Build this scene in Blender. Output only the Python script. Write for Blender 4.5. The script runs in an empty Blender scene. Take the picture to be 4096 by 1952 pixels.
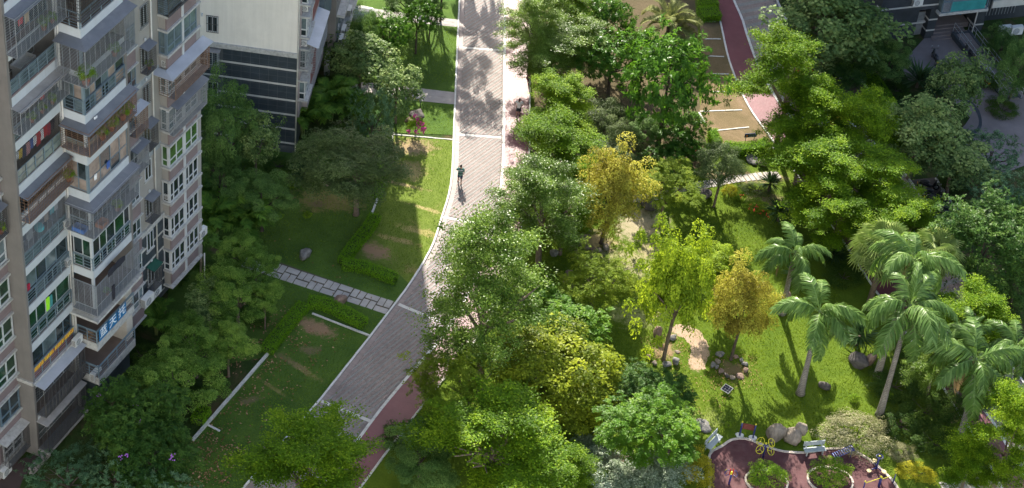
import bpy, math, random
import numpy as np
from mathutils import Vector, Matrix
random.seed(7)
rng = np.random.default_rng(7)
SC = bpy.context.scene
COL = SC.collection
PI = math.pi

# ---------------------------------------------------------------- camera
CAM_H = 97.0
PITCH, ROLL, FOC = math.radians(40.31), math.radians(6.856), 8242.0 / 4096.0
_f = np.array([0, math.cos(PITCH), -math.sin(PITCH)])
_u = np.array([0, math.sin(PITCH), math.cos(PITCH)])
_r = np.array([1.0, 0, 0])
_c, _s = math.cos(ROLL), math.sin(ROLL)
CX = _c * _r + _s * _u
CY = -_s * _r + _c * _u
CPOS = np.array([0, -CAM_H / math.tan(PITCH), CAM_H])
cd = bpy.data.cameras.new('camera')
cam = bpy.data.objects.new('camera', cd)
COL.objects.link(cam)
m = Matrix.Identity(4)
for i in range(3):
    m[i][0], m[i][1], m[i][2], m[i][3] = CX[i], CY[i], -_f[i], CPOS[i]
cam.matrix_world = m
cd.sensor_fit = 'HORIZONTAL'
cd.sensor_width = 36.0
cd.lens = 36.0 * FOC
cd.clip_start = 1.0
cd.clip_end = 3000.0
SC.camera = cam

# ---------------------------------------------------------------- light
SUN_EL, SUN_AZ = math.radians(33.0), math.radians(101.0)      # azimuth from +x, counter-clockwise
SUNV = Vector((math.cos(SUN_EL) * math.cos(SUN_AZ), math.cos(SUN_EL) * math.sin(SUN_AZ), math.sin(SUN_EL)))
W = bpy.data.worlds.new('World')
SC.world = W
W.use_nodes = True
_nt = W.node_tree
_sky = _nt.nodes.new('ShaderNodeTexSky')
_sky.sky_type = 'NISHITA'
_sky.sun_disc = False
_sky.sun_elevation = SUN_EL
_sky.sun_rotation = PI / 2 - SUN_AZ
_sky.air_density = 1.0
_sky.dust_density = 2.0
_sky.ozone_density = 1.0
_bg = _nt.nodes['Background']
_bg.inputs['Strength'].default_value = 0.115
_nt.links.new(_sky.outputs[0], _bg.inputs['Color'])
sl = bpy.data.lights.new('sun', 'SUN')
sl.energy = 5.0
sl.angle = math.radians(0.53)
sl.color = (1.0, 0.93, 0.80)
sun = bpy.data.objects.new('sun', sl)
COL.objects.link(sun)
sun.rotation_euler = (-SUNV).to_track_quat('-Z', 'Y').to_euler()
sun.location = (-40, 120, 120)
SC.view_settings.view_transform = 'Standard'
SC.view_settings.look = 'None'
SC.view_settings.gamma = 1.0
SC.view_settings.exposure = 1.42
SC.render.engine = 'CYCLES'
SC.cycles.max_bounces = 4
SC.cycles.diffuse_bounces = 2
SC.cycles.transmission_bounces = 2
SC.cycles.sample_clamp_indirect = 4.0
SC.cycles.transparent_max_bounces = 8
SC.cycles.use_denoising = True
SC.cycles.denoising_prefilter = 'NONE'

# ---------------------------------------------------------------- helpers
def px(x, y, z=0.0):
    """ground (or height z) point seen at photograph position x, y (photo is 4096 wide)"""
    d = CX * (x - 2048.0) - CY * (y - 976.0) + _f * 8242.0
    t = (z - CAM_H) / d[2]
    p = CPOS + d * t
    return Vector((float(p[0]), float(p[1]), float(p[2])))
K = 4096.0 / 2576.0
def q(u, v, z=0.0):
    return px(u * K, v * K, z)
def proj(P):
    d = np.array(P, float) - CPOS
    w = d @ _f
    return 2048 + 8242 * (d @ CX) / w, 976 - 8242 * (d @ CY) / w

def tag(o, label=None, cat=None, group=None, kind=None):
    if label: o['label'] = label
    if cat: o['category'] = cat
    if group: o['group'] = group
    if kind: o['kind'] = kind
    return o
def empty(name, loc, rz=0.0):
    o = bpy.data.objects.new(name, None)
    o.empty_display_size = 0.3
    o.location = loc
    o.rotation_euler = (0, 0, rz)
    COL.objects.link(o)
    return o
def link(name, me, mat=None, parent=None, loc=None, rot=None, scale=None):
    o = bpy.data.objects.new(name, me)
    if mat is not None and len(me.materials) == 0:
        me.materials.append(mat)
    COL.objects.link(o)
    if parent is not None: o.parent = parent
    if loc is not None: o.location = loc
    if rot is not None: o.rotation_euler = rot
    if scale is not None: o.scale = scale
    return o
def mesh_np(name, V, F, attr=None, smooth=False, attr_name='lv'):
    """V (n,3); F (m,k) constant k"""
    V = np.asarray(V, dtype=np.float32); F = np.asarray(F, dtype=np.int32)
    me = bpy.data.meshes.new(name)
    me.vertices.add(len(V)); me.vertices.foreach_set('co', V.ravel())
    k = F.shape[1]
    me.loops.add(F.size); me.loops.foreach_set('vertex_index', F.ravel())
    me.polygons.add(len(F))
    me.polygons.foreach_set('loop_start', np.arange(0, F.size, k, dtype=np.int32))
    try: me.polygons.foreach_set('loop_total', np.full(len(F), k, dtype=np.int32))
    except Exception: pass
    if smooth: me.polygons.foreach_set('use_smooth', np.ones(len(F), dtype=bool))
    if attr is not None:
        a = me.attributes.new(attr_name, 'FLOAT', 'FACE')
        a.data.foreach_set('value', np.asarray(attr, dtype=np.float32))
    me.update(calc_edges=True)
    return me

class MB:
    """collects simple solids, builds ONE mesh object"""
    def __init__(s):
        s.v = []; s.f = []
    def add(s, vs, fs):
        b = len(s.v)
        s.v += [tuple(p) for p in vs]
        s.f += [tuple(i + b for i in f) for f in fs]
        return s
    def box(s, x0, x1, y0, y1, z0, z1):
        vs = [(x0, y0, z0), (x1, y0, z0), (x1, y1, z0), (x0, y1, z0), (x0, y0, z1), (x1, y0, z1), (x1, y1, z1), (x0, y1, z1)]
        return s.add(vs, [(3, 2, 1, 0), (4, 5, 6, 7), (0, 1, 5, 4), (1, 2, 6, 5), (2, 3, 7, 6), (3, 0, 4, 7)])
    def bar(s, a, b, w, h=None, up=(0, 0, 1)):
        a = Vector(a); b = Vector(b); h = h or w
        d = (b - a).normalized(); up = Vector(up)
        if abs(d.dot(up)) > 0.98: up = Vector((1, 0, 0))
        x = d.cross(up).normalized() * (w / 2); y = x.cross(d).normalized() * (h / 2)
        vs = [a - x - y, a + x - y, a + x + y, a - x + y, b - x - y, b + x - y, b + x + y, b - x + y]
        return s.add(vs, [(3, 2, 1, 0), (4, 5, 6, 7), (0, 1, 5, 4), (1, 2, 6, 5), (2, 3, 7, 6), (3, 0, 4, 7)])
    def tube(s, pts, rad, n=8, cap=True):
        pts = [Vector(p) for p in pts]
        if not hasattr(rad, '__len__'): rad = [rad] * len(pts)
        base = len(s.v)
        prev = None
        for i, p in enumerate(pts):
            d = (pts[min(i + 1, len(pts) - 1)] - pts[max(i - 1, 0)]).normalized()
            up = prev if prev is not None else (Vector((1, 0, 0)) if abs(d.z) > 0.9 else Vector((0, 0, 1)))
            x = d.cross(up).normalized(); y = x.cross(d).normalized(); prev = y
            for k in range(n):
                a = 2 * PI * k / n
                s.v.append(tuple(p + (x * math.cos(a) + y * math.sin(a)) * rad[i]))
        for i in range(len(pts) - 1):
            for k in range(n):
                a = base + i * n + k; b = base + i * n + (k + 1) % n
                s.f.append((a, b, b + n, a + n))
        if cap:
            s.f.append(tuple(base + k for k in range(n))[::-1])
            s.f.append(tuple(base + (len(pts) - 1) * n + k for k in range(n)))
        return s
    def ring(s, c, R, r, ax=(0, 0, 1), n=20, k=6):
        ax = Vector(ax).normalized()
        x = ax.orthogonal().normalized(); y = ax.cross(x)
        b = len(s.v)
        for i in range(n):
            a = 2 * PI * i / n; d = x * math.cos(a) + y * math.sin(a)
            for j in range(k):
                e = 2 * PI * j / k
                s.v.append(tuple(Vector(c) + d * (R + r * math.cos(e)) + ax * (r * math.sin(e))))
        for i in range(n):
            for j in range(k):
                s.f.append((b + i * k + j, b + ((i + 1) % n) * k + j, b + ((i + 1) % n) * k + (j + 1) % k, b + i * k + (j + 1) % k))
        return s
    def prism(s, poly, z0, z1):
        n = len(poly); b = len(s.v)
        for z in (z0, z1):
            s.v += [(p[0], p[1], z) for p in poly]
        s.f.append(tuple(b + i for i in range(n))[::-1])
        s.f.append(tuple(b + n + i for i in range(n)))
        for i in range(n):
            j = (i + 1) % n
            s.f.append((b + i, b + j, b + n + j, b + n + i))
        return s
    def ball(s, c, r, n=10, k=6, sc=(1, 1, 1)):
        b = len(s.v)
        for i in range(1, k):
            t = PI * i / k
            for j in range(n):
                a = 2 * PI * j / n
                s.v.append((c[0] + r * sc[0] * math.sin(t) * math.cos(a), c[1] + r * sc[1] * math.sin(t) * math.sin(a), c[2] + r * sc[2] * math.cos(t)))
        top = len(s.v); s.v.append((c[0], c[1], c[2] + r * sc[2])); bot = len(s.v); s.v.append((c[0], c[1], c[2] - r * sc[2]))
        for i in range(k - 2):
            for j in range(n):
                a = b + i * n + j; d = b + i * n + (j + 1) % n
                s.f.append((a, a + n, d + n, d))
        for j in range(n):
            s.f.append((top, b + j, b + (j + 1) % n))
            s.f.append((bot, b + (k - 2) * n + (j + 1) % n, b + (k - 2) * n + j))
        return s
    def mesh(s, name, smooth=False):
        me = bpy.data.meshes.new(name)
        me.from_pydata(s.v, [], s.f)
        if smooth:
            me.polygons.foreach_set('use_smooth', np.ones(len(me.polygons), dtype=bool))
        me.update()
        return me
    def build(s, name, mat, parent=None, smooth=False, **kw):
        return link(name, s.mesh(name, smooth), mat, parent, **kw)

def copy_tree(o, parent=None):
    c = o.copy(); COL.objects.link(c); c.parent = parent
    for ch in list(o.children): copy_tree(ch, c)
    return c

# ---------------------------------------------------------------- materials
def _n(nt, t, **kw):
    n = nt.nodes.new(t)
    for k, v in kw.items(): setattr(n, k, v)
    return n
def _newmat(name):
    m = bpy.data.materials.new(name); m.use_nodes = True
    nt = m.node_tree
    return m, nt, nt.nodes['Principled BSDF']
def ramp(nt, fac, stops):
    r = _n(nt, 'ShaderNodeValToRGB')
    el = r.color_ramp.elements
    while len(el) < len(stops): el.new(0.5)
    for e, (p, c) in zip(el, stops):
        e.position = p; e.color = (*c, 1)
    nt.links.new(fac, r.inputs[0])
    return r.outputs[0]
def noise(nt, scale, detail=4, rough=0.55, vec=None, dist=0.0):
    n = _n(nt, 'ShaderNodeTexNoise')
    n.inputs['Scale'].default_value = scale; n.inputs['Detail'].default_value = detail
    n.inputs['Roughness'].default_value = rough; n.inputs['Distortion'].default_value = dist
    if vec is not None: nt.links.new(vec, n.inputs['Vector'])
    return n.outputs['Fac']
def geo_pos(nt):
    return _n(nt, 'ShaderNodeNewGeometry').outputs['Position']
def obj_co(nt):
    return _n(nt, 'ShaderNodeTexCoord').outputs['Object']
def mixc(nt, fac, a, b, mode='MIX'):
    x = _n(nt, 'ShaderNodeMix', data_type='RGBA', blend_type=mode)
    for s_, v in ((0, fac), (6, a), (7, b)):
        if isinstance(v, (int, float)): x.inputs[s_].default_value = v
        elif isinstance(v, tuple): x.inputs[s_].default_value = (*v, 1)
        else: nt.links.new(v, x.inputs[s_])
    return x.outputs[2]
def math_(nt, op, a, b=0.0):
    x = _n(nt, 'ShaderNodeMath', operation=op)
    for s_, v in ((0, a), (1, b)):
        if isinstance(v, (int, float)): x.inputs[s_].default_value = v
        else: nt.links.new(v, x.inputs[s_])
    return x.outputs[0]
def bump(nt, b, h, strength=0.3, dist=0.02):
    n = _n(nt, 'ShaderNodeBump')
    n.inputs['Strength'].default_value = strength; n.inputs['Distance'].default_value = dist
    nt.links.new(h, n.inputs['Height']); nt.links.new(n.outputs[0], b.inputs['Normal'])
def mat(name, col, rough=0.7, var=0.18, scale=2.0, spec=0.3, metal=0.0, dirt=0.0, dirtc=(0.12, 0.11, 0.1), bmp=0.0, streak=0.0):
    m, nt, b = _newmat(name)
    P = geo_pos(nt)
    lo = tuple(max(0, c * (1 - var)) for c in col); hi = tuple(min(1, c * (1 + var)) for c in col)
    c = ramp(nt, noise(nt, scale, 5, 0.6, P), [(0.3, lo), (0.7, hi)])
    if dirt > 0:
        d = ramp(nt, noise(nt, scale * 1.7, 6, 0.7, P, 0.6), [(0.45, (0, 0, 0)), (0.75, (1, 1, 1))])
        c = mixc(nt, math_(nt, 'MULTIPLY', d, dirt), c, dirtc)
    if streak > 0:
        mp = _n(nt, 'ShaderNodeMapping'); mp.inputs['Scale'].default_value = (3.2, 3.2, 0.22); nt.links.new(P, mp.inputs[0])
        d = ramp(nt, noise(nt, 1.0, 6, 0.7, mp.outputs[0]), [(0.42, (0, 0, 0)), (0.8, (1, 1, 1))])
        c = mixc(nt, math_(nt, 'MULTIPLY', d, streak), c, dirtc)
    nt.links.new(c, b.inputs['Base Color'])
    b.inputs['Roughness'].default_value = rough
    b.inputs['Specular IOR Level'].default_value = spec
    b.inputs['Metallic'].default_value = metal
    if bmp > 0: bump(nt, b, noise(nt, scale * 8, 4, 0.6, P), bmp, 0.03)
    return m
def leafmat(name, dark, mid, light, trans, tw=0.38, rough=0.42, spec=0.45, objvar=0.25):
    """leaf: reflecting front plus light coming through; colour varies leaf by leaf and tree by tree"""
    m, nt, b = _newmat(name)
    a = _n(nt, 'ShaderNodeAttribute', attribute_name='lv').outputs['Fac']
    oi = _n(nt, 'ShaderNodeObjectInfo').outputs['Random']
    f = math_(nt, 'ADD', math_(nt, 'MULTIPLY', math_(nt, 'SUBTRACT', oi, 0.5), objvar), a)
    g_ = lambda c: tuple(min(0.9, x * 1.25) for x in c)
    c = ramp(nt, f, [(0.05, g_(dark)), (0.5, g_(mid)), (0.95, g_(light))])
    nt.links.new(c, b.inputs['Base Color'])
    b.inputs['Roughness'].default_value = rough
    b.inputs['Specular IOR Level'].default_value = spec * 0.13
    t = _n(nt, 'ShaderNodeBsdfTranslucent')
    tc = mixc(nt, 0.55, c, trans)
    nt.links.new(tc, t.inputs['Color'])
    mx = _n(nt, 'ShaderNodeMixShader'); mx.inputs[0].default_value = tw
    nt.links.new(b.outputs[0], mx.inputs[1]); nt.links.new(t.outputs[0], mx.inputs[2])
    nt.links.new(mx.outputs[0], nt.nodes['Material Output'].inputs['Surface'])
    return m
def glassmat(name, col, rough=0.08):
    m, nt, b = _newmat(name)
    P = geo_pos(nt)
    c = ramp(nt, noise(nt, 0.9, 3, 0.6, P), [(0.35, tuple(x * 0.45 for x in col)), (0.65, col)])  # reflected sky and greenery put into the base tone
    nt.links.new(c, b.inputs['Base Color'])
    b.inputs['Roughness'].default_value = rough
    b.inputs['Specular IOR Level'].default_value = 0.7
    return m
# ---------------------------------------------------------------- setting: ground, lawns, road, track
def spline(pts, n=8):
    P = [Vector(p) for p in pts]
    out = []
    for i in range(len(P) - 1):
        p0 = P[max(i - 1, 0)]; p1 = P[i]; p2 = P[i + 1]; p3 = P[min(i + 2, len(P) - 1)]
        for k in range(n):
            t = k / n
            out.append(0.5 * ((2 * p1) + (p2 - p0) * t + (2 * p0 - 5 * p1 + 4 * p2 - p3) * t * t + (3 * p1 - p0 - 3 * p2 + p3) * t ** 3))
    out.append(P[-1])
    return out
def pl(pts, n=8): return spline([px(*p) for p in pts], n)
def sheet(name, poly, z, m, parent=None, kind='structure', thick=0.0):
    mb = MB()
    if thick: mb.prism([(p[0], p[1]) for p in poly], z - thick, z)
    else: mb.add([(p[0], p[1], z) for p in poly], [tuple(range(len(poly)))])
    me = mb.mesh(name)
    if not thick and me.polygons[0].normal.z < 0: me.flip_normals()
    o = link(name, me, m, parent)
    if parent is None and kind: o['kind'] = kind
    return o
def resample(line, step):
    out = [line[0].copy()]; acc = 0.0
    for a, b in zip(line, line[1:]):
        L = (b - a).length
        if L < 1e-9: continue
        t = step - acc
        while t <= L:
            out.append(a + (b - a) * (t / L)); t += step
        acc = L - (t - step)
    return out
def offset(line, d):
    out = []
    for i, p in enumerate(line):
        t = (line[min(i + 1, len(line) - 1)] - line[max(i - 1, 0)]).normalized()
        out.append(p + Vector((-t.y, t.x, 0)) * d)
    return out
def inside(P, poly):
    """points (n,2) in polygon"""
    x, y = P[:, 0], P[:, 1]
    r = np.zeros(len(P), bool)
    n = len(poly)
    for i in range(n):
        x0, y0 = poly[i][0], poly[i][1]; x1, y1 = poly[(i + 1) % n][0], poly[(i + 1) % n][1]
        if y0 == y1: continue
        c = ((y0 > y) != (y1 > y)) & (x < (x1 - x0) * (y - y0) / (y1 - y0) + x0)
        r ^= c
    return r

def groundmat(name, green, green2, brown, bare=0.5, patches=(), scale=1.0, soil=(0.2, 0.14, 0.085)):
    m, nt, b = _newmat(name)
    P = geo_pos(nt)
    g = ramp(nt, noise(nt, 0.55 * scale, 5, 0.6, P), [(0.3, green), (0.7, green2)])
    g = mixc(nt, math_(nt, 'MULTIPLY', ramp(nt, noise(nt, 7.0, 3, 0.7, P), [(0.35, (0, 0, 0)), (0.7, (1, 1, 1))]), 0.35), g, tuple(x * 0.45 for x in green))
    lo = 0.75 - 0.35 * bare
    br = ramp(nt, noise(nt, 0.33 * scale, 7, 0.68, P, 0.8), [(lo, (0, 0, 0)), (min(1, lo + 0.16), (1, 1, 1))])
    c = mixc(nt, math_(nt, 'MULTIPLY', br, 0.8), g, brown)
    nz = noise(nt, 1.6, 6, 0.7, P, 0.4)
    fine = noise(nt, 9.0, 4, 0.7, P)
    for (cx, cy, rx, ry, ang, col, amt) in patches:
        mp = _n(nt, 'ShaderNodeMapping', vector_type='TEXTURE')
        mp.inputs['Location'].default_value = (cx, cy, 0); mp.inputs['Rotation'].default_value = (0, 0, ang)
        mp.inputs['Scale'].default_value = (rx, ry, 1000.0)
        nt.links.new(P, mp.inputs[0])
        ln = _n(nt, 'ShaderNodeVectorMath', operation='LENGTH'); nt.links.new(mp.outputs[0], ln.inputs[0])
        d = math_(nt, 'ADD', ln.outputs['Value'], math_(nt, 'MULTIPLY', math_(nt, 'SUBTRACT', nz, 0.5), 2.6))
        d = math_(nt, 'ADD', d, math_(nt, 'MULTIPLY', math_(nt, 'SUBTRACT', fine, 0.5), 1.1))
        k = ramp(nt, d, [(0.45, (1, 1, 1)), (1.05, (0, 0, 0))])
        cc = mixc(nt, fine, tuple(x * 0.8 for x in col), tuple(min(1, x * 1.15) for x in col))
        c = mixc(nt, math_(nt, 'MULTIPLY', k, amt), c, cc)
    nt.links.new(c, b.inputs['Base Color'])
    b.inputs['Roughness'].default_value = 0.95
    b.inputs['Specular IOR Level'].default_value = 0.1
    bump(nt, b, noise(nt, 14, 5, 0.75, P), 0.8, 0.06)
    return m
def W2(x, y): p = px(x, y); return p.x, p.y
SAND = (0.46, 0.33, 0.22); DRY = (0.30, 0.23, 0.10); SOIL = (0.20, 0.145, 0.09)
def patch(x, y, rx, ry, ang=0.0, col=DRY, amt=0.9):
    a, b = W2(x, y); return (a, b, rx, ry, math.radians(ang), col, amt)
M_soil = groundmat('soil_ground_cover', (0.03, 0.06, 0.016), (0.055, 0.09, 0.022), (0.13, 0.085, 0.05), 0.75)
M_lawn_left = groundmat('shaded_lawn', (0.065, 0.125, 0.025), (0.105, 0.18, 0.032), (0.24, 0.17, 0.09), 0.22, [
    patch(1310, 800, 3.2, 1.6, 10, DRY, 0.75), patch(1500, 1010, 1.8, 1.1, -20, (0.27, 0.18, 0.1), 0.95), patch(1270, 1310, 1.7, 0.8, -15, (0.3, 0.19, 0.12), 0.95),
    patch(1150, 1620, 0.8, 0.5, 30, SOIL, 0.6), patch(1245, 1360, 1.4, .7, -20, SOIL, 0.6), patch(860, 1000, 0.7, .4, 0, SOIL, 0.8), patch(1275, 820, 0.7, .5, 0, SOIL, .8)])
M_lawn_bay = groundmat('parking_lawn', (0.12, 0.175, 0.03), (0.19, 0.25, 0.045), (0.33, 0.25, 0.12), 0.42, [
    patch(1650, 590, 2.0, 1.2, 10, (0.42, 0.29, 0.18), 0.8), patch(1640, 680, 1.6, 1.3, 0, (0.4, 0.3, 0.15), 0.7), patch(1500, 1005, 1.7, 0.9, -25, (0.3, 0.19, 0.12), 0.95),
    patch(1700, 930, 2.5, 0.5, -10, (0.4, 0.32, 0.14), 0.7), patch(1590, 960, 2.0, 0.35, -12, (0.4, 0.3, 0.14), 0.7), patch(1660, 1080, 1.0, .6, 0, DRY, 0.6),
    patch(1620, 740, 1.8, .25, -10, (0.42, 0.32, 0.16), 0.8), patch(1720, 840, 2.2, .22, -14, (0.42, 0.34, 0.16), 0.8)])
M_lawn_dark = groundmat('parking_lawn_shade', (0.06, 0.12, 0.024), (0.10, 0.17, 0.03), (0.25, 0.17, 0.1), 0.2, [  # darker copy of the parking lawn, shade put into the colour
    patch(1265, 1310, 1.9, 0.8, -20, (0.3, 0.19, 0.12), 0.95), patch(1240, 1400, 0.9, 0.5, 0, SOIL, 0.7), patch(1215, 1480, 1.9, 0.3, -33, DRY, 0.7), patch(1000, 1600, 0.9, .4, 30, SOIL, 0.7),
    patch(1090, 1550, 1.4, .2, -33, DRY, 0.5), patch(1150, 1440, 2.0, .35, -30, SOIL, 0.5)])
M_lawn_park = groundmat('park_lawn', (0.075, 0.13, 0.012), (0.13, 0.19, 0.018), (0.30, 0.26, 0.10), 0.3, [
    patch(2560, 900, 2.6, 2.0, 60, (0.40, 0.34, 0.23), 0.9), patch(2480, 1060, 3.2, 2.4, 20, (0.40, 0.36, 0.2), 0.85), patch(2540, 1260, 2.0, 1.5, 0, (0.36, 0.36, 0.16), 0.7), patch(2350, 960, 2.4, 1.6, 0, (0.44, 0.34, 0.2), 0.85),
    patch(2740, 1320, 0.9, 0.5, 60, SAND, 1.0), patch(2800, 1395, 0.6, 1.05, 15, SAND, 1.0), patch(2785, 1465, .55, .55, 0, (0.4, 0.28, 0.19), 1.0), patch(2690, 1345, .5, .35, 0, SAND, .9),
    patch(2660, 1400, 1.1, 1.0, 0, (0.33, 0.22, 0.14), 0.8), patch(2930, 1480, 1.2, .9, 0, SOIL, 0.8), patch(2625, 1260, .3, .3, 0, SAND, 0.9), patch(2620, 1000, 1.8, 1.0, 30, (0.42, 0.35, 0.2), 0.7),
    patch(2480, 1830, 2.3, 1.0, 10, (0.5, 0.38, 0.28), 1.0), patch(2110, 1210, 1.2, 1.0, 0, (0.44, 0.34, 0.22), 0.8), patch(2250, 1620, 2, 1, 0, SOIL, .7),
    patch(2800, 1680, 1.8, 1.4, 0, (0.30, 0.33, 0.10), 0.5), patch(3020, 710, 2.6, .8, 10, (0.36, 0.28, 0.17), 0.9), patch(2890, 700, 2.0, .8, 10, (0.36, 0.27, 0.17), 0.9), patch(2500, 700, 2.5, 1.2, 0, SOIL, .9),
    patch(2330, 350, 1.6, 1.4, 0, (0.42, 0.3, 0.18), 0.95), patch(2560, 430, 3.5, 1.6, -15, (0.3, 0.2, 0.12), 0.9), patch(2300, 420, 3.5, 1.4, -15, (0.34, 0.24, 0.15), 0.9), patch(3080, 800, 2.0, .9, 0, (.3, .24, .14), .7),
    patch(3700, 1430, 2, 1.2, 0, SOIL, .7), patch(3780, 1650, 1.5, 1.2, 0, SOIL, .7), patch(2500, 1640, 2.5, 1.6, 0, SOIL, 0.5)])
M_hay = groundmat('dry_bay_grass', (0.16, 0.125, 0.065), (0.24, 0.175, 0.10), (0.27, 0.19, 0.125), 0.6)
M_conc = mat('concrete_kerb', (0.62, 0.61, 0.57), 0.85, 0.12, 3.0, dirt=0.35)
M_white = mat('white_line_stone', (0.70, 0.69, 0.66), 0.8, 0.10, 2.0, dirt=0.4, dirtc=(0.3, 0.27, 0.23))
M_band = mat('pale_band_stone', (0.62, 0.60, 0.56), 0.8, 0.10, 2.0, dirt=0.15)
M_path = mat('grey_path_slab', (0.36, 0.34, 0.32), 0.85, 0.16, 2.0, dirt=0.25)
M_pink = mat('pinkish_path_paving', (0.40, 0.36, 0.34), 0.85, 0.12, 1.2, dirt=0.15)
M_track = mat('maroon_rubber_track', (0.165, 0.05, 0.065), 0.46, 0.14, 0.7, spec=0.3, dirt=0.12, dirtc=(0.26, 0.14, 0.15), bmp=0.3)
M_bed = mat('brick_bed', (0.24, 0.205, 0.195), 0.9, 0.15, 1.5)

base = MB(); base.box(-420, 420, -260, 900, -1.0, -0.02)
o = base.build('ground', M_soil); o['kind'] = 'structure'

# road between left kerb line and white line
KERB_L = pl([(1848, -330), (1846, -160), (1840, 0), (1832, 175), (1825, 350), (1818, 520), (1812, 670), (1800, 770), (1770, 870), (1740, 965), (1700, 1045), (1640, 1140), (1590, 1208), (1480, 1352), (1368, 1494), (1272, 1614), (1160, 1740), (1113, 1797), (954, 1980), (840, 2110)])
LINE_W = pl([(2022, -330), (2021, -160), (2020, 0), (2019, 175), (2017, 350), (2015, 540), (2013, 640), (2005, 740), (1988, 845), (1970, 919), (1945, 1000), (1900, 1115), (1835, 1245), (1754, 1365), (1632, 1506), (1515, 1647), (1393, 1812), (1290, 1940), (1180, 2080)])
EDGE_T = pl([(2126, -330), (2124, -160), (2122, 0), (2121, 175), (2119, 350), (2118, 540), (2116, 640), (2110, 740), (2098, 845), (2085, 919), (2064, 1000), (2025, 1115), (1972, 1245), (1900, 1365), (1785, 1506), (1672, 1647), (1552, 1803), (1450, 1940), (1340, 2080)])
road = sheet('road', KERB_L + LINE_W[::-1], 0.012, M_bed)
track = sheet('running_track', LINE_W + EDGE_T[::-1], 0.012, M_track)
ln = MB()
def ribbon(mb, line, w, z):
    a = offset(line, w / 2); b = offset(line, -w / 2)
    for i in range(len(line) - 1):
        mb.add([(b[i].x, b[i].y, z), (b[i + 1].x, b[i + 1].y, z), (a[i + 1].x, a[i + 1].y, z), (a[i].x, a[i].y, z)], [(0, 1, 2, 3)])
def white_blocks(line, w, z, parent, step, name, m, h=0.05):
    pts = resample(line, step); first = None; hw = w / 2
    for a, b in zip(pts, pts[1:]):
        c = (a + b) / 2; d = b - a
        if first is None:
            g = 0.012
            first = MB().box(-step / 2 + g, step / 2 - g, -hw, hw, -h, 0).mesh(name); first.materials.append(m)
        jit = random.uniform(-0.01, 0.01)
        link(name, first, None, parent, (c.x, c.y, z + random.uniform(-0.004, 0.004)), (0, 0, math.atan2(d.y, d.x) + jit), (d.length / step, 1, 1))
white_blocks(LINE_W, 0.2, 0.03, road, 1.0, 'line_block', M_white)
BANDS = [((1832, 190), (2019, 203)), ((1822, 538), (2015, 552)), ((1765, 868), (1982, 910)), ((1590, 1216), (1790, 1300)), ((1280, 1603), (1492, 1690)), ((1838, -140), (2019, -128))]
for a, b in BANDS:
    A = px(*a); B = px(*b); d = (B - A).normalized()
    white_blocks([A + d * 0.08, B - d * 0.16], 0.27, 0.032, road, ((B - A).length - .26) / 5.001, 'band_stone', M_band)

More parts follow.
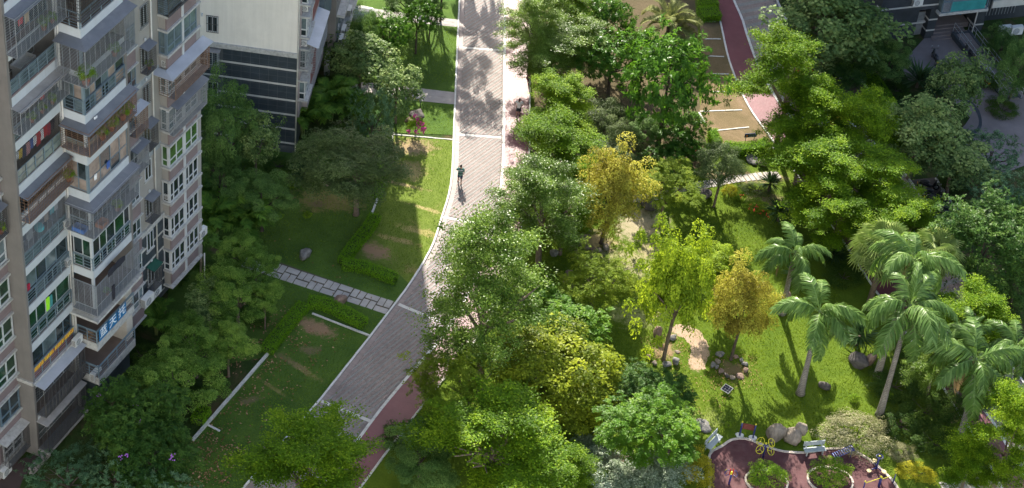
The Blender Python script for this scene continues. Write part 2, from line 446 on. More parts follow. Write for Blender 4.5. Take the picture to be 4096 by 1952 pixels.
# herringbone bricks
def brickmat(name):
    m, nt, b = _newmat(name)
    a = _n(nt, 'ShaderNodeAttribute', attribute_name='lv').outputs['Fac']
    P = geo_pos(nt)
    c = ramp(nt, a, [(0.0, (0.26, 0.215, 0.205)), (0.3, (0.30, 0.245, 0.235)), (0.56, (0.335, 0.27, 0.26)), (0.62, (0.262, 0.268, 0.262)), (1.0, (0.305, 0.31, 0.303))])
    st = ramp(nt, noise(nt, 0.28, 6, 0.65, P, 0.5), [(0.28, (0.70, 0.69, 0.69)), (0.45, (0.95, 0.94, 0.93)), (0.66, (1.1, 1.09, 1.07))])
    c = mixc(nt, 1.0, c, st, 'MULTIPLY')
    nt.links.new(c, b.inputs['Base Color']); b.inputs['Roughness'].default_value = 0.6
    b.inputs['Specular IOR Level'].default_value = 0.36
    return m
M_brick = brickmat('herringbone_brick')
def herring(poly, ang, u, parent, name, greyfn, clip, n_obj=300):
    xs = [p[0] for p in poly]; ys = [p[1] for p in poly]
    cx, cy = (min(xs) + max(xs)) / 2, (min(ys) + max(ys)) / 2
    R = math.hypot(max(xs) - min(xs), max(ys) - min(ys)) / 2
    n = int(R / u) + 2
    I, J = np.meshgrid(np.arange(-n, n), np.arange(-n, n), indexing='ij')
    I = I.ravel(); J = J.ravel(); k = (I - J) % 4
    selH = k == 0; selV = k == 3
    ca, sa = math.cos(ang), math.sin(ang)
    cen = []; half = []; row = []
    i, j = I[selH], J[selH]; cen.append(np.stack([i + 1.0, j + 0.5], 1)); half.append(np.tile([1.0, 0.5], (len(i), 1))); row.append(2 * ((i - j) // 4))
    i, j = I[selV], J[selV]; cen.append(np.stack([i + 0.5, j + 1.0], 1)); half.append(np.tile([0.5, 1.0], (len(i), 1))); row.append(2 * ((i - j - 3) // 4) + 1)
    cen = np.concatenate(cen) * u; half = np.concatenate(half) * u; row = np.concatenate(row)
    wx = cx + cen[:, 0] * ca - cen[:, 1] * sa; wy = cy + cen[:, 0] * sa + cen[:, 1] * ca
    ok = inside(np.stack([wx, wy], 1), poly) & clip(wx, wy)
    cen, half, row, wx, wy = cen[ok], half[ok], row[ok], wx[ok], wy[ok]
    g = greyfn(row)
    val = np.where(g, rng.uniform(0.62, 1.0, len(row)), rng.uniform(0.0, 0.56, len(row)))
    h = half - 0.0022
    z = 0.022 + rng.uniform(-0.0008, 0.0008, len(wx))
    order = np.argsort(wy)
    # the nearest ones that show are objects of their own
    vis = [t for t in order if 1250 < proj((wx[t], wy[t], 0))[1] < 1690][:n_obj]
    vs = set(vis)
    bricks = {}
    for t in vis:
        key = (half[t][0] > half[t][1], int(min(val[t], 0.999) * 10))
        if key not in bricks:
            hx, hy = h[t]
            me = MB().box(-hx, hx, -hy, hy, -0.015, 0).mesh('brick'); me.materials.append(M_brick)
            a = me.attributes.new('lv', 'FLOAT', 'FACE'); a.data.foreach_set('value', np.full(len(me.polygons), val[t], dtype=np.float32))
            bricks[key] = me
        link('brick', bricks[key], None, parent, (wx[t], wy[t], z[t]), (0, 0, ang))
    rest = np.array([t for t in range(len(wx)) if t not in vs])
    c, h, z, val, X0, Y0 = cen[rest], h[rest], z[rest], val[rest], wx[rest], wy[rest]
    corners = np.array([[-1, -1], [1, -1], [1, 1], [-1, 1]])
    lx = corners[None, :, 0] * h[:, None, 0]; ly = corners[None, :, 1] * h[:, None, 1]
    gx = X0[:, None] + lx * ca - ly * sa; gy = Y0[:, None] + lx * sa + ly * ca
    top = np.stack([gx, gy, np.repeat(z[:, None], 4, 1)], 2); bot = top.copy(); bot[:, :, 2] -= 0.012
    V = np.concatenate([top, bot], 1).reshape(-1, 3)
    b0 = np.arange(len(rest)) * 8
    F = np.concatenate([np.stack([b0 + a for a in f], 1) for f in ((0, 1, 2, 3), (4, 5, 1, 0), (5, 6, 2, 1), (6, 7, 3, 2), (7, 4, 0, 3))])
    me = mesh_np(name, V, F, np.tile(val, 5)); me.materials.append(M_brick)
    o = link(name, me, None, parent); o['kind'] = 'stuff'
def band_clear(wx, wy):
    ok = np.ones(len(wx), bool)
    for a, b in BANDS:
        A = px(*a); B = px(*b); d = (B - A).normalized()
        dist = np.abs((wx - A.x) * -d.y + (wy - A.y) * d.x)
        al = (wx - A.x) * d.x + (wy - A.y) * d.y
        ok &= ~((dist < 0.2) & (al > -1) & (al < (B - A).length + 1))
    return ok
herring(offset(KERB_L, 0.42) + offset(LINE_W, -0.2)[::-1], math.radians(11), 0.09, road, 'brickwork', lambda r: r % 3 == 1, band_clear)
# soldier course along the kerb
sold = MB()
for a in resample(offset(KERB_L, 0.22), 0.1):
    pass
pts = resample(offset(KERB_L, 0.23), 0.095)
V = []; F = []; val = []
for a, b in zip(pts, pts[1:]):
    d = (b - a).normalized(); nrm = Vector((-d.y, d.x, 0)); c = (a + b) / 2
    b0 = len(V)
    for sx, sy in ((-1, -1), (1, -1), (1, 1), (-1, 1)):
        p = c + d * sx * 0.043 + nrm * sy * 0.17; V.append((p.x, p.y, 0.024))
    F.append((b0, b0 + 1, b0 + 2, b0 + 3)); val.append(random.uniform(0.0, 0.4))
me = mesh_np('edge_course', V, F, val); me.materials.append(M_brick); o = link('edge_course', me, None, road); o['kind'] = 'stuff'

# kerbs: single stones
def kerb(name, line, w, h, z, step, m):
    k = empty(name, line[0]); k['kind'] = 'structure'
    first = None; pts = resample(line, step)
    g = 0.01
    first = MB().box(-step / 2 + g, step / 2 - g, -w / 2, w / 2, -0.2, h).mesh('kerb_stone'); first.materials.append(m)
    for a, b in zip(pts, pts[1:]):
        c = (a + b) / 2; d = b - a
        link('kerb_stone', first, None, k, (c.x - line[0].x, c.y - line[0].y, z + random.uniform(-0.012, 0.008)), (random.uniform(-.02, .02), 0, math.atan2(d.y, d.x) + random.uniform(-0.012, 0.012)), (d.length / step, 1, 1))
    return k
kerb('road_kerb', offset(KERB_L, -0.05), 0.13, 0.10, 0.0, 1.0, M_white)
kerb('track_kerb', EDGE_T, 0.12, 0.10, 0.0, 1.0, M_conc)

# left lawns
LAWN_EDGE = pl([(1572, 535), (1560, 600), (1545, 700), (1520, 770), (1487, 858), (1440, 970), (1395, 1050)])
sheet('parking_lawn', [px(1572, 535), px(1816, 560)] + [p for p in KERB_L if 560 < proj(p)[1] < 1140] + [px(1640, 1140), px(1600, 1100), px(1380, 1060)] + LAWN_EDGE[::-1], 0.006, M_lawn_bay)
kerb('lawn_edging', LAWN_EDGE, 0.15, 0.14, 0.0, 1.2, M_conc)
E2A, E2B, E2C = px(1222, 1245), px(760, 1775), px(1480, 1345)
kerb('lawn_edging', [E2A, E2B], 0.2, 0.14, 0.0, 1.2, M_conc)
kerb('lawn_edging', [E2C, E2A], 0.12, 0.10, 0.0, 0.9, M_conc)
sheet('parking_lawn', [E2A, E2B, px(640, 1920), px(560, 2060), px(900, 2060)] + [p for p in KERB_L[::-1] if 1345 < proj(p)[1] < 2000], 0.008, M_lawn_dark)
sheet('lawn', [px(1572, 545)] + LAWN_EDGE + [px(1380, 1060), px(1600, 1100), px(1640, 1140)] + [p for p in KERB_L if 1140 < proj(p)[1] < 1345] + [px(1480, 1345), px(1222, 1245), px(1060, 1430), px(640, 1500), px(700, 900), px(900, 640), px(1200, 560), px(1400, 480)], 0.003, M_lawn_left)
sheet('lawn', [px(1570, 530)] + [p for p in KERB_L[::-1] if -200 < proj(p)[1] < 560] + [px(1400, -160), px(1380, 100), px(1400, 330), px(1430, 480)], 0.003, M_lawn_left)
kerb('bay_divider', [px(1568, 538), px(1820, 560)], 0.1, 0.05, 0.0, 0.8, M_conc)
kerb('bay_divider', [px(830, 1700), px(885, 1728)], 0.14, 0.06, 0.0, 1.0, M_white)
kerb('bay_divider', [px(940, 1755), px(985, 1775)], 0.1, 0.05, 0.0, 1.0, M_conc)
# cross paths on the left
def strip_path(name, poly, m, z): return sheet(name, [px(*p) for p in poly], z, m)
pathA = strip_path('path', [(1380, 325), (1500, 333), (1625, 347), (1821, 370), (1819, 418), (1640, 400), (1380, 370)], M_pink, 0.014)
pathB = strip_path('path', [(1450, 28), (1640, 62), (1830, 78), (1827, 108), (1630, 88), (1440, 58)], M_path, 0.014)
for P_, a, b, w in ((pathB, (1455, 42), (1826, 92), 0.9), (pathA, (1400, 350), (1818, 393), 1.25)):
    A = px(*a); B = px(*b); d = (B - A).normalized(); nn = Vector((-d.y, d.x, 0)); L = (B - A).length; s_ = 0.0
    while s_ < L - 0.9:
        l = random.choice((0.8, 1.2, 1.6)) if P_ is pathB else 1.9
        for sgn in (-1, 1):
            c = A + d * (s_ + l / 2) + nn * sgn * w * 0.26
            MB().box(-l / 2 + .02, l / 2 - .02, -w * .24, w * .24, -0.02, 0.0).build('paving_slab', M_path if P_ is pathB else M_pink, P_, loc=(c.x, c.y, 0.022 + random.uniform(-.003, .003)), rot=(0, 0, math.atan2(d.y, d.x)))
        s_ += l
# the stone slab path across the lawn (pinwheel of slabs)
slabpath = strip_path('slab_path', [(1105, 1045), (1350, 1130), (1600, 1218), (1555, 1255), (1330, 1178), (1075, 1095), (1000, 1060), (1020, 1015)], mat('path_soil', (0.10, 0.085, 0.06), 0.95), 0.010)
M_slab = mat('grey_stone_slab', (0.44, 0.41, 0.385), 0.85, 0.16, 1.3, dirt=0.3, dirtc=(0.25, 0.21, 0.17), bmp=0.2)
def slab(x0, x1, y0, y1, A, ang, z, parent, name='stone_slab'):
    sx, sy = (x1 - x0) / 2 - 0.03, (y1 - y0) / 2 - 0.03
    j = lambda: random.uniform(-0.015, 0.015)
    poly = [(-sx + j(), -sy + j()), (sx + j(), -sy + j()), (sx + j(), sy + j()), (-sx + j(), sy + j())]
    c = Vector(((x0 + x1) / 2, (y0 + y1) / 2, 0)); c.rotate(Matrix.Rotation(ang, 3, 'Z'))
    MB().prism(poly, -0.05, 0.0).build(name, M_slab, parent, loc=(A.x + c.x, A.y + c.y, z + random.uniform(-.006, .006)), rot=(0, 0, ang + random.uniform(-.02, .02)))
A = px(1060, 1068); B = px(1585, 1240); ang = math.atan2(B.y - A.y, B.x - A.x); L = (B - A).length
u_ = 0.50
x = -1.6; k = 0
while x < L - 0.7:
    # two uprights then one lying slab, alternating rows
    if k % 2 == 0:
        for i in (0, 1): slab(x + i * u_, x + (i + 1) * u_, -0.1, 0.74, A, ang, 0.03, slabpath)
        slab(x, x + 2 * u_, -0.74, -0.16, A, ang, 0.03, slabpath)
    else:
        for i in (0, 1): slab(x + i * u_, x + (i + 1) * u_, -0.74, 0.12, A, ang, 0.03, slabpath)
        slab(x, x + 2 * u_, 0.18, 0.74, A, ang, 0.03, slabpath)
    x += 2 * u_ + 0.02; k += 1

# ------------------------------------------------ right side: second road, bays, park lawn
OK_ = pl([(2815, -200), (2840, -40), (2880, 86), (2919, 251), (2990, 420), (3096, 571), (3230, 760), (3340, 920), (3440, 1070), (3560, 1250), (3700, 1440), (3837, 1656), (3895, 1746), (4010, 1960), (4080, 2100)])
WL_ = pl([(2880, -200), (2920, -40), (2968, 74), (2991, 148), (3045, 290), (3130, 430), (3230, 540), (3360, 660), (3500, 790), (3610, 930), (3700, 1100), (3790, 1320), (3903, 1585), (3984, 1706), (4054, 1831), (4140, 1980), (4220, 2100)])
RK_ = pl([(3060, -200), (3104, -10), (3156, 103), (3185, 200), (3230, 310), (3340, 440), (3480, 560), (3620, 700), (3740, 880), (3850, 1090), (3960, 1310), (4044, 1459), (4110, 1560), (4230, 1760), (4330, 1960)])
road2 = sheet('road', WL_ + RK_[::-1], 0.012, M_bed)
sheet('running_track', OK_ + WL_[::-1], 0.012, M_track)
white_blocks(WL_, 0.2, 0.03, road2, 1.0, 'line_block', M_white)
kerb('track_kerb', OK_, 0.13, 0.10, 0.0, 1.0, M_white)
kerb('road_kerb', RK_, 0.15, 0.12, 0.0, 1.0, M_conc)
herring(offset(WL_, 0.15) + offset(RK_, -0.15)[::-1], math.radians(-15), 0.1, road2, 'brickwork', lambda r: (r % 7 < 3), lambda x, y: np.ones(len(x), bool), 0)
PARK = [p for p in EDGE_T if -250 < proj(p)[1] < 1990]
sheet('park_lawn', [p + Vector((0.06, 0, 0)) for p in PARK] + [px(2000, 2080), px(4080, 2080)] + [p for p in OK_[::-1] if proj(p)[1] < 1990] + [px(2740, -220)], 0.004, M_lawn_park)
# dry parking bays beside the second road
BAY_L = [(2790, 40), (2800, 90), (2805, 200), (2815, 300), (2810, 380), (2795, 450), (2805, 520), (2845, 580)]
bays = sheet('parking_bays', [px(*p) for p in BAY_L] + [px(3080, 585)] + [p for p in OK_[::-1] if 60 < proj(p)[1] < 570], 0.009, M_hay)
for (a, b) in (((2800, 88), (2882, 86)), ((2818, 156), (2895, 157)), ((2830, 225), (2912, 228)), ((2850, 296), (2930, 298)), ((2838, 369), (2965, 366)), ((2800, 446), (2985, 440)), ((2865, 523), (3010, 508))):
    kerb('bay_divider', [px(*a), px(*b)], 0.11, 0.05, 0.0, 0.7, M_conc)
kerb('bay_edging', [px(2795, 450), px(2825, 505)], 0.14, 0.07, 0.0, 0.7, M_white)
kerb('bay_edging', [px(2838, 528), px(2880, 590)], 0.14, 0.07, 0.0, 0.6, M_white)
kerb('bay_edging', [px(3075, 600), px(3112, 592), px(3095, 570)], 0.14, 0.1, 0.0, 0.5, M_white)
sheet('dry_bay', [px(3340, 310), px(3440, 320), px(3540, 445), px(3400, 470)], 0.012, mat('dark_dry_soil', (0.13, 0.095, 0.075), 0.95, 0.3, 1.5))
kerb('lawn_edging', [px(3300, 316), px(3438, 314), px(3540, 450)], 0.13, 0.1, 0.0, 0.8, M_conc)
# stepping stones near the bays
steps = empty('stepping_stones', px(2900, 740)); steps['kind'] = 'structure'
SP = pl([(2500, 795), (2600, 790), (2780, 745), (2860, 733), (2910, 722), (2960, 714), (3010, 709), (3060, 703), (3130, 700)], 6)
for a, b in zip(resample(SP, 0.42), resample(SP, 0.42)[1:]):
    d = b - a; c = (a + b) / 2 - px(2900, 740)
    MB().box(-0.17, 0.17, -0.42, 0.42, -0.05, 0.04).build('stepping_stone', M_slab, steps, loc=c, rot=(0, 0, math.atan2(d.y, d.x) + random.uniform(-.06, .06) + .15))
# bottom-right steps path
steps2 = empty('stepping_stones', px(3850, 1940)); steps2['kind'] = 'structure'
for i in range(9):
    c = px(3770 + i * 17, 1945 - i * 1.2) - px(3850, 1940)
    MB().box(-0.12, 0.12, -0.35, 0.35, -0.05, 0.04).build('stepping_stone', M_slab, steps2, loc=c, rot=(0, 0, .35))
sheet('sandy_path', [px(3880, 1930), px(3930, 1890), px(3990, 1880), px(4020, 1920), px(4060, 1990), px(3900, 1990)], 0.009, mat('sand_path', (0.5, 0.42, 0.34), 0.95))
# playground floor
M_rubber = mat('worn_red_rubber_floor', (0.10, 0.042, 0.045), 0.8, 0.25, 0.9, spec=0.2, dirt=0.4, dirtc=(0.17, 0.11, 0.11))
M_kerbp = mat('pinkish_kerb', (0.58, 0.50, 0.43), 0.85, 0.12, 3)
PG = pl([(2838, 1960), (2838, 1880), (2840, 1815), (2890, 1785), (2925, 1761), (2985, 1757), (3060, 1785), (3130, 1807), (3225, 1812), (3300, 1798), (3390, 1798), (3470, 1835), (3530, 1885), (3575, 1930), (3610, 1990)], 6)
pg = sheet('playground_floor', PG + [px(3620, 2090), px(2838, 2090)], 0.02, M_rubber)
kerb('playground_kerb', [p for p in PG if proj(p)[1] < 1990], 0.16, 0.09, 0.0, 0.45, M_kerbp)
# curved low wall at the sandy pit
PIT = pl([(2350, 1850), (2420, 1848), (2470, 1862), (2500, 1885), (2520, 1915)], 6)
kerb('pit_kerb', PIT, 0.28, 0.22, 0.0, 0.5, M_kerbp)
# entrance paving top right
M_plaza = mat('brown_plaza_paving', (0.20, 0.17, 0.165), 0.8, 0.15, 0.8, dirt=0.2)
M_dstone = mat('dark_granite_border', (0.055, 0.065, 0.075), 0.6, 0.15, 2)
sheet('plaza', [px(3600, 260), px(3700, 150), px(3880, 130), px(4130, 420), px(4260, 600), px(4000, 700), px(3800, 560), px(3860, 500), px(3880, 470), px(3700, 300), px(3640, 330)], 0.012, M_plaza)
sheet('plaza_border', pl([(3880, 400), (3915, 440), (3928, 490), (3915, 525), (3870, 545), (3800, 550)], 5) + pl([(3800, 540), (3865, 535), (3905, 515), (3915, 485), (3902, 445), (3868, 408)], 5), 0.02, M_dstone)
sheet('side_terrace', [px(-60, 1960), px(40, 1850), px(135, 1820), px(160, 1835), px(90, 1920), px(60, 2000)], 0.012, mat('brown_terrace', (0.08, 0.055, 0.05), 0.85, 0.15, 1))

def ragged(poly, amp, n=6, seed=3):
    r = random.Random(seed); out = []
    for a, b in zip(poly, poly[1:] + poly[:1]):
        A, B = px(*a), px(*b)
        for k in range(n):
            p = A.lerp(B, k / n); out.append(p + Vector((r.uniform(-amp, amp), r.uniform(-amp, amp), 0)))
    return out
M_earth = groundmat('bare_shaded_earth', (0.10, 0.085, 0.045), (0.15, 0.115, 0.07), (0.20, 0.145, 0.09), 0.5)
sheet('bare_earth', ragged([(2135, -200), (2740, -220), (2785, 40), (2800, 460), (2840, 640), (2760, 690), (2560, 700), (2420, 650), (2180, 640), (2132, 560)], .12), 0.0075, M_earth)
M_sandp = groundmat('pinkish_sand', (0.42, 0.30, 0.21), (0.5, 0.37, 0.27), (0.34, 0.24, 0.16), 0.35)
sheet('sand_path', ragged([(2680, 1322), (2700, 1298), (2745, 1300), (2795, 1322), (2832, 1368), (2836, 1425), (2820, 1478), (2780, 1478), (2752, 1445), (2768, 1400), (2748, 1362), (2712, 1342)], .09, 6, 5), 0.0085, M_sandp)
sheet('sand_pit', ragged([(2350, 1840), (2420, 1780), (2500, 1790), (2560, 1830), (2600, 1880), (2540, 1940), (2510, 1890), (2460, 1855)], .1, 5, 6), 0.0085, M_sandp)
# ---------------------------------------------------------------- buildings
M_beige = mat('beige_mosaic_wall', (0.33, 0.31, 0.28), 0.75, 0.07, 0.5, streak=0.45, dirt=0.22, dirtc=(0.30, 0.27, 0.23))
M_col = mat('grey_brown_ribbed_wall', (0.20, 0.183, 0.166), 0.8, 0.1, 0.8, dirt=0.15, streak=0.35)
M_fascia = mat('pale_grey_tile_band', (0.52, 0.55, 0.565), 0.6, 0.05, 0.9, streak=0.3, dirt=0.12, dirtc=(0.4, 0.38, 0.35))
M_pinkp = mat('mauve_brick_panel', (0.225, 0.17, 0.165), 0.8, 0.12, 1.2, dirt=0.15)
M_redp = mat('red_brown_tile', (0.22, 0.085, 0.075), 0.8, 0.12, 1.2)
M_ledge = mat('weathered_white_ledge', (0.48, 0.47, 0.44), 0.85, 0.12, 2.5, dirt=0.65, dirtc=(0.16, 0.145, 0.13))
M_tile = mat('dark_slate_tile', (0.04, 0.052, 0.062), 0.45, 0.22, 1.4, spec=0.4)
M_tileb = mat('dark_tile_joint', (0.10, 0.11, 0.115), 0.7, 0.1, 1.4)
M_bandw = mat('pale_wall_band', (0.52, 0.50, 0.46), 0.7, 0.08, 1.5, dirt=0.1)
M_pipe = mat('white_drain_pipe', (0.68, 0.65, 0.60), 0.5, 0.08, 1.5, dirt=0.2)
M_awn = mat('grey_metal_awning', (0.165, 0.175, 0.195), 0.55, 0.12, 1.0, spec=0.4, dirt=0.2, dirtc=(0.4, 0.38, 0.36))
M_awnc = mat('stained_concrete_awning', (0.33, 0.31, 0.29), 0.85, 0.15, 1.2, dirt=0.45, dirtc=(0.2, 0.18, 0.16))
M_awns = mat('silver_sheet_awning', (0.42, 0.44, 0.48), 0.4, 0.12, 1.0, spec=0.6)
M_bars = mat('dark_steel_bars', (0.085, 0.08, 0.075), 0.5, 0.2, 2.0)
M_barss = mat('stainless_bars', (0.33, 0.345, 0.36), 0.3, 0.12, 2.0, spec=0.6, metal=0.35)
M_barsr = mat('rusty_bars', (0.22, 0.135, 0.09), 0.7, 0.3, 3.0)
M_rail = mat('blue_grey_rail', (0.16, 0.215, 0.245), 0.45, 0.1, 1.5, spec=0.4)
M_fw = mat('white_window_frame', (0.52, 0.53, 0.53), 0.5, 0.06, 1.5, dirt=0.12)
M_fb = mat('slate_window_frame', (0.13, 0.18, 0.215), 0.45, 0.1, 1.5)
M_fg = mat('pale_grey_window_frame', (0.45, 0.47, 0.47), 0.45, 0.1, 1.5)
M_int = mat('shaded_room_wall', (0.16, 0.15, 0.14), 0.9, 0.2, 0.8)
M_floorb = mat('brown_balcony_floor', (0.17, 0.125, 0.10), 0.8, 0.15, 1.2)
GL_d = glassmat('dark_window_glass', (0.035, 0.05, 0.055))
GL_g = glassmat('green_window_glass', (0.02, 0.075, 0.035))
GL_gl = glassmat('bright_green_window_glass', (0.07, 0.17, 0.04), 0.15)
GL_b = glassmat('pale_blue_glass', (0.16, 0.21, 0.22))
GL_t = glassmat('tan_painted_glass', (0.42, 0.33, 0.27), 0.2)  # tan reflection put into the base colour
GL_p = glassmat('pale_green_balustrade_glass', (0.26, 0.31, 0.27), 0.12)  # pale reflection put into the base colour

def framed(parent, s0, s1, z0, z1, t, cols, rows, fm, gm, w=0.06, d=0.07, axis='s', name='window'):
    """a window: frame with mullions, its panes as children. cols/rows = fractions of splits. axis 's' lies along the facade, 't' across it"""
    fr = MB()
    cs = [0.0] + list(cols) + [1.0]; rs = [0.0] + list(rows) + [1.0]
    def bx(mb, a0, a1, b0, b1, dd):
        if axis == 's': mb.box(a0, a1, -t - dd / 2, -t + dd / 2, b0, b1)
        else: mb.box(t - dd / 2, t + dd / 2, -a1, -a0, b0, b1)
    for c in cs:
        x = s0 + (s1 - s0) * c; x = min(max(x, s0 + w / 2), s1 - w / 2)
        bx(fr, x - w / 2, x + w / 2, z0, z1, d)
    for r_ in rs:
        z = z0 + (z1 - z0) * r_; z = min(max(z, z0 + w / 2), z1 - w / 2)
        bx(fr, s0 + w / 2, s1 - w / 2, z - w / 2, z + w / 2, d * 0.9)
    o = fr.build(name, fm, parent)
    for i in range(len(cs) - 1):
        for j in range(len(rs) - 1):
            p = MB()
            bx(p, s0 + (s1 - s0) * cs[i] + w * .3, s0 + (s1 - s0) * cs[i + 1] - w * .3, z0 + (z1 - z0) * rs[j] + w * .3, z0 + (z1 - z0) * rs[j + 1] - w * .3, 0.015)
            p.build('pane', gm if not isinstance(gm, (list, tuple)) else gm[(i + j) % len(gm)], o)
    return o
def Lb(mb, s0, s1, t0, t1, z0, z1): return mb.box(s0, s1, -t1, -t0, z0, z1)
def part(name, m, parent, boxes):
    mb = MB()
    for b in boxes: Lb(mb, *b)
    return mb.build(name, m, parent)
def bars_face(mb, a0, a1, z0, z1, fix, dh, dv, axis, th=0.016, tv=0.014):
    """grid of bars in a plane. axis 's': plane t=fix ; 't': plane s=fix (a = t range)"""
    def pt(a, z): return (a, -fix, z) if axis == 's' else (fix, -a, z)
    n = max(1, int(round((z1 - z0) / dh)))
    for i in range(n + 1):
        z = z0 + (z1 - z0) * i / n
        mb.bar(pt(a0, z), pt(a1, z), th)
    n = max(1, int(round((a1 - a0) / dv)))
    for i in range(n + 1):
        a = a0 + (a1 - a0) * i / n
        mb.bar(pt(a, z0), pt(a, z1), tv)
def cage(parent, s0, s1, t0, t1, z0, z1, m, dh=0.11, dv=0.42, sides='lr', name='window_cage', bottom=True, m2=None, th=0.02):
    mb = MB()
    bars_face(mb, s0, s1, z0, z1, t1, dh, dv, 's', th, 0.018)
    if 'l' in sides: bars_face(mb, t0, t1, z0, z1, s0, dh, 0.3, 't', th, 0.018)
    if 'r' in sides: bars_face(mb, t0, t1, z0, z1, s1, dh, 0.3, 't', th, 0.018)
    for (a, b) in (((s0, -t1), (s1, -t1)),):
        for z in (z0, z1): mb.bar((a[0], a[1], z), (b[0], b[1], z), 0.035)
    for s_ in (s0, s1):
        mb.bar((s_, -t1, z0), (s_, -t1, z1), 0.035)
        for z in (z0, z1): mb.bar((s_, -t0, z), (s_, -t1, z), 0.03)
    o = mb.build(name, m, parent)
    if bottom:
        Lb(MB(), s0, s1, t0, t1 - .02, z0 + .01, z0 + .03).build('cage_tray', m2 or M_awn, o)
    return o
def awning(parent, s0, s1, t0, t1, z, m, drop=0.14, thick=0.03, left=None):
    mb = MB()
    a = [(s0, -t0, z), (s1, -t0, z), (s1, -t1, z - drop), (s0, -t1, z - drop)]
    mb.add(a + [(p[0], p[1], p[2] - thick) for p in a], [(3, 2, 1, 0), (4, 5, 6, 7), (0, 1, 5, 4), (1, 2, 6, 5), (2, 3, 7, 6), (3, 0, 4, 7)])
    if left:   # returns round the corner: left = (s_outer, t_start)
        so, ts = left
        b = [(so, -ts, z - drop), (so, -t1, z - drop), (s0, -t0, z), (s0, -ts, z)]
        b = [(so, -ts, z - drop), (s0 + .002, -ts, z), (s0 + .002, -t0, z), (so, -t1, z - drop)]
        mb.add(b + [(p[0], p[1], p[2] - thick) for p in b], [(3, 2, 1, 0), (4, 5, 6, 7), (0, 1, 5, 4), (1, 2, 6, 5), (2, 3, 7, 6), (3, 0, 4, 7)])
        c = [(so, -t1, z - drop), (s0 + .002, -t0, z), (s0, -t1, z - drop)]
        mb.add(c + [(p[0], p[1], p[2] - thick) for p in c], [(2, 1, 0), (3, 4, 5), (0, 1, 4, 3), (1, 2, 5, 4), (2, 0, 3, 5)])
    return mb.build('awning', m, parent)
def railing(parent, s0, s1, t, z0, z1, m=None, nb=4, dv=0.9, axis='s', glass=None):
    mb = MB()
    def pt(a, z): return (a, -t, z) if axis == 's' else (t, -a, z)
    mb.bar(pt(s0, z1), pt(s1, z1), 0.07, 0.05)
    for i in range(nb):
        z = z0 + (z1 - z0) * (i + 0.5) / nb
        mb.bar(pt(s0, z), pt(s1, z), 0.025)
    n = max(1, int(round((s1 - s0) / dv)))
    for i in range(n + 1):
        a = s0 + (s1 - s0) * i / n
        a = min(max(a, s0 + .02), s1 - .02)
        mb.bar(pt(a, z0), pt(a, z1), 0.045)
    o = mb.build('railing', m or M_rail, parent)
    if glass is not None:
        for i in range(n):
            a0 = s0 + (s1 - s0) * i / n + 0.03; a1 = s0 + (s1 - s0) * (i + 1) / n - 0.03
            p = MB()
            if axis == 's': p.box(a0, a1, -t + 0.04, -t + 0.052, z0 + .02, z1 - .05)
            else: p.box(t + 0.04, t + 0.052, -a1, -a0, z0 + .02, z1 - .05)
            p.build('glass_panel', glass, o)
    return o

T1 = Vector((-28.038, -26.0916, 0)); T1A = math.radians(70.38)
tower = empty('apartment_tower', T1, T1A)
tag(tower, 'grey-beige apartment tower with caged balconies filling the left edge', 'building')
def T1w(s, t, z):
    v = Vector((s, -t, z)); v.rotate(Matrix.Rotation(T1A, 3, 'Z')); return T1 + v
TOP = 42.0
# bodies of the wall
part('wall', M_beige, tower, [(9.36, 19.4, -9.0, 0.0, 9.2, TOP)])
part('lower_wall', M_tileb, tower, [(9.36, 19.38, -9.0, -0.012, 2.6, 9.2), (16.2, 19.2, -6, -1.2, 0.0, 2.6), (10.2, 13.0, -6, -1.0, 0, 2.6)])
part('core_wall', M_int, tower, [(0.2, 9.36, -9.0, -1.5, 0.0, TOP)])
part('side_wall', M_pinkp, tower, [(-9.0, -0.01, -9.0, -1.1, 0.0, TOP)])
part('corner_pier', M_col, tower, [(-0.01, 0.2, -1.5, 0.0, 0.0, TOP)])
part('bay_pier', M_col, tower, [(4.57, 4.85, -1.5, -0.2, 0.0, TOP), (9.15, 9.36, -1.5, 1.46, 9.4, TOP)])
part('pier_moulding', M_ledge, tower, [(-0.12, -0.012, -1.15, 0.1, 6.3, 6.55), (-0.12, 4.57, 0.002, 0.1, 6.3, 6.46)])
# drain pipes
for s_, t_ in ((4.66, -0.08), (4.79, 0.0)):
    MB().tube([(s_, -t_, 0.3), (s_, -t_, TOP)], 0.062, 8).build('drain_pipe', M_pipe, tower, True)
MB().tube([(14.2, -0.09, 2.7), (14.2, -0.09, TOP)], 0.055, 8).build('drain_pipe', M_pipe, tower, True)
MB().tube([(19.15, -.72, 0.1), (19.15, -.72, 2.9)], 0.05, 8).build('drain_pipe', M_pipe, tower, True)

# ---- left bay
FL = lambda k: 6.45 + 3.08 * k
S0, S1 = 0.2, 4.57
for k in range(-2, 11):
    F = FL(k)
    part('balcony_slab', M_fascia, tower, [(S0 - 0.0, S1, -1.5, 0.0, F - 0.62, F - 0.002)])
    if k < 10: part('balcony_floor', M_floorb, tower, [(S0 + .02, S1 - .02, -1.48, -0.06, F, F + 0.02)])
    if k < 9: framed(tower, S0 + 0.15, S1 - 0.15, F + 0.05, F + 2.3, -1.4, (0.25, 0.5, 0.75), (), M_fg, [GL_d, GL_b])
def lower(k): return FL(k)
def upper(k): return FL(k + 1) - 0.62
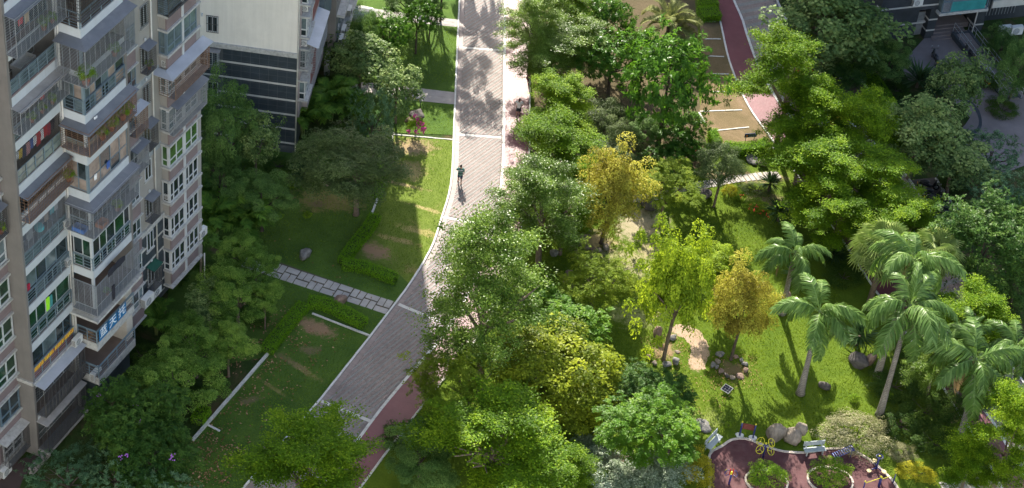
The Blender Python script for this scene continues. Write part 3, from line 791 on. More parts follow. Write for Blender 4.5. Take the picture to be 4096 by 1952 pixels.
# k=-2 ground storey: big cage under stained awning
awning(tower, 0.05, 4.5, 0.0, 0.78, 3.12, M_awnc, 0.1, 0.06)
cage(tower, 0.08, 4.38, 0.0, 0.72, 0.68, 2.98, M_bars, 0.105, 0.3)
part('cage_base', M_awnc, tower, [(0.0, 4.45, 0.0, 0.8, 0.5, 0.66)])
framed(tower, S0, S1, 0.9, 2.6, -0.3, (0.33, 0.66), (0.3,), M_fw, GL_b)
# k=-1
awning(tower, 0.1, 4.75, 0.0, 0.75, 6.28, M_awns, 0.12, 0.04)
cage(tower, 0.15, 4.6, 0.0, 0.66, 3.65, 6.05, M_bars, 0.14, 0.4)
railing(tower, 0.2, 4.55, 0.68, 3.7, 4.75, M_bars, 9, 0.35)
framed(tower, S0, S1, lower(-1) + .9, upper(-1), -0.25, (0.25, 0.5, 0.75), (), M_fg, GL_d)
# k=0 banners on the rail, brick base
F = FL(0)
part('brick_parapet', M_redp, tower, [(S0, S1, -0.25, -0.12, F + .02, F + 0.95)])
railing(tower, S0, S1, -0.03, F + 0.05, F + 1.1, None, 5, 0.9)
framed(tower, S0, S1, F + 0.98, upper(0), -0.2, (0.3, 0.62, 0.8), (), M_fb, [GL_d, GL_b, GL_d])
M_ban = None
def bannermat():
    m, nt, b = _newmat('yellow_red_banner')
    P = obj_co(nt)
    w = _n(nt, 'ShaderNodeTexWave'); w.inputs['Scale'].default_value = 2.2; w.inputs['Distortion'].default_value = 6.0; w.inputs['Detail'].default_value = 3
    nt.links.new(P, w.inputs['Vector'])
    nt.links.new(ramp(nt, w.outputs['Fac'], [(0.25, (0.55, 0.03, 0.02)), (0.45, (0.8, 0.35, 0.03)), (0.6, (0.85, 0.7, 0.05))]), b.inputs['Base Color'])
    return m
M_ban = bannermat()
for i in range(4):
    a = S0 + 0.06 + i * 1.09
    part('rail_banner', M_ban, tower, [(a, a + 0.97, 0.0, 0.012, F + 0.74, F + 1.06)])
# k=1 green glazing and rail
F = FL(1)
framed(tower, S0, S1, F + 0.1, upper(1), -0.16, (0.2, 0.42, 0.68), (0.42,), M_fg, GL_g)
railing(tower, S0, S1, -0.03, F + 0.05, F + 1.1, None, 4, 0.88)
# k=2 dark sliding glazing and rail
F = FL(2)
framed(tower, S0, S1, F + 0.1, upper(2), -0.16, (0.26, 0.5, 0.74), (0.45,), M_fb, [GL_d, GL_b])
railing(tower, S0, S1, -0.03, F + 0.05, F + 1.1, None, 5, 0.88)
# k=3 flush horizontal grille above a glass rail
F = FL(3)
mb = MB(); bars_face(mb, S0, S1, F + 1.1, upper(3), -0.02, 0.085, 0.5, 's', 0.022, 0.018); mb.build('window_grille', M_barss, tower)
railing(tower, S0, S1, -0.03, F + 0.05, F + 1.05, None, 4, 0.88, glass=GL_b)
# k=4 cage under awning, white panel rail
F = FL(4)
awning(tower, S0 - .1, 4.75, 0.0, 0.62, FL(5) - .60, M_awn, 0.12)
cage(tower, S0, 4.65, 0.0, 0.55, F + 0.55, upper(4) - .06, M_barsr, 0.22, 0.16)
railing(tower, S0, S1, -0.03, F + 0.05, F + 1.0, None, 3, 0.9, glass=mat('white_rail_panel', (0.6, 0.59, 0.57), 0.6))
framed(tower, S0, S1, F + 0.1, upper(4), -0.9, (0.3, 0.6), (), M_fb, GL_d)
# k=5 flush grille with laundry, glass balustrade
F = FL(5)
mb = MB(); bars_face(mb, S0, S1, F + 1.05, upper(5), -0.02, 0.12, 0.13, 's', 0.014, 0.014); mb.build('window_grille', M_bars, tower)
railing(tower, S0, S1, -0.03, F + 0.05, F + 1.08, None, 1, 0.95, glass=GL_p)
# k=6 cage with plants under awning, glass rail
F = FL(6)
awning(tower, S0 - .1, 4.85, 0.0, 0.68, FL(7) - .60, M_awnc, 0.12)
cage(tower, S0 - .1, 4.75, 0.0, 0.58, F + 0.78, upper(6) - .05, M_barss, 0.1, 0.42)
railing(tower, S0, S1, -0.03, F + 0.05, F + 1.05, None, 4, 0.88, glass=GL_b)
# k=7 open balcony
F = FL(7)
railing(tower, S0, S1, -0.03, F + 0.12, F + 1.12, None, 4, 0.88, glass=GL_b)
part('tile_parapet', M_pinkp, tower, [(S0, S1, -0.1, -0.01, F, F + 0.12)])
mb = MB(); bars_face(mb, S0, S1, F + 1.12, upper(7), -0.02, 1.2, 0.055, 's', 0.012, 0.008); mb.build('window_grille', M_bars, tower)
# k=8 cage under metal awning
F = FL(8)
awning(tower, S0 - .1, 4.8, 0.0, 0.75, FL(9) - .60, M_awn, 0.15)
cage(tower, S0 - .1, 4.75, 0.0, 0.68, F - 0.12, upper(8) - .05, M_barss, 0.1, 0.42)
framed(tower, S0, S1, F + 0.1, upper(8), -0.5, (0.3, 0.6), (), M_fb, GL_d)
F = FL(9); railing(tower, S0, S1, -0.03, F + 0.1, F + 1.1)

# ---- middle bay
MF = [3.4, 6.4, 9.4, 12.45, 15.4, 18.55, 21.32, 24.34, 27.31, 30.28, 33.3, 36.3]
A0, A1, TM = 4.87, 9.15, 1.46
for i, F in enumerate(MF):
    part('bay_slab', M_fascia if i > 1 else M_ledge, tower, [(A0, A1, -1.5, TM, F - 0.62, F - .002)])
    part('balcony_floor', M_floorb, tower, [(A0 + .05, A1 - .02, -1.48, TM - .06, F, F + .02)])
    if 1 < i < 11:
        framed(tower, A0 + .2, A1 - .1, F + .05, MF[min(i + 1, 11)] - .65 if i < 11 else F + 2.3, -1.4, (0.33, 0.66), (), M_fb, [GL_d, GL_b])
        part('corner_post', M_rail if i in (5, 7, 8) else M_fascia, tower, [(A0 + .02, A0 + .17, TM - .19, TM - .03, F, (MF + [39])[i + 1] - .62)])
mU = lambda i: MF[i + 1] - 0.62
def bay_glaze(i, fm, gm, cols, rows, z0=None, t_in=0.12, lcols=(0.5,)):
    F = MF[i] if z0 is None else z0
    framed(tower, A0 + .12, A1, F + .05, mU(i), TM - t_in, cols, rows, fm, gm)
    framed(tower, 0.05, TM - .1, F + .05, mU(i), A0 + t_in, lcols, rows, fm, gm, axis='t')
def bay_rail(i, nb=4, h=1.08, m=None, glass=None):
    F = MF[i]
    railing(tower, A0 + .03, A1, TM - .03, F + .05, F + h, m, nb, 0.95, glass=glass)
    railing(tower, 0.03, TM - .03, A0 + .03, F + .05, F + h, m, nb, 0.7, axis='t', glass=glass)
def bay_cage(i, z0, z1, m, dh, dv, dep=0.6, m2=None, s1=None):
    mb = MB(); s0 = A0 - dep; s1 = s1 or A1 + .12; t1 = TM + dep
    bars_face(mb, s0, s1, z0, z1, t1, dh, dv, 's', 0.022, 0.018)
    bars_face(mb, 0.15, t1, z0, z1, s0, dh, dv, 't', 0.022, 0.018)
    bars_face(mb, TM, t1, z0, z1, s1, dh, 0.3, 't', 0.022, 0.018)
    for z in (z0, z1):
        mb.bar((s0, -t1, z), (s1, -t1, z), 0.04); mb.bar((s0, -.15, z), (s0, -t1, z), 0.04)
    mb.bar((s0, -t1, z0), (s0, -t1, z1), 0.045)
    o = mb.build('window_cage', m, tower)
    tr = MB(); Lb(tr, s0, s1, TM, t1 - .02, z0 + .01, z0 + .03); Lb(tr, s0, A0 - .01, .15, TM - .002, z0 + .01, z0 + .03)
    tr.build('cage_tray', m2 or M_awn, o)
    return o
# 3.4 and 6.4 open terraces
bay_rail(0, 4, 1.0); bay_rail(1, 4, 1.05)
part('terrace_wall', mat('cream_terrace_wall', (0.52, 0.47, 0.40), 0.8, 0.08, 1.0, dirt=.2), tower, [(A1 - .5, A1 + .2, -1.4, TM - .3, 3.4, 8.7), (A0 - .2, A0 + .1, -1.4, -.1, 3.4, 8.78)])
part('cornice', M_ledge, tower, [(A0 - .5, A1 + .35, -.1, TM + .45, 8.72, 8.9), (A0 - .35, A1 + .25, -.1, TM + .3, 8.58, 8.718)])
part('bay_base', M_tile, tower, [(A0 + .3, A1, -1.2, TM - .5, 0.0, 2.75)])
# 9.4 cage with horizontal bars
bay_cage(2, 9.35, mU(2) - .05, M_barss, 0.105, 0.5, 0.45)
# 12.45 green glazing + rail
bay_glaze(3, M_fw, [GL_g, GL_d], (0.2, 0.38, 0.6, 0.85), (0.42,)); bay_rail(3, 4, 1.0)
# 15.4 cage under awning
awning(tower, A0, A1 + .3, TM, TM + .68, MF[5] - .6, M_awn, 0.14, 0.03, left=(A0 - .68, 0.1))
bay_cage(4, 15.75, mU(4) - .1, M_barss, 0.1, 0.5, 0.58)
bay_rail(4, 2, 1.0, glass=GL_d)
# 18.55 tan glazing
bay_glaze(5, M_fb, [GL_t, GL_t, GL_d], (0.3, 0.56, 0.8), (0.42,), t_in=.1)
# 21.3 thin cage under awning, glass rail
awning(tower, A0, A1 + .3, TM, TM + .72, MF[7] - .6, M_awn, 0.14, 0.03, left=(A0 - .72, 0.1))
bay_cage(6, 22.0, mU(6) - .1, M_barsr, 0.13, 0.42, 0.6)
bay_rail(6, 1, 1.0, glass=GL_p)
# 24.3 slate-framed glazing
bay_glaze(7, M_fb, [GL_d, GL_b, GL_t], (0.14, 0.28, 0.44, 0.6, 0.78), (0.4,)); bay_rail(7, 4, 1.0, M_fb)
# 27.3 the big cage under the long awning
awning(tower, A0, A1 + .3, TM, TM + .78, MF[9] - .58, M_awn, 0.16, 0.03, left=(A0 - .78, 0.1))
bay_cage(8, 26.95, mU(8) - .12, M_barss, 0.095, 0.5, 0.66)
# 30.3 flush cage and rail
bay_rail(9, 5, 1.05); bay_cage(9, 30.9, 32.7, M_bars, 0.24, 0.16, 0.12)
awning(tower, A0, A1 - 2.2, TM, TM + .5, 32.6, mat('green_sheet_awning', (0.02, 0.16, 0.12), 0.5), 0.1, 0.03)

# ---- recessed wall with small windows (s 9.4 - 15.2)
for j in range(8):
    zb = 24.95 - 2.95 * j
    fm = M_fw if j > 3 else M_fg
    framed(tower, 13.08, 13.86, zb, zb + 1.5, 0.02, (0.5,), (), fm, GL_d, 0.07, 0.06)
    part('window_sill', M_ledge, tower, [(13.0, 13.95, 0.0, 0.09, zb - .12, zb - .01)])
    MB().ball((13.5, -.08, zb + 1.95), 0.1, 8, 6, (1, .7, 1.2)).build('vent_cap', M_fw, tower)
    if j in (0, 2):
        mb = MB(); bars_face(mb, 13.02, 13.92, zb - .05, zb + 1.55, 0.1, 0.14, 0.16, 's'); mb.build('window_grille', M_bars, tower)
    if j in (1, 3, 5, 7):
        awning(tower, 12.95, 14.05, 0.0, 0.62, zb + 1.72, M_awn if j != 7 else mat('green_awning', (0.02, 0.09, 0.06), 0.5), 0.12)
        cage(tower, 13.0, 13.98, 0.0, 0.52, zb - .25, zb + 1.52, M_bars, 0.13, 0.16)
# narrow windows beside the middle bay with mauve panels
for j in range(8):
    zb = 24.3 - 2.95 * j + .2
    part('mauve_panel', M_pinkp, tower, [(9.36, 12.0, 0.0, 0.35, zb - 1.2, zb - .04)])
    part('panel_ledge', M_ledge, tower, [(9.36, 12.12, 0.0, 0.47, zb - .038, zb + .08), (9.36, 12.12, 0.0, 0.47, zb - 1.3, zb - 1.202)])
    framed(tower, 9.5, 11.98, zb + .1, zb + 1.6, 0.3, (0.5, 0.8), (0.35,), M_fb if j < 3 else M_fw, [GL_d, GL_b], 0.07)
    if j in (2, 3): cage(tower, 11.0, 12.35, 0.3, 0.85, zb - .2, zb + 1.5, M_barsr if j == 2 else M_barss, 0.16 if j == 2 else 0.1, 0.16)
    if j in (2, 3): awning(tower, 10.9, 12.45, 0.3, 0.95, zb + 1.72, M_awns if j == 2 else M_awn, 0.12)
# blue-grey paint bands and cornice, dark tiles below
for zb in (21.0, 15.0): part('paint_band', mat('blue_grey_band', (0.30, 0.325, 0.335), .8), tower, [(12.0, 15.1, 0.0, 0.006, zb - .3, zb + .15)])
part('wall_cornice', M_ledge, tower, [(12.0, 15.12, 0.0, 0.16, 9.02, 9.3), (12.0, 15.12, 0.0, 0.1, 8.86, 9.018)])
for zb in (7.7, 6.3, 4.95, 3.6): part('wall_band', M_bandw, tower, [(9.4, 15.1, -0.012, 0.012, zb - .16, zb)])
# single dark tiles on the recessed lower wall
tm_ = MB().box(-0.425, 0.425, -0.006, 0.006, -0.21, 0.21).mesh('wall_tile'); tm_.materials.append(M_tile)
for i in range(6):
    for j in range(14):
        z = 8.6 - 0.45 * j
        if any(zb - .38 < z < zb + .2 for zb in (7.7, 6.3, 4.95, 3.6)) and False: continue
        link('wall_tile', tm_, None, tower, (10.6 + .9 * i, 0.006, z))
part('underside', M_ledge, tower, [(9.36, 15.1, -1.0, 0.02, 2.5, 2.598)])

# ---- right bay with sills and mauve panels
B0_, B1_, TB = 15.1, 18.87, 0.6
part('bay_wall', M_beige, tower, [(B0_ + .05, B1_ - .02, 0.0, TB - .12, 2.95, TOP), (B1_ - .25, B1_ + .25, 0.0, TB - .05, 2.95, TOP)])
part('bay_mullion', M_fw, tower, [(16.84, 17.04, TB - .12, TB + .05, 3.0, TOP)])
for j in range(-2, 7):
    zb = 21.94 - 2.95 * j
    fm, gm = ((M_fb, GL_b), (M_fg, GL_b), (M_fw, GL_b), (M_fw, GL_gl), (M_fw, GL_d), (M_fw, GL_d), (M_fw, GL_d))[max(j, 0)]
    for a, b in ((B0_ + .02, 16.84), (17.04, B1_ - .26)):
        framed(tower, a, b, zb + .06, zb + 1.72, TB - .04, (0.25, 0.62) if j > 3 else (0.5,), (0.32,), fm, gm, 0.08, 0.1)
        part('mauve_panel', M_pinkp, tower, [(a + .02, b - .01, TB - .119, TB - .02, zb - 1.1, zb - .16)])
    framed(tower, 0.03, TB - .09, zb + .06, zb + 1.72, B0_ + .03, (), (0.32,), fm, gm, 0.08, 0.1, axis='t')
    part('window_ledge', M_ledge, tower, [(B0_ - .1, B1_ + .1, -.0, TB + .12, zb - .12, zb + .04), (B0_ - .1, B1_ + .1, -.0, TB + .12, zb + 1.74, zb + 1.88)])
cage(tower, B0_ - .12, B1_ + .2, 0.05, TB + .62, 18.9, 20.55, M_barsr, 0.17, 0.14)
awning(tower, B0_ - .2, B1_ + .45, TB, TB + .8, 20.98, M_awns, 0.16, 0.04, left=(B0_ - .75, 0.0))
cage(tower, B0_ - .05, B1_ + .25, 0.05, TB + .4, 15.9, 17.55, M_barss, 0.12, 0.16)
awning(tower, B0_ + .25, B1_ + .35, TB, TB + .55, 17.98, M_awn, 0.14, 0.03)
cage(tower, B0_ - .05, B1_ + .1, 0.05, TB + .2, 24.9, 26.5, M_bars, 0.16, 0.2)
part('bay_soffit', M_ledge, tower, [(B0_ - .1, B1_ + .1, -1.0, TB + .12, 2.8, 2.95)])

# ---- left part of the tower, s < 0, face at t = -1.1
for j in range(0, 9):
    zb = 0.95 + 3.05 * j
    framed(tower, -2.1, -0.12, zb, zb + 1.75, -1.06, (0.5,), (0.36,), M_fw if j not in (1,) else M_fb, GL_g if j in (2, 3, 4) else (GL_d if j < 2 else GL_b), 0.1, 0.12)
    framed(tower, -5.1, -2.9, zb, zb + 1.75, -1.06, (0.5,), (0.36,), M_fw, GL_d, 0.1, 0.12)
    part('window_ledge', M_ledge, tower, [(-5.4, -0.02, -1.1, -0.9, zb - .16, zb - .02), (-5.4, -0.02, -1.1, -0.92, zb + 1.78, zb + 1.92)])
cage(tower, -2.3, 0.12, -1.1, -0.55, 0.75, 2.75, M_bars, 0.12, 0.35)
awning(tower, -2.5, 0.3, -1.1, -.45, 2.98, M_ledge, 0.1, 0.05)
cage(tower, -2.6, -0.35, -1.1, -0.55, 18.6, 20.6, M_bars, 0.14, 0.2)
awning(tower, -2.7, -0.3, -1.1, -.45, 20.8, M_awn, 0.12)
part('terrace_wall', mat('terrace_parapet', (0.30, 0.26, 0.25), 0.85, 0.15, 1), tower, [(-1.6, 0.4, 0.35, 0.6, 0.0, 0.62), (-3.0, -.02, -1.09, -.95, .0, .5)])

# ---------------------------------------------------------------- beige building with the dark tiled base
B2 = Vector((-17.15, 7.46, 0)); B2A = math.radians(-1.5)
beige = empty('beige_building', B2, B2A)
tag(beige, 'beige apartment building with slate-tiled base and pale bands at top left', 'building')
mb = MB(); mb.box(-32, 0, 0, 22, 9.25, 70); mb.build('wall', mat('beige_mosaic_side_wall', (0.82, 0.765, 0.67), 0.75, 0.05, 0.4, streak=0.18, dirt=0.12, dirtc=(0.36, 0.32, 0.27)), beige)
mb = MB(); mb.box(-32, -0.005, 0.014, 21.9, 0, 9.2); mb.build('base_wall', M_tileb, beige)
mb = MB(); mb.box(-32, 0.06, -0.14, 0.0, 9.02, 9.27); mb.box(-32, 0.03, -0.08, 0.0, 8.84, 9.018); mb.build('cornice', M_ledge, beige)
for zb in (7.75, 6.38, 5.0, 3.68, 2.35, 1.0):
    MB().box(-32, 0.012, -0.014, 0.0135, zb - .16, zb).build('wall_band', M_bandw, beige)
tm2 = MB().box(-0.325, 0.325, -0.007, 0.007, -0.21, 0.21).mesh('wall_tile'); tm2.materials.append(M_tile)
cnt = 0
for j in range(18):
    z = 8.58 - 0.455 * j
    for i in range(16):
        x = -0.36 - 0.68 * i
        if -6.95 < x < -5.5 and (7.0 < z < 8.9 or 4.1 < z < 6): continue
        link('wall_tile', tm2, None, beige, (x, 0.008, z)); cnt += 1
for (z0, z1, kind) in ((10.16, 11.53, 'g'), (7.2, 8.5, 'c'), (4.35, 5.7, 'w')):
    o = MB(); fr = framed(beige, -6.62, -5.8, z0, z1, 0.02, (0.5,), (), M_fw, GL_d, 0.08, 0.05)
    mb = MB()
    if kind == 'c':
        for x in np.linspace(-6.75, -5.7, 9): mb.bar((x, -.45, z0 - .15), (x, -.45, z1 + .1), 0.02)
        for z in np.linspace(z0 - .15, z1 + .1, 10):
            mb.bar((-6.75, -.45, z), (-5.7, -.45, z), 0.02); mb.bar((-6.75, 0, z), (-6.75, -.45, z), 0.02); mb.bar((-5.7, 0, z), (-5.7, -.45, z), 0.02)
        mb.build('window_cage', M_barss, beige)
        MB().box(-6.85, -5.6, -.55, -.02, z1 + .16, z1 + .2).build('awning', M_awnc, beige)
    else:
        for x in np.linspace(-6.64, -5.78, 7): mb.bar((x, -.06, z0 - .04), (x, -.06, z1 + .04), 0.02)
        for z in (z0 - .03, (z0 + z1) / 2, z1 + .03): mb.bar((-6.66, -.06, z), (-5.76, -.06, z), 0.03)
        mb.build('window_grille', M_bars, beige)
    MB().tube([(-6.95, -.02, z1 + .1), (-6.95, -.14, z1 + .1), (-6.95, -.18, z1 - .02)], 0.07, 8).build('vent_pipe', M_fw, beige)
MB().box(-9.6, -7.2, -.02, .3, 0.0, 2.4).build('dark_opening_slab', M_int, beige)  # solid slab, the recess and its shade given by dark colour
# the side that turns to the lane: bay with white windows, ledges, wing on stilts
MB().tube([(0.08, -.06, 0.2), (0.08, -.06, 40)], 0.055, 8).build('drain_pipe', M_pipe, beige, True)
mb = MB(); mb.box(0.0, 0.62, 1.5, 8.5, 3.2, 16.5); mb.box(0, .2, .35, 1.5, 3.2, 16.5); mb.build('bay_wall', mat('mauve_grey_wall', (0.36, 0.31, 0.30), 0.8, 0.1, 1, dirt=.15), beige)
for zb in (4.85, 7.7, 10.55, 13.4):
    fw = MB()
    for z0, z1 in ((zb, zb + 1.65),):
        for x in (0.08, 0.58): fw.box(x - .05, x + .05, .36, .46, z0, z1)
        for z in (z0 + .05, z0 + .6, z1 - .05): fw.box(.13, .53, .37, .45, z - .05, z + .05)
        for y in (0.95, 1.6, 2.3): fw.box(.56, .66, y - .05, y + .05, z0, z1)
        for z in (z0 + .05, z0 + .6, z1 - .05): fw.box(.57, .65, .46, 2.3, z - .05, z + .05)
    w = fw.build('window', M_fw, beige)
    MB().box(.13, .53, .40, .42, zb + .1, zb + .55).build('pane', GL_d, w); MB().box(.13, .53, .40, .42, zb + .65, zb + 1.6).build('pane', GL_b, w)
    MB().box(.60, .62, .5, 2.25, zb + .1, zb + 1.6).build('pane', GL_b, w)
    MB().box(-.0, .85, .25, 2.5, zb - .14, zb - .01).build('window_ledge', M_ledge, beige); MB().box(-.0, .8, .25, 2.5, zb + 1.68, zb + 1.8).build('window_ledge', M_ledge, beige)
    if zb in (4.85, 10.55):
        MB().box(.2, .64, 2.6, 5.5, zb - .2, zb + 1.9).build('red_panel', M_redp, beige)
mb = MB()
for i in range(14):
    y0 = .4 + .35 * i; mb.add([(.6, y0, 9.95), (.6, y0 + .34, 9.95), (1.5, y0 + .34, 9.65), (1.5, y0, 9.65), (.6, y0, 9.9), (.6, y0 + .34, 9.9), (1.5, y0 + .34, 9.6), (1.5, y0, 9.6)], [(0, 1, 2, 3), (7, 6, 5, 4), (0, 3, 7, 4), (3, 2, 6, 7), (2, 1, 5, 6), (1, 0, 4, 5)])
mb.build('awning', M_awns, beige)
mb = MB()
for z in np.linspace(7.5, 9.6, 15):
    mb.bar((.1, .25, z), (1.35, .25, z), 0.022); mb.bar((1.35, .25, z), (1.35, 5.2, z), 0.022)
for y in np.linspace(.25, 5.2, 14): mb.bar((1.35, y, 7.5), (1.35, y, 9.6), 0.022)
for x in np.linspace(.1, 1.35, 6): mb.bar((x, .25, 7.5), (x, .25, 9.6), 0.022)
mb.build('window_cage', M_barss, beige)
mb = MB(); mb.box(.0, 1.0, 5.6, 9.2, 7.3, 13.2)
mb.build('balcony_block', mat('slate_balcony_panel', (0.09, 0.12, 0.14), .6), beige)
mb = MB(); mb.box(0.29, 1.33, 9.6, 20, 3.0, 17.0); mb.box(-6, .29, 9.6, 20, 3.0, 9.0); mb.build('wing_wall', M_col, beige)
mb = MB(); mb.box(1.33, 1.95, 9.9, 17.2, 2.9, 3.1); mb.box(1.33, 1.95, 9.9, 17.2, 6.0, 6.2); mb.build('side_ledge', M_ledge, beige)
mb = MB(); mb.box(.5, .9, 10, 10.4, 0, 3.0); mb.box(-1, -.5, 10, 10.5, 0, 3.0); mb.box(0.9, 1.2, 14, 14.4, 0, 3); mb.build('stilt', mat('white_stilt', (.45, .47, .46), .8, dirt=.3), beige)
mb = MB()
for z in (3.3, 3.9, 4.5): mb.box(1.34, 1.4, 10.4, 13.5, z, z + .45)
mb.build('wing_window', GL_b, beige)
mb = MB(); mb.tube([(1.2, 16.2, 2.2), (2.6, 16.6, 2.0), (3.0, 17.2, 1.6)], [.7, .7, .65], 14); mb.build('curved_canopy', mat('pale_canopy', (.5, .5, .47), .8, dirt=.3), beige)
# unseen wing added above the view, placed to set the shadow edge
mb = MB(); mb.box(-4, 4.0, 6, 22.5, 17.5, 69.5); mb.build('upper_shade_wing', M_beige, beige)

# ---------------------------------------------------------------- dark building at the top right
B3 = px(3703, 143); B3A = math.radians(21.8)
dkb = empty('dark_tiled_building', B3, B3A)
tag(dkb, 'dark slate-tiled building with entrance hall and teal balcony at top right', 'building')
def B3b(name, m, boxes):
    mb = MB()
    for b in boxes: mb.box(*b)
    return mb.build(name, m, dkb)
M_t3 = mat('dark_building_tile', (0.05, 0.056, 0.062), 0.5, 0.2, 1.2)
B3b('wall', M_t3, [(-5.2, 0.2, -.3, 6, 3.0, 20), (-5.2, -1.2, 0.05, 6, 0.0, 2.998), (4.8, 13, 1.2, 8, 0.0, 20), (.2, 4.8, 1.5, 8, 2.9, 20)])
B3b('pillar', M_t3, [(-0.35, 0.45, -.35, .5, 0, 2.998), ])
B3b('pillar', M_t3, [(4.35, 5.3, -.1, 1.19, 0, 20)])
for z in (.75, 1.85): B3b('pillar_band', M_bandw, [(-.37, .47, -.37, .52, z, z + .14)])
for z in (.6, 2.0, 3.4, 4.8): B3b('pillar_band', M_bandw, [(4.33, 5.32, -.12, 1.0, z, z + .14)])
for z in (3.35, 4.75, 1.35): B3b('wall_band', M_bandw, [(-5.22, -.36 if z < 3 else .22, -.32 if z > 3 else .03, 0.4, z, z + .15)])
B3b('entrance_floor', M_plaza, [(.45, 4.3, .6, 6.0, 0.0, .5)])
for i in range(4): B3b('step', M_plaza, [(.3, 3.6, -.8 + .35 * i, .598, .1 * i + .001, .1 * (i + 1))])
B3b('hall_back_wall', M_int, [(-.2, 5, 6.0, 6.3, 0, 3)])
M_teal = mat('teal_corrugated_panel', (0.05, 0.30, 0.30), .5, .15, 1.5)
B3b('balcony_slab', M_ledge, [(0.1, 4.75, -1.0, 1.49, 2.65, 2.9)])
mb = MB()
for i in range(26): mb.box(1.15 + i * .125, 1.15 + i * .125 + .1, -.93, -.89, 2.95, 3.95)
mb.build('balcony_panel', M_teal, dkb)
mb = MB(); mb.box(.3, 4.6, -.96, -.88, 3.95, 4.05); mb.box(.3, 4.6, -.96, -.88, 2.902, 2.95); mb.box(1.0, 1.1, -.96, -.88, 2.95, 6); mb.box(4.5, 4.6, -.96, -.88, 2.95, 6); mb.box(.25, .35, -.9, .9, 2.95, 6)
mb.build('balcony_frame', M_fb, dkb)
B3b('balcony_side', GL_b, [(.2, .24, -.85, .9, 2.95, 4.4)])
B3b('balcony_back', M_int, [(.3, 4.7, .9, 1.0, 2.95, 6)])
MB().bar((4.05, -.6, 0.05), (4.05, -.6, 2.64), 0.09).build('support_post', M_bandw, dkb)
MB().bar((1.6, 1.6, 0.5), (1.6, 1.6, 2.64), 0.09).build('support_post', M_bandw, dkb)
mb = MB()
for i in range(5):
    for j in range(8):
        mb.ball((3.7 + .12 * j * .5, 1.3 + .42 * j, 1.0 + .32 * i), 0.2, 6, 4, (.4, 1, .75))
mb.build('mailbox_wall', mat('blue_mailbox', (0.02, 0.22, 0.33), .4), dkb)
B3b('door_panel', mat('grey_door', (.22, .23, .23), .7), [(-1.15, -.4, .3, .38, 0, 2.3)])
B3b('planter_wall', M_bandw, [(5.35, 9, -.6, -.45, 2.6, 3.3)])
B3b('window_band', GL_d, [(5.6, 9, 1.13, 1.19, 3.4, 4.8)])
mb = MB()
for i in range(12): mb.bar((5.6 + .3 * i, 1.1, .6), (5.6 + .3 * i, 1.1, 2.2), .04)
mb.build('window_grille', M_barss, dkb)
# storeys held low for their shadow; unseen blocks added to cast shade
B3b('upper_storeys', M_t3, [(-5.2, 24, 0.6, 20, 8.0, 14.0)])
inv = Matrix.Rotation(-B3A, 3, 'Z')
for nm, h, pts in (('rear_shade_block', 30.0, ((13, 57), (18, 40.3), (28.2, 37.5), (45, 41), (45, 75), (13, 75))), ('far_shade_block', 20.4, ((6, 54.5), (16.5, 52.5), (16.5, 75), (6, 75)))):
    poly = []
    for x, y in pts:
        v = inv @ (Vector((x, y, 0)) - Vector((B3.x, B3.y, 0))); poly.append((v.x, v.y))
    MB().prism(poly, 9.0 if nm == 'rear_shade_block' else 0.0, h).build(nm, M_t3, dkb)
# ramp with rails
ra = px(3550 + 880 / 3.07, 440 / 3.07); rb = px(3550 + 1540 / 3.07, 1228 / 3.07)
d = (rb - ra); Lr = d.length; an = math.atan2(d.y, d.x)
ramp_ = empty('access_ramp', ra, an); tag(ramp_, 'paved access ramp with steel handrails leading to the entrance', 'ramp')
mb = MB(); mb.add([(0, -.75, 0), (Lr, -.75, 0), (Lr, .75, 0), (0, .75, 0), (0, -.75, .5), (Lr, -.75, .06), (Lr, .75, .06), (0, .75, .5)], [(3, 2, 1, 0), (4, 5, 6, 7), (0, 1, 5, 4), (1, 2, 6, 5), (2, 3, 7, 6), (3, 0, 4, 7)])
mb.build('deck', M_plaza, ramp_)
for i in range(4):
    x = .1 + i * (Lr - .5) / 3; z = .5 - .44 * x / Lr
    MB().box(x, x + .25, -.74, .74, z - .1, z + .008).build('border_stone', M_dstone, ramp_)
for y in (-.75, .75): 
    mb = MB(); mb.add([(0, y - .12, 0), (Lr, y - .12, 0), (Lr, y + .12, 0), (0, y + .12, 0), (0, y - .12, .56), (Lr, y - .12, .12), (Lr, y + .12, .12), (0, y + .12, .56)], [(3, 2, 1, 0), (4, 5, 6, 7), (0, 1, 5, 4), (1, 2, 6, 5), (2, 3, 7, 6), (3, 0, 4, 7)])
    mb.build('border', M_dstone, ramp_)
    r_ = MB()
    for h in (.55, .95): r_.tube([(0, y, .5 + h), (Lr, y, .06 + h)], .03, 6)
    for i in range(9):
        x = i * Lr / 8; r_.tube([(x, y, .5 - .44 * x / Lr), (x, y, .5 - .44 * x / Lr + .97)], .028, 6)
    r_.build('handrail', M_barss, ramp_)

# unseen tower added behind the camera to bounce sun onto the facades
opp = empty('bounce_tower', (0, -119, 0)); tag(opp, 'unseen pale tower added behind the camera to bounce sunlight onto the facades', 'building')
M_opp = mat('pale_bounce_wall', (0.60, 0.645, 0.70), 0.8, 0.05, 0.2)
mb = MB(); mb.box(-75, 75, -22, 0, 0, 96); mb.build('wall', M_opp, opp)
for k in range(31):
    MB().box(-75.3, 75.3, 0.0, 0.25, 3 * k + 2.6, 3 * k + 3.1).build('balcony_band', M_opp, opp)
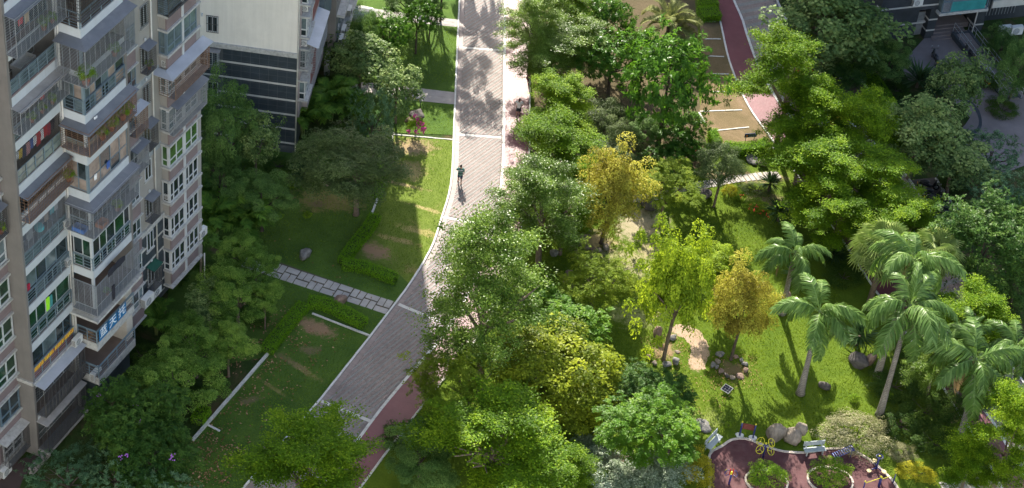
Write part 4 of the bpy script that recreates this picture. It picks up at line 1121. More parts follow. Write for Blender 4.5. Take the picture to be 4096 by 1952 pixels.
# ---------------------------------------------------------------- vegetation
def unit(v): return v / np.maximum(np.linalg.norm(v, axis=1, keepdims=True), 1e-9)
def leaf_quads(pos, nrm, tan, L, Wd, lv, name, fold=0.0):
    n = len(pos)
    nrm = unit(nrm)
    tan = unit(tan - nrm * np.sum(tan * nrm, 1, keepdims=True))
    bi = np.cross(nrm, tan)
    L = np.broadcast_to(L, (n,))[:, None]; Wd = np.broadcast_to(Wd, (n,))[:, None]
    V = np.stack([pos, pos + tan * L * 0.45 + bi * Wd * 0.5 + nrm * L * fold, pos + tan * L - nrm * L * fold, pos + tan * L * 0.45 - bi * Wd * 0.5 + nrm * L * fold], 1).reshape(-1, 3)
    F = np.arange(n * 4).reshape(-1, 4)
    return mesh_np(name, V, F, np.clip(lv, 0, 1))
def rdir(n, r):
    v = r.normal(size=(n, 3)); return unit(v)
def crown_round(seed, nc=70, cr=0.26, per=130, leaf=0.055, asp=0.5, up=0.5, drop=0.25, name='crown', hollow=0.72, flat=1.0, lower=-0.55, lump=0.18):
    """clumps of leaves over an uneven ellipsoid; unit radius"""
    r = np.random.default_rng(seed)
    c = rdir(nc * 3, r); c = c[c[:, 2] > lower][:nc]
    az = np.arctan2(c[:, 1], c[:, 0])
    ph = r.uniform(0, 6.28, 4)
    wob = 1 + lump * (np.sin(2 * az + ph[0]) * 0.5 + np.sin(3 * az + ph[1] + 2 * c[:, 2]) * 0.5 + 0.6 * np.sin(5 * az + ph[2] + 4 * c[:, 2]))
    rad = r.uniform(hollow, 1.0, nc) * wob * (1 - cr * 0.6)
    cc = c * rad[:, None]
    crs = cr * r.uniform(0.6, 1.3, nc)
    n = nc * per
    k = np.repeat(np.arange(nc), per)
    d = rdir(n, r); d[:, 2] = np.abs(d[:, 2]) * np.where(r.uniform(size=n) < 0.84, 1, -0.6)
    d = unit(d)
    pos = cc[k] + d * (crs[k] * r.uniform(0.55, 1.0, n) ** 0.6)[:, None] * np.array([1, 1, flat])
    nrm = unit(d * 0.7 + c[k] * 0.35 + np.array([0, 0, up]) + r.normal(size=(n, 3)) * 0.45)
    tan = d + r.normal(size=(n, 3)) * 0.6 + np.array([0, 0, -drop])
    cl = r.normal(0.46, 0.2, nc)
    lv = cl[k] + r.normal(0, 0.2, n)
    return leaf_quads(pos, nrm, tan, leaf * r.uniform(0.7, 1.3, n), leaf * asp * r.uniform(0.8, 1.2, n), lv, name)
def crown_layer(seed, nb=50, per=58, leaf=0.045, asp=0.6, name='crown', levels=7, thick=.28):
    """tiers of flat sprays along forking, near-horizontal branches with gaps between them"""
    r = np.random.default_rng(seed)
    P = []; N_ = []; T = []; LV = []
    for b in range(nb):
        lev = ((b % levels) + r.uniform(-.3, .3)) / (levels - 1); lev = min(max(lev, 0), 1)
        z0 = -0.72 + 1.5 * lev
        env = (1 - 0.62 * lev ** 1.8) * (0.72 + 0.28 * min(1, lev * 3.5))
        rad = env * r.choice([0.62, 0.85, 1.0, 1.12, 1.25]) * r.uniform(0.92, 1.06)
        az = b * 2.39996 + r.uniform(-0.5, 0.5)
        rise = r.uniform(0.10, 0.42) + 0.5 * lev ** 2
        twigs = [(az, 0.3, 1.0)] + [(az + r.choice([-1, 1]) * r.uniform(0.3, 0.65), r.uniform(.35, .6), r.uniform(0.6, 0.95)) for _ in range(3)]
        tone = r.normal(0.44, 0.13)
        for (ta, t0, t1) in twigs:
            ncl = max(2, int(5.5 * rad * (t1 - t0) / 0.7))
            t = t0 + (t1 - t0) * (np.arange(ncl) + r.uniform(.2, .9, ncl)) / ncl
            st = np.array([math.cos(az), math.sin(az)]) * (t0 * rad); d = np.array([math.cos(ta), math.sin(ta)])
            cxy = st[None] + d[None] * ((t - t0) * rad)[:, None] + r.normal(0, .025, (ncl, 2))
            rr = np.linalg.norm(cxy, axis=1)
            cz = z0 + rise * rr - 0.30 * rr ** 2 + r.normal(0, 0.018, ncl)
            k = np.repeat(np.arange(ncl), per); n = len(k)
            sz = r.uniform(0.055, 0.115, ncl)
            off = r.normal(size=(n, 3)) * np.array([1, 1, thick]) * sz[k][:, None] * 0.72
            P.append(np.concatenate([cxy[k], cz[k][:, None]], 1) + off)
            N_.append(np.array([0, 0, 1.0]) + r.normal(size=(n, 3)) * 0.42)
            T.append(np.concatenate([np.tile(d, (n, 1)), np.zeros((n, 1))], 1) * 0.6 + r.normal(size=(n, 3)) * 0.7)
            LV.append(tone + np.repeat(r.normal(0, 0.10, ncl), per) + 0.3 * (t[k] - .5) + r.normal(0, 0.17, n))  # tips lighter: young leaves, plus sun glow put into the tone
    ncl = 34; c = r.normal(size=(ncl, 2)) * .2; cz = r.uniform(.15, .78, ncl); k = np.repeat(np.arange(ncl), per); n = len(k)
    P.append(np.concatenate([c[k], cz[k][:, None]], 1) + r.normal(size=(n, 3)) * np.array([.075, .075, .03])); N_.append(np.array([0, 0, 1.0]) + r.normal(size=(n, 3)) * .45); T.append(r.normal(size=(n, 3))); LV.append(r.normal(.5, .15, ncl)[k] + r.normal(0, .17, n))
    pos = np.concatenate(P); n = len(pos)
    return leaf_quads(pos, np.concatenate(N_), np.concatenate(T), leaf * r.uniform(0.7, 1.3, n), leaf * asp, np.concatenate(LV), name)
def crown_pinnate(seed, nc=60, per=7, leaf=0.16, pairs=6, name='crown', lower=-0.5, flat=0.9, droop=0.8, cr=0.2, hollow=0.65, wid=0.28):
    """compound leaves: rachis with leaflets each side"""
    r = np.random.default_rng(seed)
    c = rdir(nc * 3, r); c = c[c[:, 2] > lower][:nc]
    az = np.arctan2(c[:, 1], c[:, 0]); wob = 1 + .22 * np.sin(3 * az + seed) + .16 * np.sin(5 * az + 4 * c[:, 2] + 2 * seed)
    cc = c * (r.uniform(hollow, 1.0, nc) * wob)[:, None] * np.array([1, 1, flat])
    k = np.repeat(np.arange(nc), per); n = len(k)
    d = unit(c[k] * 0.7 + r.normal(size=(n, 3)) * 0.8 + np.array([0, 0, 0.25]))
    start = cc[k] + r.normal(size=(n, 3)) * cr * 0.4
    cl = r.normal(0.45, 0.18, nc)
    P = []; N_ = []; T = []; LV = []
    for i in range(pairs):
        f = (i + 0.6) / pairs
        pt = start + d * leaf * 1.6 * f + np.array([0, 0, -1]) * (leaf * droop * f * f)[..., None] if False else start + d * leaf * 1.6 * f + np.array([[0, 0, -leaf * droop * f * f]])
        sd = unit(np.cross(d, np.array([0, 0, 1.0])) + r.normal(size=(n, 3)) * 0.1)
        for s in (-1, 1):
            P.append(pt)
            T.append(sd * s + d * 0.55 + np.array([0, 0, -0.35]))
            N_.append(np.array([0, 0, 1.0]) + r.normal(size=(n, 3)) * 0.25 + d * 0.2)
            LV.append(cl[k] + r.normal(0, 0.12, n) + 0.05)
    pos = np.concatenate(P); m_ = len(pos)
    return leaf_quads(pos, np.concatenate(N_), np.concatenate(T), leaf * 0.62 * r.uniform(0.8, 1.2, m_), leaf * wid, np.concatenate(LV), name)
def crown_whorl(seed, nc=60, per=14, leaf=0.17, asp=0.3, name='crown', lower=-0.45, hollow=0.6, droop=0.45, flat=0.95):
    """rosettes of long leaves at twig ends (glossy broad-leaf trees)"""
    r = np.random.default_rng(seed)
    c = rdir(nc * 3, r); c = c[c[:, 2] > lower][:nc]
    az = np.arctan2(c[:, 1], c[:, 0])
    cc = c * (r.uniform(hollow, 0.95, nc) * (1 + 0.18 * np.sin(3 * az + seed) + .12 * np.sin(5 * az + 3 * c[:, 2])))[:, None] * np.array([1, 1, flat])
    ax = unit(c + np.array([0, 0, 0.6]) + r.normal(size=(nc, 3)) * 0.25)
    k = np.repeat(np.arange(nc), per); n = len(k)
    rd = r.normal(size=(n, 3)); rd = unit(rd - ax[k] * np.sum(rd * ax[k], 1, keepdims=True))
    lift = r.uniform(-droop, 0.7, n)[:, None]
    tan = unit(rd + ax[k] * lift)
    nrm = unit(ax[k] - rd * lift + r.normal(size=(n, 3)) * 0.2)
    lv = r.normal(0.47, 0.16, nc)[k] + r.normal(0, 0.13, n)
    pos = cc[k] + ax[k] * (r.uniform(-0.05, 0.05, n))[:, None]
    return leaf_quads(pos, nrm, tan, leaf * r.uniform(0.7, 1.2, n), leaf * asp, lv, name, fold=0.08)

M_bark = mat('grey_brown_bark', (0.16, 0.12, 0.09), 0.9, 0.3, 4, bmp=0.4)
M_bark2 = mat('dark_bark', (0.085, 0.065, 0.05), 0.9, 0.3, 4, bmp=0.4)
M_bark3 = mat('pale_bark', (0.34, 0.29, 0.23), 0.9, 0.25, 4, bmp=0.4)
def trunk_mesh(seed, nlimb=7, name='trunk', fork=0.55, r0=0.05, spread=0.62):
    """height 1 = crown centre, radius scaled with the crown"""
    r = random.Random(seed); mb = MB()
    top = (r.uniform(-.06, .06), r.uniform(-.06, .06))
    mb.tube([(0, 0, -0.02), (0.01, 0, 0.04), (top[0] * .4, top[1] * .4, fork * 0.5), (top[0], top[1], fork), (top[0] * 1.3, top[1] * 1.3, 1.12)], [r0 * 1.5, r0 * 1.1, r0, r0 * .9, r0 * .25], 8)
    for i in range(nlimb):
        a = 2 * PI * i / nlimb + r.uniform(-.3, .3); h0 = fork * r.uniform(0.85, 1.3); l = spread * r.uniform(0.7, 1.15); z1 = r.uniform(0.85, 1.12)
        p0 = Vector((top[0], top[1], h0)); p1 = Vector((math.cos(a) * l * .5, math.sin(a) * l * .5, (h0 + z1) / 2 + .04)); p2 = Vector((math.cos(a) * l, math.sin(a) * l, z1))
        mb.tube([p0, p1, p2], [r0 * .55, r0 * .38, r0 * .12], 6)
        for j in range(2):
            b = a + r.choice((-1, 1)) * r.uniform(.5, .9)
            mb.tube([p1, p1 + Vector((math.cos(b) * l * .4, math.sin(b) * l * .4, .08))], [r0 * .28, r0 * .1], 5)
    return mb.mesh(name, True)

G = {
 'layer':  dict(mat=leafmat('terminalia_leaf', (0.03, 0.07, 0.006), (0.085, 0.17, 0.009), (0.25, 0.35, 0.016), (0.42, 0.53, 0.012), 0.3, 0.45, 0.4), gen=lambda s: crown_layer(s, 50, 95, 0.034), bark=M_bark),  # darks lowered and lights yellowed to add shade and sun glow
 'pale':   dict(mat=leafmat('pale_fine_leaf', (0.03, 0.065, 0.009), (0.09, 0.165, 0.022), (0.25, 0.35, 0.065), (0.38, 0.5, 0.03), 0.3, 0.33, 0.9), gen=lambda s: crown_layer(s, 62, 92, 0.031, 0.55, levels=9, thick=.42), bark=M_bark),
 'round':  dict(mat=leafmat('camphor_leaf', (0.035, 0.08, 0.014), (0.115, 0.215, 0.036), (0.27, 0.38, 0.07), (0.3, 0.46, 0.03), 0.36, 0.42), gen=lambda s: crown_round(s, 105, 0.17, 330, 0.037, lump=.32, hollow=.66), bark=M_bark),
 'dark':   dict(mat=leafmat('dark_leaf', (0.028, 0.065, 0.018), (0.07, 0.14, 0.034), (0.15, 0.235, 0.06), (0.18, 0.32, 0.03), 0.3, 0.42), gen=lambda s: crown_round(s, 105, 0.17, 300, 0.038, lump=.34, hollow=.62), bark=M_bark2),
 'broad':  dict(mat=leafmat('glossy_leaf', (0.03, 0.075, 0.012), (0.055, 0.135, 0.018), (0.1, 0.2, 0.024), (0.18, 0.40, 0.02), 0.36, 0.3, 0.55), gen=lambda s: crown_whorl(s, 330, 17, 0.115, 0.32, hollow=0.55), bark=M_bark2),
 'grey':   dict(mat=leafmat('grey_green_leaf', (0.04, 0.062, 0.022), (0.075, 0.11, 0.036), (0.14, 0.18, 0.065), (0.18, 0.27, 0.05), 0.3, 0.4, 0.5), gen=lambda s: crown_round(s, 120, 0.19, 200, 0.05, 0.4, lump=.28, hollow=.6), bark=M_bark),
 'gold':   dict(mat=leafmat('yellow_bronze_leaf', (0.10, 0.08, 0.014), (0.245, 0.22, 0.03), (0.46, 0.43, 0.07), (0.5, 0.48, 0.05), 0.3, 0.45), gen=lambda s: crown_round(s, 130, 0.19, 190, 0.054, 0.5, lump=.34, up=.6, hollow=.6), bark=M_bark2),
 'lime':   dict(mat=leafmat('yellow_green_leaf', (0.10, 0.16, 0.015), (0.2, 0.29, 0.02), (0.34, 0.42, 0.03), (0.5, 0.6, 0.03), 0.45, 0.45), gen=lambda s: crown_round(s, 170, 0.15, 140, 0.055, 0.65, hollow=.45, lump=.4, up=.8, lower=-.8), bark=M_bark),
 'olive':  dict(mat=leafmat('olive_yellow_leaf', (0.06, 0.09, 0.009), (0.145, 0.19, 0.015), (0.32, 0.36, 0.025), (0.46, 0.5, 0.03), 0.34, 0.42), gen=lambda s: crown_round(s, 140, 0.18, 130, 0.062, 0.55, lump=.2, up=.7), bark=M_bark2),
 'pinn':   dict(mat=leafmat('compound_leaf', (0.03, 0.08, 0.009), (0.065, 0.15, 0.012), (0.16, 0.26, 0.017), (0.32, 0.46, 0.015), 0.32, 0.4, 0.4), gen=lambda s: crown_pinnate(s, 180, 7, 0.12, 6, droop=1.2), bark=M_bark2),
 'pinnd':  dict(mat=leafmat('dark_compound_leaf', (0.018, 0.05, 0.012), (0.045, 0.10, 0.02), (0.10, 0.17, 0.03), (0.18, 0.3, 0.02), 0.3, 0.4, 0.4), gen=lambda s: crown_pinnate(s, 190, 7, 0.115, 6), bark=M_bark2),
 'silver': dict(mat=leafmat('silver_leaf', (0.06, 0.09, 0.05), (0.16, 0.21, 0.13), (0.36, 0.42, 0.30), (0.25, 0.33, 0.12), 0.2, 0.35, 0.9), gen=lambda s: crown_round(s, 120, 0.19, 140, 0.06, 0.42, lump=.3, hollow=.6), bark=M_bark),
 'fern':   dict(mat=leafmat('feathery_leaf', (0.06, 0.10, 0.012), (0.13, 0.19, 0.018), (0.25, 0.3, 0.025), (0.42, 0.5, 0.03), 0.45, 0.5, 0.3), gen=lambda s: crown_pinnate(s, 120, 7, 0.12, 7, flat=.7, hollow=.45, lower=-.7, wid=.2), bark=M_bark),
 'large':  dict(mat=leafmat('large_pale_leaf', (0.05, 0.09, 0.03), (0.13, 0.20, 0.06), (0.27, 0.33, 0.11), (0.24, 0.36, 0.06), 0.32, 0.4), gen=lambda s: crown_round(s, 110, 0.18, 75, 0.075, 0.75, up=.9, lump=.28, hollow=.55), bark=M_bark),
 'blue':   dict(mat=leafmat('blue_green_leaf', (0.035, 0.08, 0.04), (0.09, 0.17, 0.08), (0.19, 0.29, 0.14), (0.16, 0.3, 0.08), 0.3, 0.4), gen=lambda s: crown_whorl(s, 330, 12, 0.085, 0.3, hollow=.6), bark=M_bark2),
}
_cache = {}
def proto(kind, variant):
    k = (kind, variant)
    if k not in _cache:
        me = G[kind]['gen'](1000 + 17 * variant + sum(map(ord, kind))); me.materials.append(G[kind]['mat'])
        tm = trunk_mesh(55 + variant * 3 + len(kind)); tm.materials.append(G[kind]['bark'])
        _cache[k] = (me, tm)
    return _cache[k]
_tn = [0]
def tree(kind, u, v, r, h, label, base=None, clear=1.6, name='tree', group=None, hc=None, nv=2, cat='tree', rz=None, sx=0.0):
    """crown centre seen at u, v (2576-wide picture), half-width r and half-height h in those pixels"""
    _tn[0] += 1
    s_ = 33.0
    g0 = q(u, v + h * 0.4)
    s_ = 8242 / ((np.array(g0) - CPOS) @ _f) / K
    R = r * (1.2 if kind in ('layer', 'pale') else 1.0 if kind in ('round', 'pinn') else 1.1) / s_
    Vr = math.sqrt(max(h * h - (0.60 * r) ** 2, (0.42 * r) ** 2)) / 0.77 / s_ * 1.08
    if base is not None:
        b = q(*base)
        lo, hi = 0.3, 25.0
        for _ in range(40):
            mid = (lo + hi) / 2
            if proj((b.x, b.y, mid))[1] / K > v: lo = mid
            else: hi = mid
        hz = lo
        cpt = q(u, v, hz); off = cpt - Vector((b.x, b.y, hz))
    else:
        hz = hc or (Vr * 0.95 + clear)
        p = q(u, v, hz); b = Vector((p.x - sx, p.y, 0)); off = Vector((2 * sx, 0, 0))
    cm, tm = proto(kind, _tn[0] % (4 if kind == 'layer' else nv))
    e = empty(name, (b.x, b.y, 0))
    a = rz if rz is not None else (_tn[0] * 2.399) % 6.283
    link('trunk', tm, None, e, (0, 0, 0), (0, 0, a * 0), (R, R, hz))
    link('crown', cm, None, e, (off.x * .5, off.y * .5, hz), (0, 0, a), (R * 1.05, R * 1.05, Vr * 1.05))
    tag(e, label, cat, group)
    return e
# ---------------------------------------------------------------- trees, left side
T = tree
T('round', 605, 625, 58, 42, 'rounded green tree beside the papaya tree, nearest the shaded lawn path')
T('round', 645, 672, 62, 48, 'rounded bright green tree hiding the start of the stone slab path')
T('round', 600, 745, 88, 62, 'broad bushy green tree between the slab path and the tower')
T('large', 528, 762, 58, 40, 'pale large-leaved tree at the foot of the tower by the blue banner')
T('round', 668, 752, 40, 40, 'small bushy green tree next to the brown boulder and hedge')
T('round', 492, 868, 88, 62, 'dense green tree below the pale large-leaved tree')
T('round', 575, 862, 60, 55, 'shaded bushy green tree leaning over the leaf-strewn soil strip')
T('round', 438, 968, 118, 82, 'large domed bright green tree beside the lower parking lawn corner', clear=1.2)
T('pinnd', 335, 1065, 92, 92, 'dark compound-leaved crape tree with purple flowers by the tower base', clear=.8)
T('pinnd', 392, 1150, 80, 75, 'dark leafy crape tree at the bottom beside the leaf-covered lawn', clear=.8)
T('blue', 165, 1195, 92, 48, 'blue-green star-leaved tree in front of the tower terrace', clear=.8)
T('blue', 290, 1185, 70, 60, 'blue-green star-leaved tree between terrace tree and crape tree', clear=.8)
T('blue', 400, 1215, 90, 40, 'blue-green star-leaved tree at the bottom edge', clear=.8)
T('dark', 565, 320, 78, 105, 'tall dense dark green tree in front of the dark tiled wall', clear=2.0)
T('large', 645, 355, 55, 65, 'loose large-leaved tree by the dark opening of the tiled wall', clear=2)
T('dark', 660, 490, 70, 55, 'feathery dark green tree over the shaded lawn near the areca palms', clear=2)
T('dark', 550, 425, 45, 48, 'dark green tree close to the tower corner bay', clear=1.5)
T('grey', 858, 415, 118, 88, 'large round grey-green tree standing on the shaded lawn', base=(895, 540))
T('dark', 800, 372, 38, 26, 'low green tree between the fan of palms and round grey-green tree', clear=1.)
T('blue', 940, 300, 52, 78, 'dense blue-green tree beside the pale paved cross path', clear=.8)
T('large', 905, 150, 75, 62, 'spreading tree with pale lobed leaves and forked dark trunk', base=(903, 240))
T('dark', 925, 95, 48, 62, 'dark clipped bushy tree at the corner of the beige building', clear=.3)
T('broad', 990, 82, 48, 46, 'glossy big-leaved tree on the small upper lawn, left of the umbrella tree', base=(975, 172))
T('broad', 1068, 40, 44, 42, 'umbrella-leaved tree with bare leaning trunk by the upper path', base=(1045, 135))
T('dark', 1010, 5, 55, 30, 'dark tree at the top edge beyond the upper path', base=(1020, 62))
T('large', 1000, 222, 58, 58, 'sunlit shiny pale-leaved tree at the paved cross path', clear=1.4)
# off to the top: trees that only throw their shade on the road
T('dark', 1162, -258, 42, 44, 'round tree beyond the top edge shading the brick road', hc=8.0, sx=2.2)
T('dark', 1172, -166, 52, 50, 'spreading tree beyond the top edge shading the lower part of the road', hc=8.0, sx=2.9)
T('dark', 1062, -140, 66, 55, 'round tree beyond the top edge shading the small upper lawn', hc=6.0)
T('dark', 1120, -100, 48, 45, 'tree beyond the top edge shading the kerb of the upper lawn', hc=6.0)
T('dark', 1085, 20, 30, 24, 'small tree at the top edge right of the umbrella tree', hc=3.0)
# ---------------------------------------------------------------- trees along the road
T('pale', 1345, 62, 78, 78, 'fine-leaved tree at the top beside the red track', clear=2.5)
T('layer', 1435, 28, 82, 65, 'fine-leaved dark green tree at the top edge right of the track', clear=2.5)
T('pale', 1392, 130, 98, 62, 'wide layered green tree overhanging the upper red track', clear=2.2)
T('broad', 1525, 50, 62, 62, 'glossy tree left of the feathery date palm')
T('broad', 1548, 150, 78, 68, 'glossy green tree with dark trunk on the bare earth', base=(1528, 245))
T('broad', 1682, 205, 108, 118, 'largest glossy green tree, dense and sunlit, beside the parking bays', clear=2)
T('layer', 1408, 262, 88, 72, 'bright layered green tree partly hiding the walker in white')
T('layer', 1392, 380, 106, 88, 'bright layered green tree just below the walker in white')
T('pale', 1340, 510, 112, 100, 'pale layered tree overhanging the curved red track', base=(1352, 668))
T('layer', 1440, 545, 70, 62, 'layered green tree left of the bronze-leaved tree', base=(1408, 640))
T('pale', 1205, 735, 150, 165, 'biggest pale green tree at the bend of the road, hiding the track', base=(1205, 955))
T('layer', 1460, 460, 62, 60, 'layered green tree touching the bronze-leaved tree from the left', clear=1.5)
T('pale', 1470, 110, 70, 60, 'fine-leaved pale tree between the track trees and glossy trees at top', clear=2)
T('broad', 1610, 120, 55, 50, 'glossy tree between the two larger glossy trees', clear=1.5)
T('grey', 1515, 292, 55, 42, 'grey-green small tree on the shaded bare earth', base=(1520, 345))
T('grey', 1562, 345, 42, 38, 'small grey-green tree right behind the pale shrub tree', clear=.8)
T('grey', 1538, 398, 62, 34, 'pale shrub tree just above the bronze-leaved tree', clear=.5)
T('broad', 1692, 355, 58, 36, 'low glossy tree under the large glossy tree', clear=.8)
T('broad', 1680, 405, 60, 34, 'low dark glossy tree above the yellow feathery tree', clear=.6)
T('gold', 1540, 492, 84, 106, 'bronze and yellow leaved round tree beside the boulders', base=(1512, 612))
T('fern', 1690, 462, 68, 50, 'yellow feathery tree in front of the dark boulder', base=(1660, 575))
T('grey', 1798, 418, 60, 52, 'olive-leaved tree with slender trunk on the sunny lawn', base=(1795, 520))
T('fern', 1500, 705, 78, 68, 'thin yellow-green feathery tree casting long shade on the lawn', base=(1486, 800))
T('lime', 1690, 715, 82, 135, 'tall lime green tree with forked trunk ringed by stones', base=(1668, 905))
T('lime', 1792, 670, 58, 48, 'small lime green tree with thin bare trunk', base=(1790, 766))
T('gold', 1868, 770, 70, 98, 'yellow-orange tree ringed by rounded stones', base=(1838, 905))
T('pinn', 1395, 820, 105, 62, 'dark glossy tree with drooping compound leaves below the road bend', clear=1.5)
T('olive', 1395, 930, 140, 95, 'wide olive-yellow round tree in the lower middle', clear=1.5)
T('olive', 1450, 1010, 95, 70, 'dim olive-green tree in front of the wide olive-yellow tree', clear=1.)
T('fern', 1095, 955, 82, 78, 'thin feathery tree over the lower red track', base=(1170, 1075))
T('layer', 1255, 1105, 162, 112, 'wide layered green tree at the bottom centre', clear=2.5)
T('layer', 775, 1165, 160, 100, 'wide layered green tree covering the bottom of the brick road', clear=2.5)
T('dark', 1060, 1150, 95, 62, 'dark shaded tree at the bottom beside the red track', clear=.6)
T('layer', 1420, 1190, 90, 55, 'layered green tree at the bottom edge above silver shrubs', clear=1)
T('pinnd', 1640, 1005, 76, 68, 'dark round tree with brownish flower tips on the lawn', clear=1.)
T('pinn', 1590, 1075, 104, 66, 'bright drooping-leaved tree over the sandy pit', base=(1660, 1205))
T('silver', 1520, 1205, 82, 38, 'silvery shrub at the bottom, left of the sandy pit wall', clear=.2, cat='shrub', name='shrub')
T('silver', 1640, 1212, 88, 36, 'silvery shrub at the bottom below the sandy pit wall', clear=.2, cat='shrub', name='shrub')
T('silver', 1475, 1130, 42, 36, 'silvery shrub beside the sandy pit', clear=.2, cat='shrub', name='shrub')
# ---------------------------------------------------------------- trees right
T('layer', 1935, 185, 108, 98, 'bright layered tree standing between bays and second track', base=(1950, 370))
T('layer', 2040, 290, 100, 88, 'bright layered tree half in shade beside the red car', clear=2.5)
T('layer', 2160, 330, 98, 88, 'shaded layered tree between the second road and the dry plot', clear=2.5)
T('layer', 2075, 432, 122, 88, 'bright layered tree over the second road, above the fan plants', clear=2.5)
T('layer', 2205, 465, 108, 85, 'layered tree with sunlit edge over the middle of the second road', clear=2.5)
T('layer', 2115, 545, 95, 72, 'dim layered tree above the first royal palm', clear=2)
T('layer', 2270, 560, 105, 62, 'sunlit layered tree beside the parked scooters', clear=2.5)
T('layer', 2020, 372, 75, 58, 'layered tree hanging over the stepping stones', clear=2)
T('large', 2095, 62, 128, 98, 'large shaded pale-leaved tree by the building entrance', clear=2.5)
T('large', 2045, 118, 70, 50, 'shaded pale-leaved tree beside the second road kerb', clear=2)
T('dark', 2235, 150, 62, 48, 'dark tree beside the entrance pillar', clear=1)
T('large', 2412, 212, 62, 70, 'round shaded tree on the entrance plaza island', clear=1)
T('large', 2318, 325, 92, 78, 'pale shaded tree below the plaza kerb', clear=2.5)
T('large', 2405, 400, 88, 58, 'pale shaded tree above the scooters', clear=2)
T('blue', 2490, 385, 78, 60, 'bluish shaded tree right of the plaza', clear=1.5)
T('blue', 2505, 475, 88, 62, 'bluish shaded tree near the right edge', clear=1.5)
T('pinnd', 2475, 618, 98, 105, 'large dense compound-leaved tree near the right edge', clear=1.5)
T('pinnd', 2560, 580, 50, 70, 'compound-leaved tree cut by the right edge', clear=1.5)
T('layer', 2445, 800, 100, 82, 'bright layered tree between royal palms and right edge', clear=2.2)
T('pale', 2360, 905, 72, 62, 'dim layered tree behind the tallest royal palm', clear=2)
T('layer', 2525, 1085, 98, 108, 'bright layered tree in the lower right corner', base=(2500, 1222))
T('pale', 2480, 960, 70, 60, 'layered tree over the second road at right', clear=2)
T('layer', 2440, 1165, 72, 60, 'layered tree low at the second track end', clear=1)
T('dark', 2560, 720, 50, 60, 'dark undergrowth tree at right edge below compound-leaved tree', clear=.3)
T('dark', 2150, 120, 70, 60, 'dark undergrowth tree behind the plaza rosette', clear=.3)
T('dark', 2110, 190, 60, 35, 'dark low tree beside the dry plot edging', clear=.2)
T('dark', 2560, 180, 60, 70, 'fine green bamboo-like tree right of the ramp', clear=.1)
T('dark', 2520, 110, 40, 40, 'low green shrub at the top of the ramp', clear=.1, cat='shrub', name='shrub')

T('broad', 1738, 318, 42, 40, 'low glossy tree at the left edge of the dry bays', clear=.8)
T('broad', 1722, 372, 45, 34, 'low glossy tree beside the smooth rock at the bays corner', clear=.6)
T('dark', 1620, 330, 48, 38, 'dark small tree in the shade of the largest glossy tree', clear=.8)
# ---------------------------------------------------------------- palms, hedges, shrubs, flowers
M_palm = leafmat('palm_leaflet', (0.04, 0.085, 0.02), (0.09, 0.165, 0.04), (0.22, 0.32, 0.10), (0.3, 0.46, 0.04), 0.34, 0.33, 1.3)
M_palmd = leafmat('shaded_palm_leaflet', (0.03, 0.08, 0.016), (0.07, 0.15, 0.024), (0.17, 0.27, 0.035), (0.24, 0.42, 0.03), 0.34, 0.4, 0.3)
M_date = leafmat('date_palm_leaflet', (0.09, 0.11, 0.04), (0.17, 0.19, 0.07), (0.3, 0.31, 0.12), (0.38, 0.4, 0.1), 0.32, 0.45, 0.3)
M_fan = leafmat('fan_palm_leaf', (0.09, 0.13, 0.04), (0.17, 0.23, 0.07), (0.32, 0.38, 0.13), (0.42, 0.52, 0.08), 0.4, 0.4, 0.3)
def ringmat():
    m, nt, b = _newmat('ringed_palm_trunk'); P = obj_co(nt)
    w = _n(nt, 'ShaderNodeTexWave', bands_direction='Z'); w.inputs['Scale'].default_value = 2.2; w.inputs['Distortion'].default_value = 1.2
    nt.links.new(P, w.inputs['Vector'])
    c = ramp(nt, w.outputs['Fac'], [(0.1, (0.17, 0.15, 0.13)), (0.4, (0.33, 0.30, 0.27))])
    st = ramp(nt, noise(nt, 3.0, 6, .7, P), [(.35, (0.55, 0.52, 0.5)), (.7, (1, 1, 1))])
    nt.links.new(mixc(nt, 1.0, c, st, 'MULTIPLY'), b.inputs['Base Color']); b.inputs['Roughness'].default_value = .9
    return m
M_ptrunk = ringmat()
M_dryf = leafmat('dry_palm_leaflet', (0.12, 0.08, 0.04), (0.24, 0.17, 0.09), (0.38, 0.29, 0.16), (0.3, 0.2, 0.08), .2, .6, .2)
M_shaft = mat('green_crownshaft', (0.16, 0.22, 0.08), 0.5, 0.15, 1)
M_rach = mat('palm_rachis', (0.16, 0.20, 0.06), 0.6, 0.2, 2)
